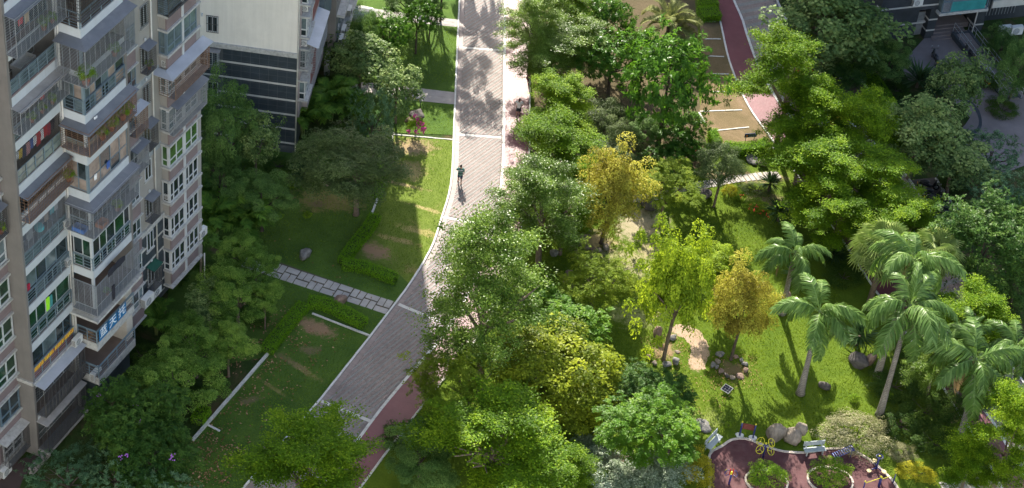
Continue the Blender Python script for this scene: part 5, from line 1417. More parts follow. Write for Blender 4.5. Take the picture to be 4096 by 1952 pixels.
def frond_mesh(seed, L=2.8, n=46, leaf=0.62, w=0.055, up=0.9, droop=1.25, vee=0.35, hang=0.55, m=None):
    r = np.random.default_rng(seed)
    t = np.linspace(0.14, 1.0, n)
    def P(t): return np.stack([L * (t - 0.18 * t ** 3), 0 * t, L * (up * t * 0.62 - droop * 0.55 * t ** 2.2)], 1)
    def D(t): return unit(P(np.minimum(t + .01, 1.01)) - P(t - .01))
    pos, tan, nrm, ln, lv = [], [], [], [], []
    p = P(t); d = D(t)
    for s in (-1, 1):
        side = np.tile([0, s * 1.0, 0], (n, 1))
        prof = np.sin(np.pi * np.clip(0.12 + 0.86 * t, 0, 1)) ** 0.6
        tn = unit(side + d * (0.55 + 0.5 * t)[:, None] + np.array([0, 0, vee - hang]) + r.normal(size=(n, 3)) * 0.13)
        pos.append(p); tan.append(tn); nrm.append(np.cross(d, tn) * s * 1.0 + r.normal(size=(n, 3)) * .12); ln.append(leaf * (0.35 + 0.65 * prof) * r.uniform(.85, 1.1, n)); lv.append(r.normal(.5, .16, n))
    pos = np.concatenate(pos); tan = np.concatenate(tan); nrm = np.concatenate(nrm); ln = np.concatenate(ln); lv = np.concatenate(lv)
    # each leaflet droops: two quads
    N_ = unit(nrm); T_ = unit(tan); B_ = np.cross(N_, T_)
    mid = pos + T_ * (ln * .5)[:, None]
    T2 = unit(T_ + np.array([0, 0, -hang * 1.3])); tip = mid + T2 * (ln * .5)[:, None]
    V = np.stack([pos - B_ * w * .3, pos + B_ * w * .3, mid + B_ * w * .5, mid - B_ * w * .5, tip + B_ * w * .12, tip - B_ * w * .12], 1).reshape(-1, 3)
    b = np.arange(len(pos)) * 6
    F = np.concatenate([np.stack([b, b + 1, b + 2, b + 3], 1), np.stack([b + 3, b + 2, b + 4, b + 5], 1)])
    # rachis
    tt = np.linspace(0, 1, 9); q_ = P(tt); rb = len(V)
    rv = np.concatenate([q_ + [0, .03, 0], q_ - [0, .03, 0]]) ; V = np.concatenate([V, rv])
    RF = np.array([[rb + i, rb + i + 1, rb + 9 + i + 1, rb + 9 + i] for i in range(8)]); F = np.concatenate([F, RF])
    me = mesh_np('frond', V, F, np.clip(np.concatenate([np.tile(lv, 2), np.full(8, .9)]), 0, 1)); me.materials.append(m or M_palm)
    return me
FR = {k: [frond_mesh(100 + i, m=mm, **kw) for i in range(3)] for k, mm, kw in (
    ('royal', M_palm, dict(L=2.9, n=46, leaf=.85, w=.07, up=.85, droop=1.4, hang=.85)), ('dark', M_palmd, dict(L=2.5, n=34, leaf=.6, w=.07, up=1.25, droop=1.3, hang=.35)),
    ('date', M_date, dict(L=2.7, n=48, leaf=.42, w=.06, up=1.0, droop=1.2, hang=.05, vee=.5)))}
FR['dry'] = [frond_mesh(140 + i, m=M_dryf, L=2.3, n=30, leaf=.5, w=.06, up=.3, droop=1.5, hang=1.2) for i in range(2)]
def palm_crown(e, kind, z, R, n, rnd, lo=-35, hi=70, off=(0, 0)):
    for i in range(n):
        a = i * 2.39996 + rnd.uniform(-.45, .45)
        el = math.radians(lo + (hi - lo) * ((i + .5) / n) ** 1.1 + rnd.uniform(-12, 12))
        sc = R / 2.6 * rnd.uniform(.72, 1.12)
        o = link('frond', FR[kind][i % 3], None, e, (off[0], off[1], z), (rnd.uniform(-.25, .25), -el * .8 + .25, a), (sc, sc, sc))
def royal(u, v, bu, bv, R, label, n=15, lean=True):
    b = q(bu, bv)
    lo, hi = .5, 25.
    for _ in range(40):
        mid = (lo + hi) / 2
        if proj((b.x, b.y, mid))[1] / K > v: lo = mid
        else: hi = mid
    h = lo; top = q(u, v, h) - Vector((b.x, b.y, 0))
    e = empty('palm_tree', (b.x, b.y, 0)); tag(e, label, 'palm')
    pts = [Vector((0, 0, -.05)), Vector((0, 0, .35)), Vector((top.x * .12, top.y * .12, h * .3)), Vector((top.x * .5, top.y * .5, h * .65)), Vector((top.x * .9, top.y * .9, h * .88))]
    mb = MB(); mb.tube(pts, [.36, .28, .19, .17, .15], 12); mb.build('trunk', M_ptrunk, e, True)
    rg = MB()
    MB().tube([pts[-1], Vector((top.x, top.y, h + .15))], [.17, .07], 10).build('crownshaft', M_shaft, e, True)
    rnd = random.Random(int(u + v))
    palm_crown(e, 'royal', h, R, n, rnd, off=(top.x, top.y))
    for i in range(rnd.randint(1, 3)): link('dry_frond', FR['dry'][i % 2], None, e, (top.x, top.y, h - .1), (rnd.uniform(-.4, .4), rnd.uniform(.5, .95), rnd.uniform(0, 6.28)), (R / 2.9,) * 3)
    o = link('spear', FR['royal'][0], None, e, (top.x, top.y, h), (0, -1.0, rnd.uniform(0, 6)), (R / 3.6, R / 6, R / 3.6))
    return e
royal(2000, 635, 1966, 788, 2.8, 'royal palm standing alone on the sunny lawn, leftmost of the palms')
royal(2062, 785, 2013, 990, 3.3, 'royal palm with pale trunk above the dark boulder on the lawn')
royal(2290, 770, 2212, 1045, 4.2, 'tallest royal palm with long pale trunk by the variegated shrub', 17)
royal(2300, 655, 2207, 944, 3.6, 'royal palm behind the tallest one with trunk in shade')
royal(2455, 905, 2412, 1108, 3.7, 'royal palm with thick trunk beside the second red track')
royal(2440, 835, 2400, 985, 2.0, 'small palm with dry fronds right of the tallest royal palm')
royal(2560, 870, 2545, 1010, 2.4, 'royal palm cut by the right edge')
royal(1183, -345, 1162, -140, 3.4, 'tall palm beyond the top edge throwing its shadow on the brick road')
# date palm at the top
e = empty('palm_tree', q(1678, 110)); tag(e, 'feathery grey-green date palm at the top between glossy trees', 'palm')
MB().tube([(0, 0, 0), (0, 0, 1.8)], [.3, .25], 10).build('trunk', M_bark2, e, True)
palm_crown(e, 'date', 1.9, 3.3, 30, random.Random(5), -30, 80)
# fan palms
def fan_mesh(seed, R=0.8, n=26):
    r = random.Random(seed); V = []; F = []; lv = []
    V.append((0, 0, 0))
    for i in range(n):
        a = math.radians(-150 + 300 * i / (n - 1)); b = math.radians(300 / n * .5)
        rr = R * (1 - .12 * abs(a) / 2.6)
        base = len(V)
        for (ang, rad, z) in ((a - b, rr * .6, -.02), (a, rr * .62, .05), (a + b, rr * .6, -.02), (a, rr * 1.02, -.16 - r.uniform(0, .16))):
            V.append((rad * math.cos(ang), rad * math.sin(ang), z))
        F += [(0, base, base + 1, base + 1), (0, base + 1, base + 2, base + 2), (base, base + 3, base + 1, base + 1), (base + 1, base + 3, base + 2, base + 2)]
        lv += [.5 + r.uniform(-.15, .15)] * 2 + [.75 + r.uniform(-.2, .2)] * 2
    me = bpy.data.meshes.new('fan_leaf'); me.from_pydata(V, [], [tuple(dict.fromkeys(f)) for f in F]); me.materials.append(M_fan)
    a = me.attributes.new('lv', 'FLOAT', 'FACE'); a.data.foreach_set('value', np.array(lv, dtype=np.float32)); me.update()
    return me
FANS = [fan_mesh(i) for i in range(3)]
def fan_palm(u, v, h, R, n, label, lm=None):
    p = q(u, v, h); e = empty('palm_tree', (p.x, p.y, 0)); tag(e, label, 'palm')
    MB().tube([(0, 0, 0), (0.05, 0, h * .5), (0, 0, h)], [.25, .2, .2], 10).build('trunk', M_bark, e, True)
    pet = MB(); rnd = random.Random(int(u))
    for i in range(n):
        a = i * 2.39996; el = math.radians(-28 + 105 * ((i + .5) / n)); l = R * .62
        d = Vector((math.cos(a) * math.cos(el), math.sin(a) * math.cos(el), math.sin(el)))
        tip = Vector((0, 0, h)) + d * l; pet.bar((0, 0, h), tip, .04)
        o = link('fan_leaf', FANS[i % 3], None, e, tip, (rnd.uniform(-.3, .3), -el * .75 + .35, a), (R * .72, R * .72, R * .72))
    pet.build('leaf_stalk', M_rach, e)
fan_palm(2222, 632, 5.5, 2.3, 30, 'sunlit fan palm with pale pleated leaves behind the royal palms')
fan_palm(2350, 640, 5.0, 2.0, 26, 'sunlit fan palm right of the royal palm crowns')
# areca clumps (shaded, left side)
def areca(u, v, R, n, label, h=0.8):
    p = q(u, v); e = empty('areca_palm', (p.x, p.y, 0)); tag(e, label, 'palm')
    rnd = random.Random(int(u * 3 + v)); st = MB()
    for j in range(5):
        a = rnd.uniform(0, 6.28); d = rnd.uniform(.1, .45) * R * .3
        st.tube([(math.cos(a) * d * .5, math.sin(a) * d * .5, 0), (math.cos(a) * d, math.sin(a) * d, h)], .05, 6)
    st.build('stems', M_rach, e)
    for i in range(n):
        a = i * 2.39996; el = math.radians(rnd.uniform(5, 78)); sc = R / 2.4 * rnd.uniform(.75, 1.1)
        link('frond', FR['dark'][i % 3], None, e, (math.cos(a) * .2 * R * .3, math.sin(a) * .2 * R * .3, h * rnd.uniform(.6, 1.1)), (rnd.uniform(-.3, .3), -el * .8, a), (sc, sc, sc))
areca(545, 600, 2.7, 24, 'areca palm clump left of the lawn, nearest the tower', 1.4)
areca(618, 605, 2.9, 26, 'areca palm clump with a bright arching frond on the lawn edge', 1.4)
areca(762, 345, 2.6, 24, 'areca palm clump in front of the tiled wall corner', 1.7)
areca(832, 305, 2.7, 26, 'areca palm clump with upright bright frond by the bay windows', 1.9)
areca(888, 325, 2.3, 20, 'areca palm clump right of the other wall palms', 1.5)
areca(392, 840, 2.2, 20, 'areca palm clump beside the blue banner terrace')
areca(355, 800, 1.7, 14, 'dark areca palm clump under the terrace rail')
areca(505, 505, 1.8, 14, 'areca palm clump squeezed behind the tower corner')
# rosettes
M_ros = leafmat('rosette_blade', (0.018, 0.04, 0.016), (0.035, 0.075, 0.028), (0.07, 0.12, 0.045), (0.08, 0.18, 0.04), .2, .4, .4)
def rosette_mesh(seed, n=90, w=.05):
    r = np.random.default_rng(seed); a = r.uniform(0, 6.283, n); el = r.uniform(-.25, 1.35, n)
    d = np.stack([np.cos(a) * np.cos(el), np.sin(a) * np.cos(el), np.sin(el)], 1)
    nr = np.cross(np.cross(d, [0, 0, 1.]), d) * -1
    return leaf_quads(np.zeros((n, 3)) + d * .05, np.where(nr[:, 2:] < 0, -nr, nr), d, r.uniform(.8, 1.05, n), w, r.normal(.5, .2, n), 'blades', fold=.05)
ROS = [rosette_mesh(3, 110, .075), rosette_mesh(4, 80, .10)]
for me in ROS: me.materials.append(M_ros)
def rosette(u, v, R, label, var=0, h=.5):
    p = q(u, v, h); e = empty('rosette_plant', (p.x, p.y, 0)); tag(e, label, 'plant')
    MB().tube([(0, 0, 0), (0, 0, h)], [.14, .1], 8).build('stem', M_bark2, e)
    link('blades', ROS[var], None, e, (0, 0, h), (0, 0, u), (R, R, R * .9))
rosette(768, 437, 1.5, 'dark spiky yucca on the shaded lawn near the round grey-green tree')
rosette(1938, 462, 1.2, 'dark spiky yucca at the end of the stepping stones', 0, .9)
rosette(1962, 535, 1.5, 'dark blue-green spiky yucca below the stepping stones', 0, .8)
rosette(2162, 845, 1.7, 'spiky blue-green yucca between two royal palms', 0, .9)
rosette(2000, 690, 1.1, 'spiky yucca at the foot of the leftmost royal palm', 0, .5)
rosette(2310, 205, 2.2, 'large dark dracaena clump on the entrance island', 1, .6)
rosette(2345, 225, 1.8, 'second dark dracaena clump on the entrance island', 1, .5)
rosette(2100, 640, 1.4, 'dark spiky plant in the shade right of the leftmost royal palm', 0, .6)
# papaya
e = empty('papaya_tree', q(505, 690)); tag(e, 'slender papaya tree with star-shaped leaves beside the tower corner', 'tree')
MB().tube([(0, 0, 0), (.05, 0, 1.5), (.1, 0, 2.9)], [.1, .08, .06], 8).build('trunk', M_bark3, e, True)
pm = crown_whorl(77, 16, 26, .42, .3, 'crown', lower=-.1, hollow=.75, flat=.45); pm.materials.append(leafmat('papaya_leaf', (.04, .09, .02), (.08, .16, .03), (.15, .24, .05), (.25, .4, .04), .35, .45, .3))
link('crown', pm, None, e, (.1, 0, 3.0), None, (1.1, 1.1, 1.0))

# hedges
M_hedge = leafmat('hedge_leaf', (0.06, 0.15, 0.010), (0.12, 0.26, 0.014), (0.2, 0.36, 0.02), (0.3, 0.5, 0.015), .35, .45, .3)
M_hcore = mat('dark_hedge_core', (0.03, 0.05, 0.015), .95)
def hedge(name, line, w, h, label, mm=None, dens=520, leaf=.085, cat='hedge', group=None):
    line = resample(line, .4); o0 = line[0].copy()
    e = empty(name, o0); tag(e, label, cat, group)
    core = MB(); P, Nn = [], []
    r = np.random.default_rng(int(abs(o0.x * 100) + len(line)))
    for i in range(len(line) - 1):
        a = line[i] - o0; b = line[i + 1] - o0
        core.bar((a.x, a.y, h * .42), (b.x, b.y, h * .42), w * .82, h * .82)  # solid core, shade inside the hedge put into its dark colour
        d = (b - a); L = d.length; d = d.normalized(); nn = Vector((-d.y, d.x, 0))
        for (cnt, f) in ((int(dens * w * L), 't'), (int(dens * h * L), 'l'), (int(dens * h * L), 'r')):
            t = r.uniform(0, L, cnt); base = np.array(a)[None] + np.array(d)[None] * t[:, None]
            if f == 't': base = base + np.array(nn)[None] * r.uniform(-w / 2, w / 2, cnt)[:, None] + np.array([0, 0, h]); nr = np.tile([0, 0, 1.], (cnt, 1))
            else:
                s = 1 if f == 'l' else -1
                base = base + np.array(nn)[None] * s * w / 2 + np.stack([0 * t, 0 * t, r.uniform(.05, h, cnt)], 1); nr = np.tile(np.array(nn) * s, (cnt, 1))
            base = base + r.normal(size=(cnt, 3)) * .035
            P.append(base); Nn.append(nr * .8 + np.array([0, 0, .5]) + r.normal(size=(cnt, 3)) * .55)
    # ends
    for end, dv in ((line[0] - o0, line[0] - line[1]), (line[-1] - o0, line[-1] - line[-2])):
        cnt = int(dens * w * h); d = dv.normalized(); nn = Vector((-d.y, d.x, 0))
        base = np.array(end)[None] + np.array(nn)[None] * r.uniform(-w / 2, w / 2, cnt)[:, None] + np.stack([np.zeros(cnt), np.zeros(cnt), r.uniform(.05, h, cnt)], 1) + r.normal(size=(cnt, 3)) * .05
        P.append(base); Nn.append(np.tile(np.array(d), (cnt, 1)) + np.array([0, 0, .5]) + r.normal(size=(cnt, 3)) * .5)
    P = np.concatenate(P); Nn = np.concatenate(Nn); n = len(P)
    core.build('branches', M_hcore, e)
    me = leaf_quads(P, Nn, r.normal(size=(n, 3)), leaf * r.uniform(.7, 1.3, n), leaf * .55, r.normal(.5, .2, n), 'foliage'); me.materials.append(mm or M_hedge)
    link('foliage', me, None, e)
    return e
hedge('hedge', pl([(1500, 880), (1470, 930), (1425, 985), (1385, 1040), (1372, 1062)], 4), .8, .62, 'clipped green hedge along the curved lawn edging')
hedge('hedge', pl([(1372, 1070), (1450, 1080), (1520, 1105), (1585, 1130)], 4), .8, .62, 'clipped green hedge closing the lower end of the sunny parking lawn')
hedge('hedge', pl([(1235, 1222), (1300, 1232), (1380, 1268), (1470, 1318)], 4), .85, .65, 'clipped bright hedge beside the brown boulder')
hedge('hedge', pl([(1215, 1235), (1150, 1310), (1090, 1385), (1060, 1425)], 4), .85, .6, 'clipped hedge running down the outer edge of the shaded parking lawn')
hedge('hedge', pl([(1545, 560), (1538, 640), (1522, 740), (1500, 800)], 4), .8, .6, 'dark hedge beside the edging under the round grey-green tree')
hedge('hedge', pl([(2895, 605), (2960, 612), (3020, 605), (3075, 590)], 4), .9, .75, 'sunlit hedge behind the lawn sign at the end of the bays')
hedge('hedge', pl([(2845, 545), (2855, 575), (2875, 600)], 4), .7, .8, 'short bright hedge at the corner of the dry bays')
hedge('hedge', pl([(2800, 72), (2875, 66)], 4), 1.6, .7, 'boxy bright green hedge above the first dry bay')
hedge('hedge', pl([(2795, 30), (2870, 28)], 4), .9, .7, 'dark hedge at the top edge left of the second track')
hedge('hedge', pl([(3270, 300), (3450, 300), (3560, 440), (3580, 470)], 4), .9, .7, 'dark shaded hedge around the dry plot')
hedge('hedge', pl([(3330, 470), (3560, 470)], 4), .7, .6, 'dark shaded hedge along the near side of the dry plot')
hedge('hedge', pl([(820, 1650), (790, 1700)], 4), .8, .7, 'short dark hedge beside the bottom of the edging')
# shrubs: leaf mounds
def mound(mesh_gen, mm, u, v, rx, ry, h, label, name='shrub', cat='shrub', rz=0.0, group=None):
    p = q(u, v); e = empty(name, (p.x, p.y, 0), rz); tag(e, label, cat, group)
    link('foliage', mesh_gen, mm, e, (0, 0, h * .25), None, (rx, ry, h * .85))
    mb = MB()
    for i in range(5):
        a = i * 1.256; mb.tube([(0, 0, 0), (math.cos(a) * rx * .3, math.sin(a) * ry * .3, h * .4), (math.cos(a) * rx * .55, math.sin(a) * ry * .55, h * .7)], [.04, .03, .012], 5)
    mb.build('branches', M_bark2, e)
M_var = leafmat('variegated_leaf', (0.07, 0.08, 0.03), (0.17, 0.165, 0.08), (0.38, 0.36, 0.22), (0.25, 0.27, 0.1), .25, .45, .3)
M_yel = leafmat('yellow_shrub_leaf', (0.14, 0.15, 0.012), (0.28, 0.27, 0.02), (0.45, 0.40, 0.03), (0.5, 0.45, 0.03), .35, .45, .3)
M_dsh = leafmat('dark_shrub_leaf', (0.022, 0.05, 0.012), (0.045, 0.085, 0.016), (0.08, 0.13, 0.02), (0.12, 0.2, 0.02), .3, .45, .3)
M_brt = leafmat('bright_shrub_leaf', (0.06, 0.13, 0.012), (0.14, 0.25, 0.018), (0.28, 0.38, 0.03), (0.3, 0.42, 0.02), .38, .45, .3)
def mgen(seed, m, nc=80, per=70, leaf=.07): 
    me = crown_round(seed, nc, .2, per, leaf, .5, lower=-.15, name='foliage', lump=.2, up=.7); me.materials.append(m); return me
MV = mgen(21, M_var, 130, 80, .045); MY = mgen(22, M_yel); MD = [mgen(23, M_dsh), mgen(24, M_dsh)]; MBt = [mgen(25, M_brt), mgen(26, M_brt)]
mound(MV, None, 2150, 1108, 2.9, 2.0, 1.5, 'pale variegated shrub spreading behind the playground bench')
mound(MV, None, 2268, 1150, 1.1, .9, .8, 'small pale variegated shrub at the playground kerb')
mound(MY, None, 2300, 1198, 1.5, .9, .9, 'yellow flowering shrub at the playground edge')
mound(MY, None, 1752, 1190, 1.15, 1.9, 1.3, 'olive-yellow clipped shrub on the left of the playground')
mound(MBt[0], None, 1925, 1210, 1.45, 1.1, 1.4, 'green shrub on the first playground island')
mound(MBt[1], None, 2085, 1206, 1.55, 1.2, 1.5, 'green shrub on the second playground island')
mound(MY, None, 1834, 490, .72, .6, .9, 'yellow round shrub by the stepping stones')
mound(MBt[0], None, 1858, 500, .5, .45, .7, 'green shrub with orange tips beside the yellow round shrub')
mound(MBt[1], None, 1898, 525, 1.0, .7, .8, 'green shrub with red flowers below the stepping stones')
mound(mgen(31, G['grey']['mat'], 80, 60, .05), None, 1905, 480, 1.6, .9, .4, 'low grey-green ground shrub by the spiky yucca')
mound(mgen(32, G['grey']['mat'], 80, 60, .05), None, 1845, 425, 1.5, .7, .4, 'low reddish grey shrub above the stepping stones')
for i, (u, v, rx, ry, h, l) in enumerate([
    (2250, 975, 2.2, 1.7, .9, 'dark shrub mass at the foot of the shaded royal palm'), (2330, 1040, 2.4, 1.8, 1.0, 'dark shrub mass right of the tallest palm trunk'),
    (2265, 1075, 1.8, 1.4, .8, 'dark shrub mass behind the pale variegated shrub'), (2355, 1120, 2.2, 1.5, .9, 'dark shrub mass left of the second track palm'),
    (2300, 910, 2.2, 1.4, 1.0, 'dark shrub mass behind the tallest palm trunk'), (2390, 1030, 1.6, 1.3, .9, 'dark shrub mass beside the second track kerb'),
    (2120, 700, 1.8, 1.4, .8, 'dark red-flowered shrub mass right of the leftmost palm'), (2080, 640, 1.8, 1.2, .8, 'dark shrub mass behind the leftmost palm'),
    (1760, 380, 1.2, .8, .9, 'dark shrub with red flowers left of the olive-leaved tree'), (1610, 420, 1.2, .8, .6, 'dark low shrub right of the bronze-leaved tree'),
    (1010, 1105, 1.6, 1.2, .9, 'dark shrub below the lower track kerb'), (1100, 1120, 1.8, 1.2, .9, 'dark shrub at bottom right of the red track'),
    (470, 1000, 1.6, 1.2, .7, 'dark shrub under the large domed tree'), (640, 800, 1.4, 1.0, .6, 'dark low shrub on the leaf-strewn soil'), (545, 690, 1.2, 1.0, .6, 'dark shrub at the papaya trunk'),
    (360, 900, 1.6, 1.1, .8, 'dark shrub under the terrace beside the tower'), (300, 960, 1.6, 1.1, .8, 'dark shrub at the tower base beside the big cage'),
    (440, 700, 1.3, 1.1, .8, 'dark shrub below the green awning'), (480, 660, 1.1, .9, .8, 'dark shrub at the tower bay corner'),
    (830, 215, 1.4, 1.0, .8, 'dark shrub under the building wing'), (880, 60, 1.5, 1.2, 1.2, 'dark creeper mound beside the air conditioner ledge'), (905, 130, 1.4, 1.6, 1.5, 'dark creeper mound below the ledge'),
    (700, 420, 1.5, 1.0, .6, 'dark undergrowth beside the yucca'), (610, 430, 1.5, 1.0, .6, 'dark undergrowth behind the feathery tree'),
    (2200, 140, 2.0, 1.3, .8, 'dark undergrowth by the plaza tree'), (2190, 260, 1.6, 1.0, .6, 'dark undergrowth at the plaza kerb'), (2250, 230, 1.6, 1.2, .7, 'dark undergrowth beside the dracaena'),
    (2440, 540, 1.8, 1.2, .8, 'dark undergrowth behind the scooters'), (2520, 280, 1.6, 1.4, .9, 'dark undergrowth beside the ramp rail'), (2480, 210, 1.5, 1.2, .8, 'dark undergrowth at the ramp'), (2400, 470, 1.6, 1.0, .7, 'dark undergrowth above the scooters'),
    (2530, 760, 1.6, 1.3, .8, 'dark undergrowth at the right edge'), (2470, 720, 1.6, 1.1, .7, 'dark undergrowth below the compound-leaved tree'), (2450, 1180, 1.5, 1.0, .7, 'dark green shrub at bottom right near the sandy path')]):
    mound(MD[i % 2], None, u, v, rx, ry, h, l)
for i, (u, v, rx, ry, h, l) in enumerate([(2395, 1110, 1.6, .9, .8, 'olive shrub beside the thick palm trunk'), (2420, 1165, 1.1, .7, .6, 'olive shrub above the bottom steps'), (2230, 1000, .5, .45, .5, 'small lime shrub on the lawn near the tallest palm'), (2147, 1008, .4, .35, .5, 'tiny lime shrub on the lawn beside the variegated shrub'),
    (1830, 1075, .25, .2, .5, 'sapling on the sunny lawn'), (1525, 1130, .9, .7, .7, 'bright shrub at the sandy pit')]):
    mound(MBt[i % 2], None, u, v, rx, ry, h, l)
for i, (u, v, l) in enumerate([(773, 545, 'small weed plant on the shaded lawn'), (702, 548, 'small dark plant in the shaded lawn'), (735, 470, 'tiny plant at the thin trunk on the shaded lawn')]):
    mound(MBt[1], None, u, v, .38, .32, .45, l, 'plant', 'plant')
# flowers as small blossoms
def blossoms(parent_loc, spots, col, label, name='flower_cluster', cat='flowers', size=.06, n=16):
    e = None
    mb = MB(); r = random.Random(len(spots))
    for s in spots:
        for k in range(n): mb.ball((s[0] + r.gauss(0, .07) - parent_loc[0], s[1] + r.gauss(0, .07) - parent_loc[1], s[2] + r.gauss(0, .09)), size * r.uniform(.6, 1.1), 5, 4)
    o = mb.build(name, col, None, loc=(parent_loc[0], parent_loc[1], 0)); tag(o, label, cat)
M_mag = mat('magenta_blossom', (0.62, 0.08, 0.28), .6, .2, 3); M_pur = mat('purple_blossom', (0.36, 0.13, 0.48), .6, .2, 3); M_redf = mat('red_blossom', (0.6, 0.05, 0.025), .6, .2, 3)
p0 = q(1044, 340)
e = empty('crape_myrtle', (p0.x, p0.y, 0)); tag(e, 'small crape myrtle with magenta blossoms in front of the black boulder', 'shrub')
link('foliage', MBt[0], None, e, (0, 0, .9), None, (.75, .6, .9)); MB().tube([(0, 0, 0), (0, 0, .8)], .04, 6).build('stem', M_bark, e)
blossoms(p0, [q(u, v, z) for u, v, z in ((1043, 292, 2.0), (1052, 300, 1.7), (1058, 306, 1.5), (1062, 312, 1.3), (1068, 322, 1.1), (1060, 325, 1.0), (1052, 318, 1.2), (1047, 330, .9), (1066, 330, .9), (1030, 330, .8))], M_mag, 'magenta blossoms on the small crape myrtle')
pf = q(337, 1010, 4)
blossoms(pf, [q(u, v, 4.6) for u, v in ((248, 995), (255, 990), (337, 1005), (341, 1018), (345, 1025), (430, 1152), (436, 1148), (305, 1150), (318, 1147), (352, 1060), (290, 985))], M_pur, 'purple blossoms on the crape trees by the tower', n=7, size=.05)
pr = q(1915, 530)
blossoms(pr, [q(u, v, .8) for u, v in ((1885, 522), (1895, 528), (1905, 520), (1912, 535), (1920, 530), (1928, 540), (1935, 545), (1865, 492))], M_redf, 'red blossoms on the shrubs below the stepping stones', n=5, size=.045)
blossoms(q(1750, 370), [q(u, v, .9) for u, v in ((1745, 372), (1752, 380), (1758, 366), (1762, 390), (1766, 376))], M_redf, 'red blossoms on the dark shrub left of the olive-leaved tree', n=5, size=.045)

# grass blades and fallen leaves: uncountable
def scatter(polys, dens, seed):
    r = np.random.default_rng(seed); out = []
    for poly, dn in polys:
        xs = [p.x for p in poly]; ys = [p.y for p in poly]
        n = int((max(xs) - min(xs)) * (max(ys) - min(ys)) * dn)
        P = np.stack([r.uniform(min(xs), max(xs), n), r.uniform(min(ys), max(ys), n)], 1)
        out.append(P[inside(P, poly)])
    return np.concatenate(out)
def grassmat(name, dark, mid, light, trans): return leafmat(name, dark, mid, light, trans, .5, .6, .15, 0)
def grass(name, P, mm, label, hgt=.09, seed=1):
    r = np.random.default_rng(seed); n = len(P)
    nf = np.sin(P[:, 0] * 1.3) * np.sin(P[:, 1] * 1.7) * .5 + np.sin(P[:, 0] * .45 + 1) * np.sin(P[:, 1] * .6) * .5
    a = r.uniform(0, 6.283, n); lean = r.uniform(.0, .9, n)
    d = unit(np.stack([np.cos(a) * lean, np.sin(a) * lean, np.ones(n)], 1))
    s = np.stack([-np.sin(a), np.cos(a), 0 * a], 1) * .016
    h = (hgt * r.uniform(.6, 1.5, n) * (1 + .35 * nf))[:, None]
    b = np.concatenate([P, np.zeros((n, 1))], 1)
    V = np.stack([b - s * 1.6, b + s * 1.6, b + d * h], 1).reshape(-1, 3)
    me = mesh_np(name, V, np.arange(3 * n).reshape(-1, 3), np.clip(.5 + .22 * nf + r.normal(0, .15, n), 0, 1)); me.materials.append(mm)
    o = link(name, me); tag(o, label, 'grass', kind='stuff')
Q = lambda *a: [px(*p) for p in a]
PK = [p + Vector((.25, 0, 0)) for p in EDGE_T if 600 < proj(p)[1] < 1700] + Q((2050, 1700), (2400, 1760), (2830, 1840), (2835, 1790), (2925, 1745), (3000, 1745), (3130, 1795), (3260, 1795), (3400, 1750), (3560, 1680), (3520, 1450), (3400, 1250), (3150, 900), (3050, 740), (2700, 760), (2450, 640))
def thin(P, pts):
    ok = np.ones(len(P), bool)
    for x, y, rr in pts:
        c = px(x, y); ok &= (np.hypot((P[:, 0] - c.x), (P[:, 1] - c.y)) + rng.normal(0, .25, len(P))) > rr
    return P[ok]
gp = thin(scatter([(PK, 95)], 1, 5), [(2740, 1320, .55), (2790, 1370, .65), (2805, 1420, .6), (2785, 1470, .6), (2690, 1345, .5), (2660, 1400, 1.0), (2560, 900, 2.2), (2600, 980, 1.4), (2480, 1080, 1.0), (2350, 960, 1.6), (2930, 1480, .9), (2480, 1830, 2.0), (2110, 1210, .9)])
grass('grass', gp, grassmat('park_grass_blade', (0.05, 0.09, 0.008), (0.095, 0.15, 0.010), (0.17, 0.235, 0.018), (0.24, 0.34, 0.012)), 'short sunlit grass of the park lawn')
LB = Q((1575, 545), (1815, 565)) + [p - Vector((.15, 0, 0)) for p in KERB_L if 570 < proj(p)[1] < 1135] + Q((1600, 1100), (1400, 1055)) + LAWN_EDGE[::-1]
gl = thin(scatter([(LB, 90), (Q((1222, 1250), (775, 1775), (640, 1950), (1000, 1950), (1270, 1600), (1470, 1350)), 75), (Q((1560, 620), (1480, 860), (1380, 1050), (1590, 1130), (1600, 1195), (1100, 1040), (1000, 950), (1050, 760), (1300, 640)), 70), (Q((1080, 1110), (1540, 1265), (1470, 1330), (1230, 1210), (1060, 1400)), 70), (Q((1450, 120), (1825, 120), (1815, 330), (1640, 340), (1430, 330)), 60), (Q((1560, 405), (1815, 425), (1812, 545), (1575, 530)), 60)], 1, 6), [(1500, 1005, 1.2), (1270, 1310, 1.2), (1650, 590, .9), (1640, 690, .6)])
grass('grass', gl, grassmat('left_grass_blade', (0.05, 0.095, 0.012), (0.10, 0.175, 0.02), (0.2, 0.26, 0.035), (0.25, 0.38, 0.03)), 'short grass of the lawns left of the brick road', .08, 2)
M_fl = leafmat('fallen_leaf', (0.10, 0.05, 0.025), (0.24, 0.13, 0.07), (0.42, 0.27, 0.17), (0.3, 0.18, 0.1), .1, .8, .15, 0)
def fallen(P, label, size, seed):
    r = np.random.default_rng(seed); n = len(P)
    pos = np.concatenate([P, np.full((n, 1), .075)], 1)
    me = leaf_quads(pos, np.array([0, 0, 1.]) + r.normal(size=(n, 3)) * .3, r.normal(size=(n, 3)), size * r.uniform(.6, 1.4, n), size * .6, r.normal(.5, .25, n), 'fallen_leaves', .1); me.materials.append(M_fl)
    tag(link('fallen_leaves', me), label, 'leaves', kind='stuff')
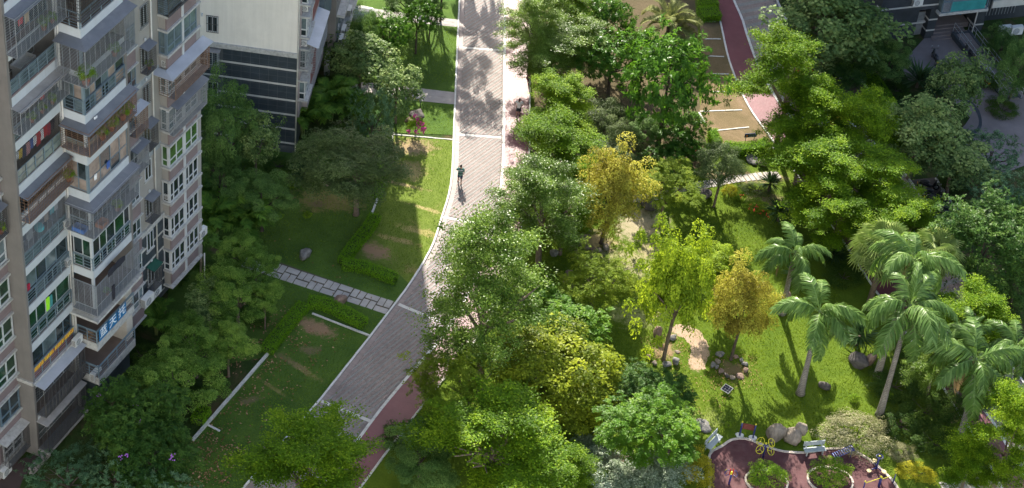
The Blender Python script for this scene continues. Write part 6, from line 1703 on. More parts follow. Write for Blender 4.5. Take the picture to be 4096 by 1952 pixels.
fallen(scatter([(Q((1222, 1260), (775, 1775), (700, 1880), (900, 1900), (1270, 1500), (1400, 1340)), 3.2), (Q((1222, 1260), (770, 1775), (860, 1800), (1260, 1330)), 7), (Q((1060, 1200), (1200, 1230), (1050, 1420), (900, 1550), (850, 1500)), 8), (Q((1080, 900), (1560, 1200), (1530, 1260), (1080, 1100)), .7), (Q((720, 1790), (830, 1730), (980, 1800), (900, 1952), (700, 1952)), 22)], 1, 8), 'brown fallen leaves on the shaded lawns', .16, 3)
fallen(scatter([(Q((2560, 1350), (2700, 1340), (2760, 1400), (2760, 1480), (2600, 1480)), 26), (Q((2820, 1420), (3020, 1420), (3060, 1560), (2840, 1560)), 22), (Q((2650, 1480), (2960, 1520), (2900, 1650), (2740, 1680)), 7), (Q((2250, 950), (2600, 980), (2560, 1200), (2300, 1150)), 2)], 1, 9), 'brown fallen leaves on the park lawn', .1, 4)
# ---------------------------------------------------------------- rocks
def rock_mesh(seed, nu=16, nv=10, rough=.45, cut=7):
    r = np.random.default_rng(seed); V = []; F = []
    planes = [(unit(r.normal(size=(1, 3)))[0], r.uniform(.5, .88)) for _ in range(cut + 5)]
    for i in range(nv + 1):
        t = math.pi * i / nv
        for j in range(nu):
            a = 2 * math.pi * j / nu
            p = np.array([math.sin(t) * math.cos(a), math.sin(t) * math.sin(a), math.cos(t)])
            s = 1.0
            for n, d in planes:
                k = p @ n
                if k > 1e-3: s = min(s, d / k)
            s *= 1 + rough * .3 * math.sin(3 * p[0] + seed) * math.sin(4 * p[1] + 2 * seed) + r.normal(0, rough * .06)
            V.append(p * s)
    for i in range(nv):
        for j in range(nu):
            a, b = i * nu + j, i * nu + (j + 1) % nu
            F.append((a, a + nu, b + nu, b))
    me = mesh_np('boulder', np.array(V), np.array(F), smooth=False)
    return me
def rockmat(name, a, b):
    m, nt, bb = _newmat(name); P = obj_co(nt)
    c = ramp(nt, noise(nt, 2.2, 8, .7, P, .6), [(.3, a), (.55, tuple((x + y) / 2 for x, y in zip(a, b))), (.75, b)])
    nt.links.new(c, bb.inputs['Base Color']); bb.inputs['Roughness'].default_value = .9; bb.inputs['Specular IOR Level'].default_value = .2
    bump(nt, bb, noise(nt, 6, 8, .75, P), .7, .1)
    return m
RM = [rockmat('grey_granite', (.12, .115, .11), (.36, .345, .33)), rockmat('tan_granite', (.17, .14, .11), (.40, .34, .28)), rockmat('dark_boulder', (.06, .055, .055), (.17, .15, .14)), rockmat('brown_boulder', (.2, .13, .1), (.38, .28, .23))]
_rk = [0]
def rock(u, v, rpx, hpx, label, m=0, rz=None, sink=.3, name='boulder', group=None, hz=None):
    """centre at u, v (2576 px), half-width rpx, half-height hpx as seen"""
    _rk[0] += 1
    s_ = 8242 / ((np.array(q(u, v)) - CPOS) @ _f) / K
    R = rpx * 1.12 / s_; D = R * .8; h = max(.25 * R, math.sqrt(max((hpx / s_) ** 2 - (D * .64) ** 2, .0)) / .77) if hz is None else hz
    p = q(u, v, h * (1 - sink))
    me = rock_mesh(_rk[0] * 7 + 3); me.materials.append(RM[m])
    o = link(name, me, None, None, (p.x, p.y, h * (1 - sink)), (0, 0, rz if rz is not None else _rk[0] * 1.7), (R * 1.15, D * 1.15, h * 1.15))
    tag(o, label, 'rock', group); return o
rock(768, 641, 17, 14, 'grey boulder alone on the shaded lawn above the slab path', 0)
rock(853, 757, 17, 15, 'brown boulder between slab path and clipped hedge', 3)
rock(1049, 288, 20, 15, 'black rounded boulder behind the magenta crape myrtle', 2)
rock(1030, 302, 13, 9, 'grey-brown boulder at the foot of the black boulder', 3)
rock(820, 462, 12, 7, 'flat brown rock under the round grey-green tree', 3)
rock(1636, 515, 21, 21, 'large dark boulder beside the yellow feathery tree', 2)
rock(1620, 503, 9, 14, 'narrow dark rock leaning on the large dark boulder', 2)
rock(1770, 490, 22, 15, 'dark oval boulder beside the slender olive trunk', 2)
rock(1458, 590, 22, 16, 'pale rounded boulder left of the bronze-leaved tree', 1)
rock(1477, 582, 15, 18, 'tall pale boulder touching the bronze-leaved tree ring', 1)
for i, (u, v, r, h, l) in enumerate([(1442, 612, 11, 8, 'left end'), (1462, 621, 7, 6, 'dark second'), (1478, 622, 8, 6, 'pale third'), (1492, 627, 9, 7, 'brown fourth'), (1505, 628, 10, 7, 'middle'), (1525, 622, 11, 8, 'right end')]):
    rock(u, v, r, h, l + ' stone of the row under the bronze-leaved tree', (1, 2, 1, 3, 1, 1)[i], group='stones under the bronze-leaved tree')
rock(1430, 700, 12, 21, 'tall dark rock in the shade of the thin feathery tree', 3)
rock(1438, 722, 10, 8, 'low brown rock beside the tall dark rock', 3)
rock(1395, 635, 12, 10, 'grey rock at the trunks of the layered trees', 0)
for i, (u, v, r, h, m_, l) in enumerate([(1655, 835, 12, 17, 3, 'tall squared brown stone'), (1692, 848, 11, 8, 0, 'grey stone behind the trunk'), (1632, 898, 9, 7, 3, 'brown stone on the far left'), (1647, 912, 8, 6, 1, 'small tan stone at lower left'), (1677, 915, 12, 9, 0, 'pale grey stone in front'), (1700, 909, 10, 9, 0, 'round grey stone at front right'), (1705, 885, 7, 4, 1, 'small tan stone at right'), (1622, 875, 5, 8, 2, 'dark upright stone in the grass')]):
    rock(u, v, r, h, l + ' of the ring around the tall lime tree', m_, group='stones around the tall lime tree')
for i, (u, v, r, h, m_, l) in enumerate([(1812, 892, 11, 8, 0, 'grey stone at upper left'), (1805, 908, 8, 6, 1, 'tan stone at left'), (1793, 918, 8, 7, 0, 'grey stone at far left'), (1803, 922, 6, 6, 0, 'small stone at lower left'), (1813, 934, 8, 7, 3, 'brown stone at the lower left'), (1828, 945, 8, 6, 2, 'dark stone at the bottom'), (1842, 949, 8, 6, 1, 'tan stone at the bottom'), (1860, 946, 11, 7, 3, 'brown stone at the lower right'), (1876, 930, 8, 7, 3, 'brown stone at the right'), (1874, 915, 9, 7, 0, 'grey stone at the upper right'), (1865, 905, 7, 5, 0, 'pale stone at the upper right'), (1852, 897, 8, 5, 3, 'flat stone behind the trunk')]):
    rock(u, v, r, h, l + ' of the ring around the yellow-orange tree', m_, group='stones around the yellow-orange tree')
rock(1770, 1070, 24, 13, 'flat-topped grey boulder above the first bench', 0)
rock(1950, 1090, 25, 27, 'large pale boulder behind the playground wheels', 1)
rock(1992, 1092, 25, 22, 'low pale boulder carrying another boulder', 1)
rock(2012, 1078, 17, 18, 'tan boulder resting on the low pale boulder', 1, hz=.62, sink=-.35)
rock(2160, 908, 24, 20, 'large brown boulder under the spiky yucca', 2)
rock(2190, 905, 14, 18, 'brown boulder right of the large brown boulder', 3)
rock(2078, 973, 16, 13, 'dark oval boulder alone on the sunny lawn', 2)
rock(1978, 755, 14, 18, 'brown boulder behind the leftmost palm trunk', 3)
rock(2005, 772, 16, 9, 'low brown boulder right of the leftmost palm trunk', 3)
rock(1893, 400, 19, 10, 'grey-topped boulder above the stepping stones', 0)
rock(1917, 408, 13, 12, 'tan boulder right of the grey-topped boulder', 1)
rock(2430, 1040, 12, 9, 'brown rock near the second track', 3)
rock(2275, 1060, 10, 7, 'brown rock among the dark shrubs', 3)
rock(1735, 1200, 12, 10, 'brown rock at the bottom left of the playground', 3)
rock(1810, 285, 16, 9, 'smooth grey rock at the bays corner', 0, hz=.2) if False else None

# ---------------------------------------------------------------- people
M_skin = mat('skin', (.38, .22, .15), .6, .06, 3); M_hair = mat('black_hair', (.012, .011, .012), .6, .1, 3)
def skin_body(parent, verts, edges, radii, m, name='body'):
    me = bpy.data.meshes.new(name); me.from_pydata(verts, edges, []); me.materials.append(m)
    o = link(name, me, None, parent)
    md = o.modifiers.new('skin', 'SKIN'); md.use_smooth_shade = True
    for i, sv in enumerate(me.skin_vertices[0].data):
        sv.radius = radii[i] if hasattr(radii[i], '__len__') else (radii[i], radii[i]); sv.use_root = (i == 0)
    s = o.modifiers.new('sub', 'SUBSURF'); s.levels = 1; s.render_levels = 2
    return o
def person(loc, facing, label, pose, shirt, shorts, stripes=None):
    e = empty('person', loc, facing); tag(e, label, 'person')
    # local: faces +y, x right
    J = pose
    names = ['pelvis', 'waist', 'chest', 'neck', 'head0', 'head1', 'shl', 'ell', 'wrl', 'hal', 'shr', 'elr', 'wrr', 'har', 'hil', 'knl', 'anl', 'tol', 'hir', 'knr', 'anr', 'tor']
    idx = {n: i for i, n in enumerate(names)}
    rad = dict(pelvis=(.15, .11), waist=(.135, .10), chest=(.165, .115), neck=.055, head0=(.075, .085), head1=(.07, .085), shl=.062, ell=.045, wrl=.032, hal=.036, shr=.062, elr=.045, wrr=.032, har=.036, hil=.09, knl=.062, anl=.042, tol=.036, hir=.09, knr=.062, anr=.042, tor=.036)
    E_ = [('pelvis', 'waist'), ('waist', 'chest'), ('chest', 'neck'), ('neck', 'head0'), ('head0', 'head1'), ('chest', 'shl'), ('shl', 'ell'), ('ell', 'wrl'), ('wrl', 'hal'), ('chest', 'shr'), ('shr', 'elr'), ('elr', 'wrr'), ('wrr', 'har'), ('pelvis', 'hil'), ('hil', 'knl'), ('knl', 'anl'), ('anl', 'tol'), ('pelvis', 'hir'), ('hir', 'knr'), ('knr', 'anr'), ('anr', 'tor')]
    skin_body(e, [J[n] for n in names], [(idx[a], idx[b]) for a, b in E_], [rad[n] for n in names], M_skin)
    # fingers
    for s in ('l', 'r'):
        w = Vector(J['wr' + s]); h = Vector(J['ha' + s]); d = (h - w).normalized(); side = d.cross(Vector((0, 1, .2))).normalized()
        mb = MB()
        for k in range(4):
            p = h + side * (k - 1.5) * .018; mb.tube([p, p + d * .045, p + d * .075 + Vector((0, .015, 0))], [.009, .009, .007], 5)
        mb.tube([w + d * .04 + side * -.03, w + d * .07 + side * -.055], [.011, .009], 5)
        mb.build('fingers', M_skin, e)
    V_ = lambda n: Vector(J[n])
    # shirt: torso loft + sleeves
    def loft(mb, rings, n=12):
        b = len(mb.v)
        for c, rx, ry in rings:
            for k in range(n):
                a = 2 * PI * k / n; mb.v.append((c[0] + rx * math.cos(a), c[1] + ry * math.sin(a), c[2]))
        for i in range(len(rings) - 1):
            for k in range(n):
                mb.f.append((b + i * n + k, b + i * n + (k + 1) % n, b + (i + 1) * n + (k + 1) % n, b + (i + 1) * n + k))
    hem = V_('pelvis') + Vector((0, 0, -.08)); ch = V_('chest'); wa = V_('waist'); ne = V_('neck')
    rings = [(hem, .2, .155), (wa, .175, .14), (ch + Vector((0, 0, -.06)), .2, .15), (ch + Vector((0, 0, .07)), .21, .14), (ne + Vector((0, 0, -.03)), .09, .09)]
    mb = MB(); loft(mb, rings)
    for s in ('l', 'r'):
        a = V_('sh' + s); b = V_('el' + s); mb.tube([ch.lerp(a, .55) + Vector((0, 0, .03)), a, a.lerp(b, .8)], [.1, .088, .08], 10)
    so = mb.build('shirt', shirt, e, True)
    if stripes:
        for (z0, z1, mm) in stripes:
            sb = MB()
            def at_z(t):
                return [(hem.lerp(ch + Vector((0, 0, .07)), t), .208 - .02 * math.sin(t * 3), .162 - .012 * math.sin(t * 3))]
            loft(sb, at_z(z0) + at_z(z1)); sb.build('stripe', mm, so, True)
    mb = MB()
    loft(mb, [(V_('pelvis') + Vector((0, 0, -.1)), .185, .15), (V_('pelvis') + Vector((0, 0, .03)), .175, .14)])
    for s in ('l', 'r'):
        a = V_('hi' + s); b = V_('kn' + s); mb.tube([a + Vector((0, 0, .05)), a.lerp(b, .5), a.lerp(b, .92)], [.115, .105, .1], 10)
    mb.build('shorts', shorts, e, True)
    h1 = V_('head1')
    MB().ball((h1.x, h1.y - .018, h1.z + .02), .108, 12, 8, (.88, 1.0, .95)).build('hair', M_hair, e, True)
    f = MB(); hd = V_('head0')
    f.ball((hd.x, hd.y + .10, hd.z + .02), .018, 6, 5); f.build('nose', M_skin, e)
    for s in (-1, 1):
        MB().ball((hd.x + s * .03, hd.y + .088, hd.z + .05), .011, 6, 5).build('eye', M_hair, e)
        MB().ball((hd.x + s * .085, hd.y, hd.z + .03), .022, 6, 5, (.5, 1, 1.4)).build('ear', M_skin, e)
    MB().box(hd.x - .022, hd.x + .022, hd.y + .085, hd.y + .094, hd.z - .035, hd.z - .025).build('mouth', mat('lips', (.3, .12, .1), .6), e)
    for s in ('l', 'r'):
        a = V_('an' + s); t = V_('to' + s); d = (t - a); d.z = 0
        mb = MB(); mb.bar((a.x - d.x * .35, a.y - d.y * .35, max(t.z - .01, .03)), (t.x + d.x * .25, t.y + d.y * .25, max(t.z - .02, .03)), .1, .06); mb.build('shoe', M_hair if 'white' in label else mat('brown_sandal', (.09, .045, .035), .7), e)
    return e
walk = dict(pelvis=(0, 0, .92), waist=(0, 0, 1.08), chest=(0, .015, 1.3), neck=(0, .03, 1.46), head0=(0, .05, 1.54), head1=(0, .05, 1.62),
    shl=(-.19, .01, 1.38), ell=(-.30, .05, 1.22), wrl=(-.17, .16, 1.42), hal=(-.12, .14, 1.52), shr=(.19, .01, 1.38), elr=(.25, -.02, 1.12), wrr=(.27, .04, .9), har=(.27, .06, .82),
    hil=(-.09, 0, .88), knl=(-.1, .14, .5), anl=(-.11, .12, .1), tol=(-.12, .26, .04), hir=(.09, 0, .88), knr=(.1, -.03, .48), anr=(.1, -.22, .1), tor=(.11, -.1, .04))
p = px(1838, 733)
person(p, math.radians(6), 'man in striped green polo shirt and dark shorts walking away up the road', walk,
    mat('teal_polo', (.10, .22, .19), .85, .08, 4), mat('navy_shorts', (.03, .045, .09), .85, .08, 4),
    [(.02, .2, mat('sage_stripe', (.12, .21, .18), .85)), (.28, .42, mat('black_stripe', (.02, .025, .03), .85)), (.72, .82, mat('grey_stripe', (.18, .17, .18), .85)), (.83, 1.0, mat('white_stripe', (.5, .53, .58), .85))])
run = dict(pelvis=(0, 0, .90), waist=(0, .0, 1.06), chest=(0, .04, 1.27), neck=(0, .07, 1.43), head0=(0, .10, 1.51), head1=(0, .09, 1.58),
    shl=(-.19, .03, 1.36), ell=(-.33, -.04, 1.16), wrl=(-.22, .12, 1.02), hal=(-.19, .18, 1.0), shr=(.19, .03, 1.36), elr=(.32, -.05, 1.16), wrr=(.22, .12, 1.02), har=(.19, .18, 1.0),
    hil=(-.09, 0, .86), knl=(-.1, .12, .48), anl=(-.11, -.1, .16), tol=(-.11, -.03, .08), hir=(.09, 0, .86), knr=(.1, .08, .46), anr=(.11, .1, .1), tor=(.11, .25, .04))
p = px(2072, 462)
person(p, math.radians(175), 'person in white shirt and dark shorts walking on the red track', run, mat('white_tee', (.72, .70, .66), .85, .05, 4), mat('dark_shorts', (.03, .04, .045), .85, .08, 4))

# ---------------------------------------------------------------- playground equipment
M_blue = mat('royal_blue_paint', (.025, .03, .16), .4, .1, 3, spec=.5); M_yell = mat('yellow_paint', (.62, .56, .04), .45, .1, 3); M_redpt = mat('red_paint', (.45, .03, .02), .45, .1, 3); M_cream = mat('cream_disc', (.75, .6, .32), .5, .06, 3)
def wheel(parent, c, ax, R=.28):
    mb = MB(); mb.ring(c, R, .022, ax, 22, 6); ax = Vector(ax).normalized(); x = ax.orthogonal().normalized(); y = ax.cross(x); c = Vector(c)
    for k in range(3):
        a = 2.094 * k + .5; mb.bar(c, c + (x * math.cos(a) + y * math.sin(a)) * R, .025)
    mb.ball(c + ax * .03, .05, 8, 5)
    mb.build('wheel', M_yell, parent, True)
b = px(3051, 1831)
e = empty('exercise_wheels', b); tag(e, 'outdoor exercise stand with four yellow wheels on blue arms', 'exercise equipment')
MB().tube([(0, 0, 0), (0, 0, 1.3)], .06, 10).build('post', M_blue, e, True)
for sx, sz in ((-1, 1), (1, 1), (-1, -1), (1, -1)):
    c = Vector((sx * .36, -.05 + (.22 if sz > 0 else -.22), 1.15 + sz * .16))
    MB().tube([(0, 0, 1.2), (sx * .18, 0, 1.2 + sz * .08), c], .025, 6).build('arm', M_blue, e, True)
    wheel(e, c, (sx * .55, -.35, .75))
MB().ball((0, 0, 1.36), .08, 8, 6).build('cap', M_yell, e, True)
# sign board
a = px(2958, 1743); c = px(3011, 1753); m_ = (a + c) / 2; an = math.atan2((c - a).y, (c - a).x); L = (c - a).length
e = empty('notice_board', m_, an); tag(e, 'notice board with dark red panel between two blue posts', 'sign')
for s in (-1, 1):
    MB().tube([(s * L / 2, 0, 0), (s * L / 2, 0, 1.25)], .06, 10).build('post', M_blue, e, True)
    MB().ball((s * L / 2, 0, 1.31), .07, 8, 6).build('cap', M_yell, e, True)
    MB().prism([(s * L / 2 + .28 * math.cos(t) * (1 + .2 * math.sin(3 * t)), .26 * math.sin(t)) for t in np.linspace(0, 5.9, 9)], 0.0, .06).build('footing', M_white, e)
MB().box(-L / 2 + .07, L / 2 - .07, -.03, .03, .72, 1.2).build('panel', mat('dark_red_panel', (.16, .035, .025), .5, .15, 4, dirt=.3, dirtc=(.3, .14, .1)), e)
mb = MB()
for i in range(5): mb.box(-L / 2 + .14, L / 2 - .14 - .1 * (i % 2), -.034, -.0305, 1.1 - .075 * i, 1.118 - .075 * i)
mb.build('lettering', mat('faded_lettering', (.32, .16, .12), .6), e)
# benches
M_bench = mat('pale_grey_bench', (.38, .42, .42), .6, .1, 2, spec=.4)
def bench(pa, pb, label):
    A = px(*pa); B = px(*pb); d = B - A; L = d.length; e = empty('park_bench', (A + B) / 2, math.atan2(d.y, d.x)); tag(e, label, 'bench', 'benches of the playground')
    for i in range(3): MB().box(-L / 2, L / 2, -.22 + .15 * i, -.08 + .15 * i, .42, .47).build('seat_slat', M_bench, e)
    MB().box(-L / 2, L / 2, .25, .3, .58, .95).build('backrest', M_bench, e)
    for s in (-1, 1):
        MB().box(s * (L / 2 - .18) - .04, s * (L / 2 - .18) + .04, -.18, -.1, 0, .418).build('leg', M_bench, e)
        MB().box(s * (L / 2 - .18) - .04, s * (L / 2 - .18) + .04, .2, .248, 0, .9).build('leg', M_bench, e)
        MB().box(s * (L / 2 - .18) - .035, s * (L / 2 - .18) + .035, -.099, .199, .36, .418).build('brace', M_bench, e)
bench((2828, 1812), (2876, 1760), 'grey park bench set at an angle beside the clipped yellow shrub')
bench((3212, 1820), (3296, 1812), 'grey park bench facing the playground in front of the boulders')
# twister: three discs round a blue post
b = px(3504, 1876); e = empty('twister', b); tag(e, 'blue twisting stand with three cream discs and hand wheel', 'exercise equipment')
MB().tube([(0, 0, 0), (0, 0, 1.15)], .06, 10).build('post', M_blue, e, True)
mb = MB(); mb.ring((0, 0, 1.2), .22, .022, (0, 0, 1), 22, 6)
for k in range(3): mb.bar((0, 0, 1.2), (math.cos(2.09 * k) * .22, math.sin(2.09 * k) * .22, 1.2), .025)
mb.build('hand_wheel', M_blue, e, True); MB().ball((0, 0, 1.24), .07, 8, 6, (1, 1, .6)).build('cap', M_yell, e, True)
for pp in ((3476, 1882), (3536, 1886), (3498, 1842)):
    c = px(*pp, .22) - b; c.z = .22
    MB().tube([(0, 0, .2), (c.x, c.y, .15)], .035, 8).build('arm', M_blue, e, True)
    MB().tube([(c.x, c.y, .12), (c.x, c.y, .2)], .03, 8).build('spindle', M_blue, e, True)
    MB().tube([(c.x, c.y, .2), (c.x, c.y, .24)], .16, 18).build('disc', M_cream, e, False)
# slanted bench with rungs
A = px(3328, 1838); B = px(3398, 1822); d = B - A; L = d.length; e = empty('sit_up_bench', A, math.atan2(d.y, d.x)); tag(e, 'blue sit-up bench with rungs at the playground kerb', 'exercise equipment')
mb = MB()
for s in (-.22, .22): mb.tube([(0, s, .3), (L * .5, s, .5), (L, s, .72)], .03, 8)
mb.build('side_rail', M_blue, e, True)
for i in range(9): MB().tube([(L * (i + .5) / 9, -.22, .34 + .4 * (i + .5) / 9), (L * (i + .5) / 9, .22, .34 + .4 * (i + .5) / 9)], .024, 6).build('rung', mat('light_blue_paint', (.2, .25, .5), .3), e, True)
for x, z in ((.1, .3), (L - .05, .7)):
    for s in (-.2, .2): MB().tube([(x, s, 0), (x, s, z)], .03, 8).build('leg', M_blue, e, True)
MB().tube([(L + .05, -.3, .72), (L + .05, .3, .72)], .06, 8).build('foot_roller', M_blue, e, True)
# push machine: blue post with handles
b = px(2915, 1937); e = empty('push_trainer', b); tag(e, 'blue push trainer with red levers and bent handles', 'exercise equipment')
MB().tube([(0, 0, 0), (0.03, 0, .9)], .065, 10).build('post', M_blue, e, True)
for s in (-1, 1):
    MB().tube([(s * .08, 0, 1.3), (s * .3, .05, 1.25), (s * .42, -.05, 1.0), (s * .34, -.1, .85), (s * .1, 0, .95)], .026, 8).build('handle', M_blue, e, True)
    MB().bar((s * .09, 0, .92), (s * .09, .02, 1.34), .08).build('lever', M_redpt, e)
    MB().ball((s * .09, .02, 1.38), .045, 8, 6).build('lever_cap', M_redpt, e, True)
MB().box(-.07, .07, -.04, .04, .95, 1.2).build('pad', M_yell, e)
MB().tube([(-.25, .1, 1.2), (-.42, .12, 1.15)], .03, 6).build('yellow_grip', M_yell, e)
# parallel bars
e = empty('parallel_bars', px(3520, 1946)); tag(e, 'yellow parallel bars on dark posts at the bottom edge', 'exercise equipment')
o0 = px(3520, 1946)
for a, b in (((3516, 1950), (3572, 1932)), ((3450, 1966), (3512, 1946))):
    A = px(*a) - o0; B = px(*b) - o0
    for P in (A, B):
        MB().tube([(P.x, P.y, 0), (P.x, P.y, .9)], .045, 8).build('post', M_blue, e, True); MB().ball((P.x, P.y, .95), .06, 8, 6).build('cap', M_yell, e, True)
    MB().tube([(A.x, A.y, .8), (B.x, B.y, .8)], .025, 6).build('bar', M_yell, e, True)
# island kerbs
for (u, v, rx, ry) in ((1928, 1213, 1.4, 1.05), (2088, 1210, 1.5, 1.2)):
    c = q(u, v); kerb('island_kerb', [c + Vector((rx * math.cos(t), ry * math.sin(t), 0)) for t in np.linspace(0, 2 * PI, 40)], .13, .1, 0.02, .35, M_kerbp)
# ---------------------------------------------------------------- lawn things
e = empty('solar_panel', px(2905, 1568)); tag(e, 'small tilted solar panel on the lawn below the ringed tree', 'solar panel')
mb = MB(); mb.box(-.33, .33, -.3, .3, 0, .03); o = mb.build('frame', M_barss, e, loc=(0, 0, .3), rot=(math.radians(12), 0, -.6))
for i in range(3):
    for j in range(3): MB().box(-.29 + .2 * i, -.11 + .2 * i, -.26 + .18 * j, -.1 + .18 * j, .031, .036).build('cell', mat('solar_cell', (.012, .014, .03), .25), o)
MB().bar((0, 0, 0), (0, 0, .3), .05).build('post', M_bars, e)
# lawn sign
A = px(2972, 580); B = px(3018, 577); d = B - A; L = d.length + .05
e = empty('lawn_sign', (A + B) / 2, math.atan2(d.y, d.x)); tag(e, 'blue lawn sign with orange emblem and pale writing standing in the hedge', 'sign')
MB().box(-L / 2, L / 2, -.02, .02, .75, 1.12).build('board', mat('blue_sign_board', (.015, .03, .10), .4, .1, 3), e)
for s in (-1, 1): MB().bar((s * L * .35, .03, 0), (s * L * .35, .03, .8), .04).build('post', M_bars, e)
MB().ball((-L * .32, -.02, .9), .1, 10, 6, (1, .08, .8)).build('emblem', mat('orange_emblem', (.6, .16, .02), .5), e)
mb = MB()
for i in range(4):
    for j, z in enumerate((1.02, .86)):
        x = -L * .1 + i * L * .14
        mb.box(x, x + L * .09, -.026, -.021, z - .05, z - .035); mb.box(x, x + L * .09, -.026, -.021, z + .0, z + .015); mb.box(x + L * .035, x + L * .055, -.026, -.021, z - .034, z - .001)
mb.build('lettering', mat('pale_lettering', (.4, .45, .4), .5), e)
# short barrier rail near black boulder
e = empty('barrier_rail', px(1668, 420)); tag(e, 'black and yellow hoop barrier behind the black boulder', 'barrier')
c0 = px(1668, 420)
A = px(1635, 408) - c0; B = px(1680, 432) - c0
MB().tube([(A.x, A.y, 0), (A.x, A.y, .65), (B.x, B.y, .65), (B.x, B.y, 0)], .035, 8).build('hoop', M_bars, e, True)
for t in (.2, .5, .8):
    a = A.lerp(B, t - .06); b = A.lerp(B, t + .06); MB().tube([(a.x, a.y, .65), (b.x, b.y, .65)], .039, 8).build('yellow_band', M_yell, e, True)
# lamp post by the lower track
e = empty('bollard_lamp', px(1604, 1785)); tag(e, 'dark bollard lamp beside the lower red track', 'lamp')
MB().tube([(0, 0, 0), (0, 0, .95)], .06, 10).build('post', M_bars, e, True); MB().tube([(0, 0, .95), (0, 0, 1.15), (0, 0, 1.2)], [.11, .11, .04], 10).build('lamp_head', mat('lamp_glass', (.35, .4, .42), .3), e, True)
# manhole
c = px(1274, 1704); o = MB().tube([(0, 0, 0), (0, 0, .02)], .36, 22).build('manhole_cover', mat('slate_manhole', (.12, .13, .15), .7, .2, 5), None, loc=(c.x, c.y, .02)); tag(o, 'round grey manhole cover in the brick road', 'manhole cover')
# ---------------------------------------------------------------- vehicles
M_blk = mat('black_scooter_plastic', (.012, .013, .016), .3, .1, 3, spec=.5); M_tyre = mat('tyre_rubber', (.015, .015, .015), .85, .1, 3); M_seat = mat('dark_seat', (.03, .032, .038), .35, .1, 3, spec=.6); M_plate = mat('orange_plate', (.7, .33, .02), .5)
def scooter(x, y, rz, label, body=None, topbox=None, z=0.0):
    e = empty('scooter', px(x, y), rz); tag(e, label, 'scooter', 'scooters parked in the shade')
    bm_ = body or M_blk
    for wx in (-.62, .62):
        w = MB(); w.ring((wx, 0, .24), .19, .055, (0, 1, 0), 18, 8); w.build('wheel', M_tyre, e, True)
        MB().tube([(wx, -.04, .24), (wx, .04, .24)], .12, 12).build('rim', M_barss, e, True)
    mb = MB(); mb.tube([(-.78, 0, .5), (-.5, 0, .52), (-.15, 0, .42), (.1, 0, .3), (.38, 0, .32), (.5, 0, .6), (.52, 0, .9)], [.1, .17, .16, .14, .12, .13, .09], 10); mb.build('body', bm_, e, True)
    mb = MB(); mb.tube([(-.75, 0, .68), (-.45, 0, .72), (-.1, 0, .68), (.02, 0, .64)], [.07, .15, .14, .08], 10); mb.build('seat', M_seat, e, True)
    MB().tube([(.48, -.33, .98), (.55, 0, .95), (.48, .33, .98)], .025, 8).build('handlebar', M_bars, e, True)
    for s in (-1, 1):
        MB().tube([(.5, s * .22, 1.0), (.52, s * .25, 1.18)], .012, 6).build('mirror_stem', M_bars, e); MB().ball((.52, s * .26, 1.2), .07, 8, 6, (.3, 1, .7)).build('mirror', M_barss, e, True)
    MB().tube([(.55, 0, .8), (.62, 0, .82)], [.1, .07], 10).build('headlight', M_fw, e, True)
    MB().tube([(.62, -.05, .24), (.52, -.03, .75)], .03, 8).build('fork', M_bars, e, True)
    MB().box(-.9, -.88, -.08, .08, .42, .58).build('licence_plate', M_plate, e)
    if topbox: MB().box(-1.0, -.7, -.17, .17, .72, 1.0).build('top_box', topbox, e)
    return e
scooter(3710, 755, math.radians(0), 'black scooter with silver-edged seat, topmost of the parked row')
scooter(3725, 790, math.radians(-4), 'black scooter second in the parked row')
scooter(3738, 815, math.radians(-6), 'black scooter with orange plate in the middle of the parked row')
scooter(3790, 860, math.radians(-10), 'black scooter with blue box at the lower end of the row', topbox=mat('bright_blue_box', (.02, .25, .6), .4))
scooter(3800, 880, math.radians(-12), 'black scooter lowest in the parked row', topbox=None)
kerb('lawn_edging', [px(3742, 715), px(3790, 790), px(3850, 880)], .13, .12, 0.0, .8, M_conc)
sheet('scooter_parking', [px(3640, 720), px(3742, 710), px(3850, 880), px(3760, 905)], .011, mat('dark_parking_soil', (.10, .085, .075), .95, .2, 1))
scooter(3872, 225, math.radians(115), 'dark scooter parked beside the entrance steps')
scooter(3735, 245, math.radians(100), 'dark scooter parked left of the entrance steps')
scooter(3930, 330, math.radians(115), 'scooter with red tail beside the ramp, behind the plaza tree', body=mat('dark_red_plastic', (.2, .02, .02), .4))
# orange covered scooter under the trees
e = scooter(3360, 505, math.radians(30), 'scooter under an orange rain cover beneath the layered trees'); e['group'] = 'scooters parked in the shade'
mb = MB(); mb.tube([(-.95, 0, .55), (-.5, 0, .62), (0, 0, .7), (.5, 0, .85), (.75, 0, .7)], [.2, .34, .3, .36, .15], 12); mb.build('rain_cover', mat('orange_cover', (.75, .22, .04), .6, .1, 3), e, True)
# red car
e = empty('parked_car', px(3250, 335), math.radians(-52)); tag(e, 'small red car parked on the second road under the trees', 'car')
M_car = mat('red_car_paint', (.42, .02, .03), .25, .06, 3, spec=.6)
def shell(mb, secs):
    n = len(secs[0][1]); b = len(mb.v)
    for x, prof in secs: mb.v += [(x, y, z) for y, z in prof]
    for i in range(len(secs) - 1):
        for k in range(n):
            mb.f.append((b + i * n + k, b + i * n + (k + 1) % n, b + (i + 1) * n + (k + 1) % n, b + (i + 1) * n + k))
    mb.f.append(tuple(b + k for k in range(n))[::-1]); mb.f.append(tuple(b + (len(secs) - 1) * n + k for k in range(n)))
def prof(w, z0, z1): return [(-w, z0), (-w, z1 * .8), (-w * .9, z1), (w * .9, z1), (w, z1 * .8), (w, z0)]
mb = MB(); shell(mb, [(-1.8, prof(.68, .35, .75)), (-1.65, prof(.78, .22, .92)), (-.9, prof(.8, .2, .95)), (.5, prof(.8, .2, .93)), (1.3, prof(.78, .2, .85)), (1.75, prof(.7, .28, .7))]); mb.build('body', M_car, e)
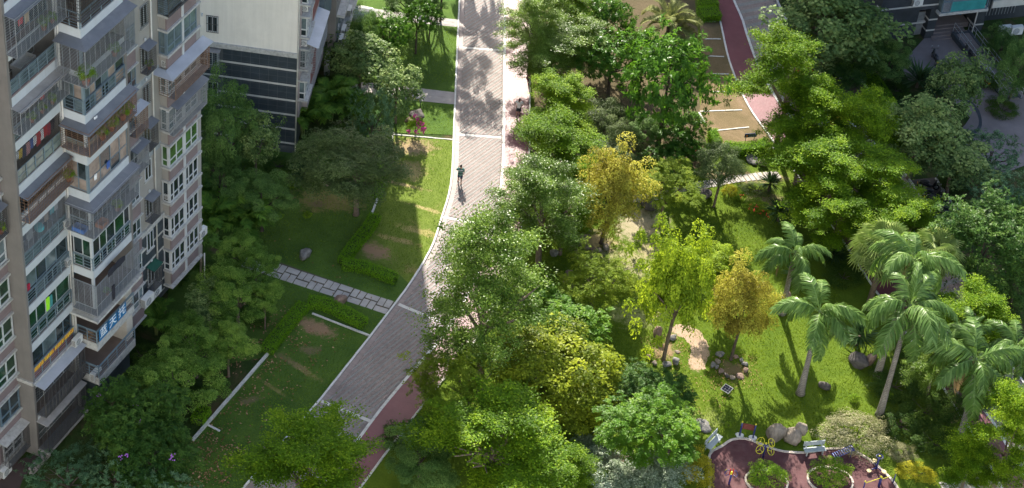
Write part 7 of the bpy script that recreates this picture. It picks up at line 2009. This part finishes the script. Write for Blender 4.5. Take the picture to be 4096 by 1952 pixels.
mb = MB(); shell(mb, [(-1.6, [(-.7, .9), (-.68, .95), (-.6, .97), (.6, .97), (.68, .95), (.7, .9)]), (-1.2, [(-.72, .9), (-.64, 1.35), (-.55, 1.42), (.55, 1.42), (.64, 1.35), (.72, .9)]), (.1, [(-.72, .9), (-.63, 1.4), (-.55, 1.47), (.55, 1.47), (.63, 1.4), (.72, .9)]), (.85, [(-.7, .88), (-.68, .92), (-.6, .94), (.6, .94), (.68, .92), (.7, .88)])]); mb.build('cabin', GL_d, e)
MB().box(-1.2, .12, -.58, .58, 1.46, 1.49).build('roof', M_car, e)
for wx in (-1.1, 1.1):
    for s in (-1, 1):
        w = MB(); w.tube([(wx, s * .66, .29), (wx, s * .82, .29)], .29, 18); wo = w.build('wheel', M_tyre, e); MB().tube([(wx, s * .825, .29), (wx, s * .83, .29)], .17, 12).build('rim', M_barss, wo)
for s in (-1, 1):
    MB().box(1.66, 1.78, s * .5 - .12, s * .5 + .12, .55, .68).build('headlight', M_fw, e); MB().box(-1.82, -1.74, s * .55 - .1, s * .55 + .1, .6, .74).build('tail_light', M_redpt, e)
    MB().box(.45, .58, s * .88 - .07, s * .88 + .07, .92, 1.02).build('side_mirror', M_car, e)
# bicycle at the entrance
e = empty('bicycle', px(3615, 105), math.radians(-70)); tag(e, 'pinkish bicycle leaning by the entrance door', 'bicycle')
for wx in (-.5, .5):
    w = MB(); w.ring((wx, 0, .32), .3, .02, (0, 1, 0), 22, 6)
    for k in range(6): w.bar((wx, 0, .32), (wx + .3 * math.cos(k * 1.047), 0, .32 + .3 * math.sin(k * 1.047)), .008)
    w.build('wheel', M_barss, e, True)
mb = MB()
for a, b in (((-.5, 0, .32), (-.15, 0, .75)), ((-.15, 0, .75), (0, 0, .3)), ((0, 0, .3), (.4, 0, .8)), ((-.15, 0, .7), (.4, 0, .8)), ((.4, 0, .85), (.5, 0, .32)), ((-.5, 0, .32), (0, 0, .3))): mb.tube([a, b], .022, 6)
mb.build('bicycle_frame', mat('pink_frame', (.35, .06, .1), .4), e, True)
MB().tube([(-.22, 0, .85), (-.05, 0, .85)], [.08, .04], 8).build('saddle', M_blk, e, True); MB().tube([(.36, -.25, .98), (.4, 0, .95), (.36, .25, .98)], .018, 6).build('handlebar', M_bars, e, True)
# ---------------------------------------------------------------- air conditioners
M_ac = mat('white_ac_casing', (.66, .66, .63), .5, .06, 2, dirt=.2)
def ac(loc, rz, label, sc=1.0, wide=.8):
    e = empty('air_conditioner', loc, rz); tag(e, label, 'air conditioner', 'outdoor air conditioner units')
    h = .55 * sc; w = wide * sc; d = .3 * sc
    MB().box(-w / 2, w / 2, -d / 2, d / 2, .05, .05 + h).build('casing', M_ac, e)
    f = MB(); f.ring((-w * .12, -d / 2 - .008, .05 + h / 2), h * .38, .012, (0, 1, 0), 20, 6)
    for k in range(4): f.ring((-w * .12, -d / 2 - .006, .05 + h / 2), h * .09 * k + .01, .006, (0, 1, 0), 16, 4)
    f.build('fan_guard', M_bars, e); MB().tube([(-w * .12, -d / 2 - .001, .05 + h / 2), (-w * .12, -d / 2 - .004, .05 + h / 2)], h * .37, 18).build('fan_opening', M_fg, e)
    g = MB()
    for k in range(8): g.box(w / 2, w / 2 + .006, -d * .4, d * .4, .1 + k * h / 9, .13 + k * h / 9)
    for k in range(8): g.box(-w / 2 - .006, -w / 2, -d * .4, d * .4, .1 + k * h / 9, .13 + k * h / 9)
    g.build('side_grille', M_bars, e)
    for s in (-1, 1): MB().box(s * w * .38 - .03, s * w * .38 + .03, -d / 2, d / 2, 0, .049).build('foot', M_bars, e)
    return e
tA = T1A
ac(T1w(4.3, .38, 6.42), tA, 'air conditioner on the silver awning of the left bay', 1.0)
ac(T1w(4.45, -.05, FL(2) + .05), tA, 'air conditioner at the end of the dark glazed balcony', .9, .5)
ac(T1w(4.45, -.05, FL(3) + .05), tA, 'air conditioner at the end of the laundry balcony', .9, .5)
ac(T1w(4.45, -.05, FL(4) + .05), tA, 'air conditioner on the balcony with rusty cage', .9, .5)
ac(T1w(5.2, 1.0, 3.0), tA, 'air conditioner under the lowest terrace', 1.1)
ac(T1w(13.5, .35, 3.35), tA, 'air conditioner below the green-awning window cage', 1.1)
ac(T1w(12.0, .62, 3.8), tA, 'large air conditioner beside the narrow lower window', 1.3)
ac(T1w(15.75, .4, 7.22), tA, 'air conditioner on the ledge of the lower right bay', 1.05)
ac(T1w(15.3, .3, 10.35), tA, 'air conditioner in the niche above the lower right bay', .8, .5)
ac(T1w(15.3, .3, 20.95), tA, 'air conditioner in the niche above the silver awning', .8, .5)
ac(T1w(19.2, .5, 4.3), tA, 'air conditioner box at the far corner of the tower', 1.1)
ac(T1w(-2.4, -.8, .2), tA, 'air conditioner at the lower left edge of the tower', 1.1)
def B2w(x, y, z):
    v = Vector((x, y, z)); v.rotate(Matrix.Rotation(B2A, 3, 'Z')); return B2 + v
ac(B2w(.4, .7, 12.55), B2A, 'air conditioner highest on the beige building bay', .85, .5)
ac(B2w(.4, .7, 9.5), B2A, 'air conditioner above the caged window of the beige building', .85, .5)
ac(B2w(1.65, 10.7, 3.1), B2A + PI / 2, 'air conditioner nearest on the weathered side ledge', 1.0, .9)
ac(B2w(1.65, 12.0, 3.1), B2A + PI / 2, 'air conditioner second on the weathered side ledge', 1.0, .9)
ac(B2w(1.65, 14.8, 3.1), B2A + PI / 2, 'air conditioner farthest on the weathered side ledge', 1.0, .9)
def B3w(x, y, z):
    v = Vector((x, y, z)); v.rotate(Matrix.Rotation(B3A, 3, 'Z')); return Vector((B3.x, B3.y, 0)) + v
ac(B3w(-2.0, -.5, 3.65), B3A, 'air conditioner hung on the dark tiled wall', 1.1)
ac(B3w(7.0, -1.0, .05), B3A, 'air conditioner standing right of the ramp', 1.4)
ac(B3w(8.0, -1.2, .05), B3A, 'second air conditioner standing right of the ramp', 1.4)
# ---------------------------------------------------------------- laundry, pots and balcony things
def cloth(s, t, z, w, h, m, label, axis='s', name='hanging_cloth', cat='laundry'):
    r = random.Random(int(s * 100 + z * 10)); n = 6; V = []; F = []
    for i in range(n + 1):
        for j in range(4):
            a = -w / 2 + w * i / n * (1 - .15 * (j == 0)); V.append((a, .03 * math.sin(i * 1.9 + j) + r.uniform(-.01, .01), -h * j / 3 + r.uniform(-.02, .02)))
    b = len(V); V += [(x, y + .025, z_) for x, y, z_ in V]
    for i in range(n):
        for j in range(3):
            a = i * 4 + j; F.append((a, a + 4, a + 5, a + 1)); F.append((b + a, b + a + 1, b + a + 5, b + a + 4))
    for i in range(n): 
        F.append((i * 4, b + i * 4, b + i * 4 + 4, i * 4 + 4)); F.append((i * 4 + 3, i * 4 + 7, b + i * 4 + 7, b + i * 4 + 3))
    for j in range(3):
        F.append((j, j + 1, b + j + 1, b + j)); F.append((n * 4 + j, b + n * 4 + j, b + n * 4 + j + 1, n * 4 + j + 1))
    me = bpy.data.meshes.new(name); me.from_pydata(V, [], F); me.update()
    o = link(name, me, m, None, T1w(s, t, z), (0, 0, T1A + (0 if axis == 's' else PI / 2))); tag(o, label, cat); return o
CL = {n: mat('cloth_' + n, c, .85, .1, 4) for n, c in dict(red=(.5, .02, .03), crimson=(.35, .02, .05), white=(.7, .7, .7), blue=(.06, .12, .35), navy=(.03, .04, .09), dark=(.03, .03, .04), tan=(.45, .33, .22), pink=(.5, .25, .25), neon=(.35, .8, .03), cyan=(.03, .45, .5), grey=(.3, .31, .33), yellow=(.55, .4, .06), teal=(.06, .25, .25), brown=(.18, .09, .06)).items()}
zt = FL(5) + 2.15
for i, (c, w, h, l) in enumerate([('dark', .4, .7, 'black'), ('white', .3, .5, 'white at the left end'), ('yellow', .3, .6, 'yellow'), ('navy', .4, .8, 'navy'), ('pink', .45, .8, 'dull pink'), ('blue', .35, .7, 'blue'), ('white', .3, .6, 'white in the middle'), ('red', .42, .9, 'bright red left'), ('white', .3, .7, 'white right of the red'), ('red', .38, .7, 'bright red right'), ('crimson', .3, .8, 'crimson'), ('dark', .4, .7, 'dark right-end')]):
    cloth(.4 + i * .35, -.35, zt - .25 + (.05 if i % 2 else 0), w, h, CL[c], l + ' garment on the laundry rail behind the fine grille')
zt = FL(8) + 2.1
for s, c, w, h, l in ((.6, 'dark', .4, .7, 'black garment in the top left cage'), (1.15, 'red', .42, .75, 'bright red garment in the top left cage'), (1.75, 'tan', .4, .95, 'tan trousers in the top left cage'), (2.3, 'dark', .4, .7, 'dark blue garment in the top left cage')):
    cloth(s, .3, zt, w, h, CL[c], l)
zt = FL(3) + 2.2
for s, c, w, h, l in ((.7, 'navy', .5, .6, 'navy bundle behind the bars of the cyan ball balcony'), (1.3, 'grey', .5, .9, 'grey cloth behind the bars of the cyan ball balcony'), (3.0, 'tan', .4, .7, 'pale cloth behind the bars of the cyan ball balcony'), (3.6, 'cyan', .4, .6, 'cyan cloth behind the bars at the right end'), (4.0, 'white', .35, .6, 'white cloth behind the bars at the right end')):
    cloth(s, -.3, zt, w, h, CL[c], l)
o = MB().ball((0, 0, 0), .3, 14, 10).build('ball', CL['cyan'], None, True, loc=T1w(2.2, -.3, FL(3) + 1.55)); tag(o, 'round cyan basin hanging behind the balcony bars', 'basin')
cloth(2.25, -.1, FL(1) + 2.2, .35, 1.0, CL['neon'], 'neon green shirt hanging in the green glazed balcony'); cloth(2.6, -.12, FL(1) + 2.1, .3, .9, CL['teal'], 'teal shirt beside the neon green one')
cloth(6.6, TM + .55, 12.2, 1.9, .55, CL['dark'], 'black cloth draped over the horizontal bars of the middle bay'); cloth(6.2, TM + .5, 10.6, .3, 1.2, CL['dark'], 'black trousers hanging on the middle bay cage')
cloth(7.3, TM - .3, 26.1, .3, .9, CL['crimson'], 'crimson curtain in the slate-framed bay window'); cloth(7.0, TM - .3, 26.1, .25, .9, CL['tan'], 'patterned curtain in the slate-framed bay window')
cloth(5.6, TM + .02, 19.6, .25, .4, CL['white'], 'white cloth at the corner of the tan glazed bay'); cloth(7.0, TM, 19.6, .3, .5, CL['blue'], 'blue bag at the tan glazed bay')
cloth(.5, -.1, FL(2) + 1.6, .3, .7, CL['crimson'], 'crimson cloth at the left of the dark glazed balcony'); cloth(5.6, 1.7, MF[7] - .4 + 0, .3, .15, CL['white'], 'white rag on the thin-cage awning')
cloth(2.6, .3, FL(6) + 2.0, .35, .35, CL['red'], 'red bundle in the plant cage of the left bay')
def pot(s, t, z, label, sc=1.0, kind=0):
    e = empty('potted_plant', T1w(s, t, z), s); tag(e, label, 'potted plant')
    MB().tube([(0, 0, 0), (0, 0, .2 * sc), (0, 0, .22 * sc)], [.1 * sc, .14 * sc, .15 * sc], 10).build('pot', mat('clay_pot', (.3, .1, .06), .8) if kind == 0 else M_ac, e, True)
    link('foliage', MBt[kind % 2], None, e, (0, 0, .38 * sc), None, (.3 * sc, .3 * sc, .32 * sc))
for a in [(1.4, .35, FL(6) + .82, 'plant in clay pot in the left bay plant cage'), (2.4, .35, FL(6) + .82, 'second plant in the left bay plant cage'), (3.4, .35, FL(6) + .82, 'third plant in the left bay plant cage'), (4.5, .35, FL(4) + .6, 'plant in red pot at the right end of the rusty cage', 1.3), (3.0, .4, FL(8) - .05, 'plant in the top left cage', 1.2), (3.8, .4, FL(8) - .05, 'second plant in the top left cage', 1.0),
    (4.5, 1.9, 27.0, 'tall climbing plant at the corner of the big cage', 1.9), (7.6, 1.8, 27.0, 'plant in clay pot in the big cage', 1.3), (6.0, 1.8, 22.05, 'plant in the thin cage, near the corner', 1.4), (7.0, 1.8, 22.05, 'leafy plant in the middle of the thin cage', 1.5), (8.2, 1.8, 22.05, 'leafy plant at the right of the thin cage', 1.5), (8.9, 1.8, 22.05, 'small plant at the end of the thin cage', 1.1), (7.2, 1.8, 15.8, 'hanging plant in the crate cage', 1.2),
    (13.5, .3, 21.85, 'plants in the awninged window cage of the recessed wall', 1.0), (-.7, -.8, 18.7, 'plant in the cage at the far left', 1.2), (6.3, 1.4, 9.45, 'plant in the horizontal-bar cage', .9)]:
    pot(*a)
def crate(s, t, z, m, label, w=.6, d=.4, h=.3):
    e = empty('crate', T1w(s, t, z), T1A); tag(e, label, 'crate')
    MB().box(-w / 2, w / 2, -d / 2, d / 2, 0, .03).build('base', m, e)
    for y in (-d / 2, d / 2): MB().box(-w / 2, w / 2, y - .015, y + .015, .031, h).build('side', m, e)
    for x in (-w / 2, w / 2): MB().box(x - .015, x + .015, -d / 2 + .016, d / 2 - .016, .031, h).build('side', m, e)
crate(4.55, .9, 15.8, mat('blue_crate', (.02, .12, .4), .5), 'blue plastic crate in the corner cage', .5, .8); crate(5.6, 1.75, 15.8, mat('orange_crate', (.5, .16, .03), .5), 'orange plastic crate in the corner cage', .7, .45)
crate(5.2, .6, 6.42, mat('cardboard', (.3, .2, .12), .8), 'cardboard box on the banner terrace', .5, .4, .2)
# sink on the open balcony
e = empty('wash_sink', T1w(2.4, -.7, FL(7) + .02), T1A); tag(e, 'white tiled wash sink on the open balcony', 'sink')
for s in (-.55, .55): MB().box(s - .08, s + .08, -.3, .3, 0, .7).build('leg', M_ac, e)
mb = MB(); mb.box(-.75, .75, -.35, .35, .7, .75); mb.box(-.75, .75, -.35, -.29, .75, .95); mb.box(-.75, .75, .29, .35, .75, .95); mb.box(-.75, -.69, -.289, .289, .75, .95); mb.box(.69, .75, -.289, .289, .75, .95); mb.build('basin', M_ac, e)
# the blue banner with white characters on the terrace rail
ban = empty('banner', T1w(A0 + .1, TM + .06, 6.45), T1A); tag(ban, 'blue banner with large white characters on the terrace rail', 'banner')
M_bb = mat('blue_banner', (.015, .16, .36), .55, .08, 2); M_bw = mat('banner_white', (.75, .78, .8), .6)
pw = .98
for i, chs in enumerate(('蓝', '天', '托')):
    x0 = .05 + i * (pw + .08)
    pn = MB().box(x0, x0 + pw, -.012, .0, .1, 1.02).build('banner_panel', M_bb, ban)
    cu = bpy.data.curves.new('lettering', 'FONT'); cu.body = chs; cu.size = .82; cu.extrude = .004; cu.offset = .012; cu.align_x = 'CENTER'; cu.align_y = 'CENTER'
    t_ = bpy.data.objects.new('t', cu); COL.objects.link(t_)
    dg = bpy.context.evaluated_depsgraph_get(); me = bpy.data.meshes.new_from_object(t_.evaluated_get(dg)); bpy.data.objects.remove(t_)
    me.materials.clear(); me.materials.append(M_bw)
    link('lettering', me, None, pn, (x0 + pw / 2, -.02, .6), (PI / 2, 0, 0))
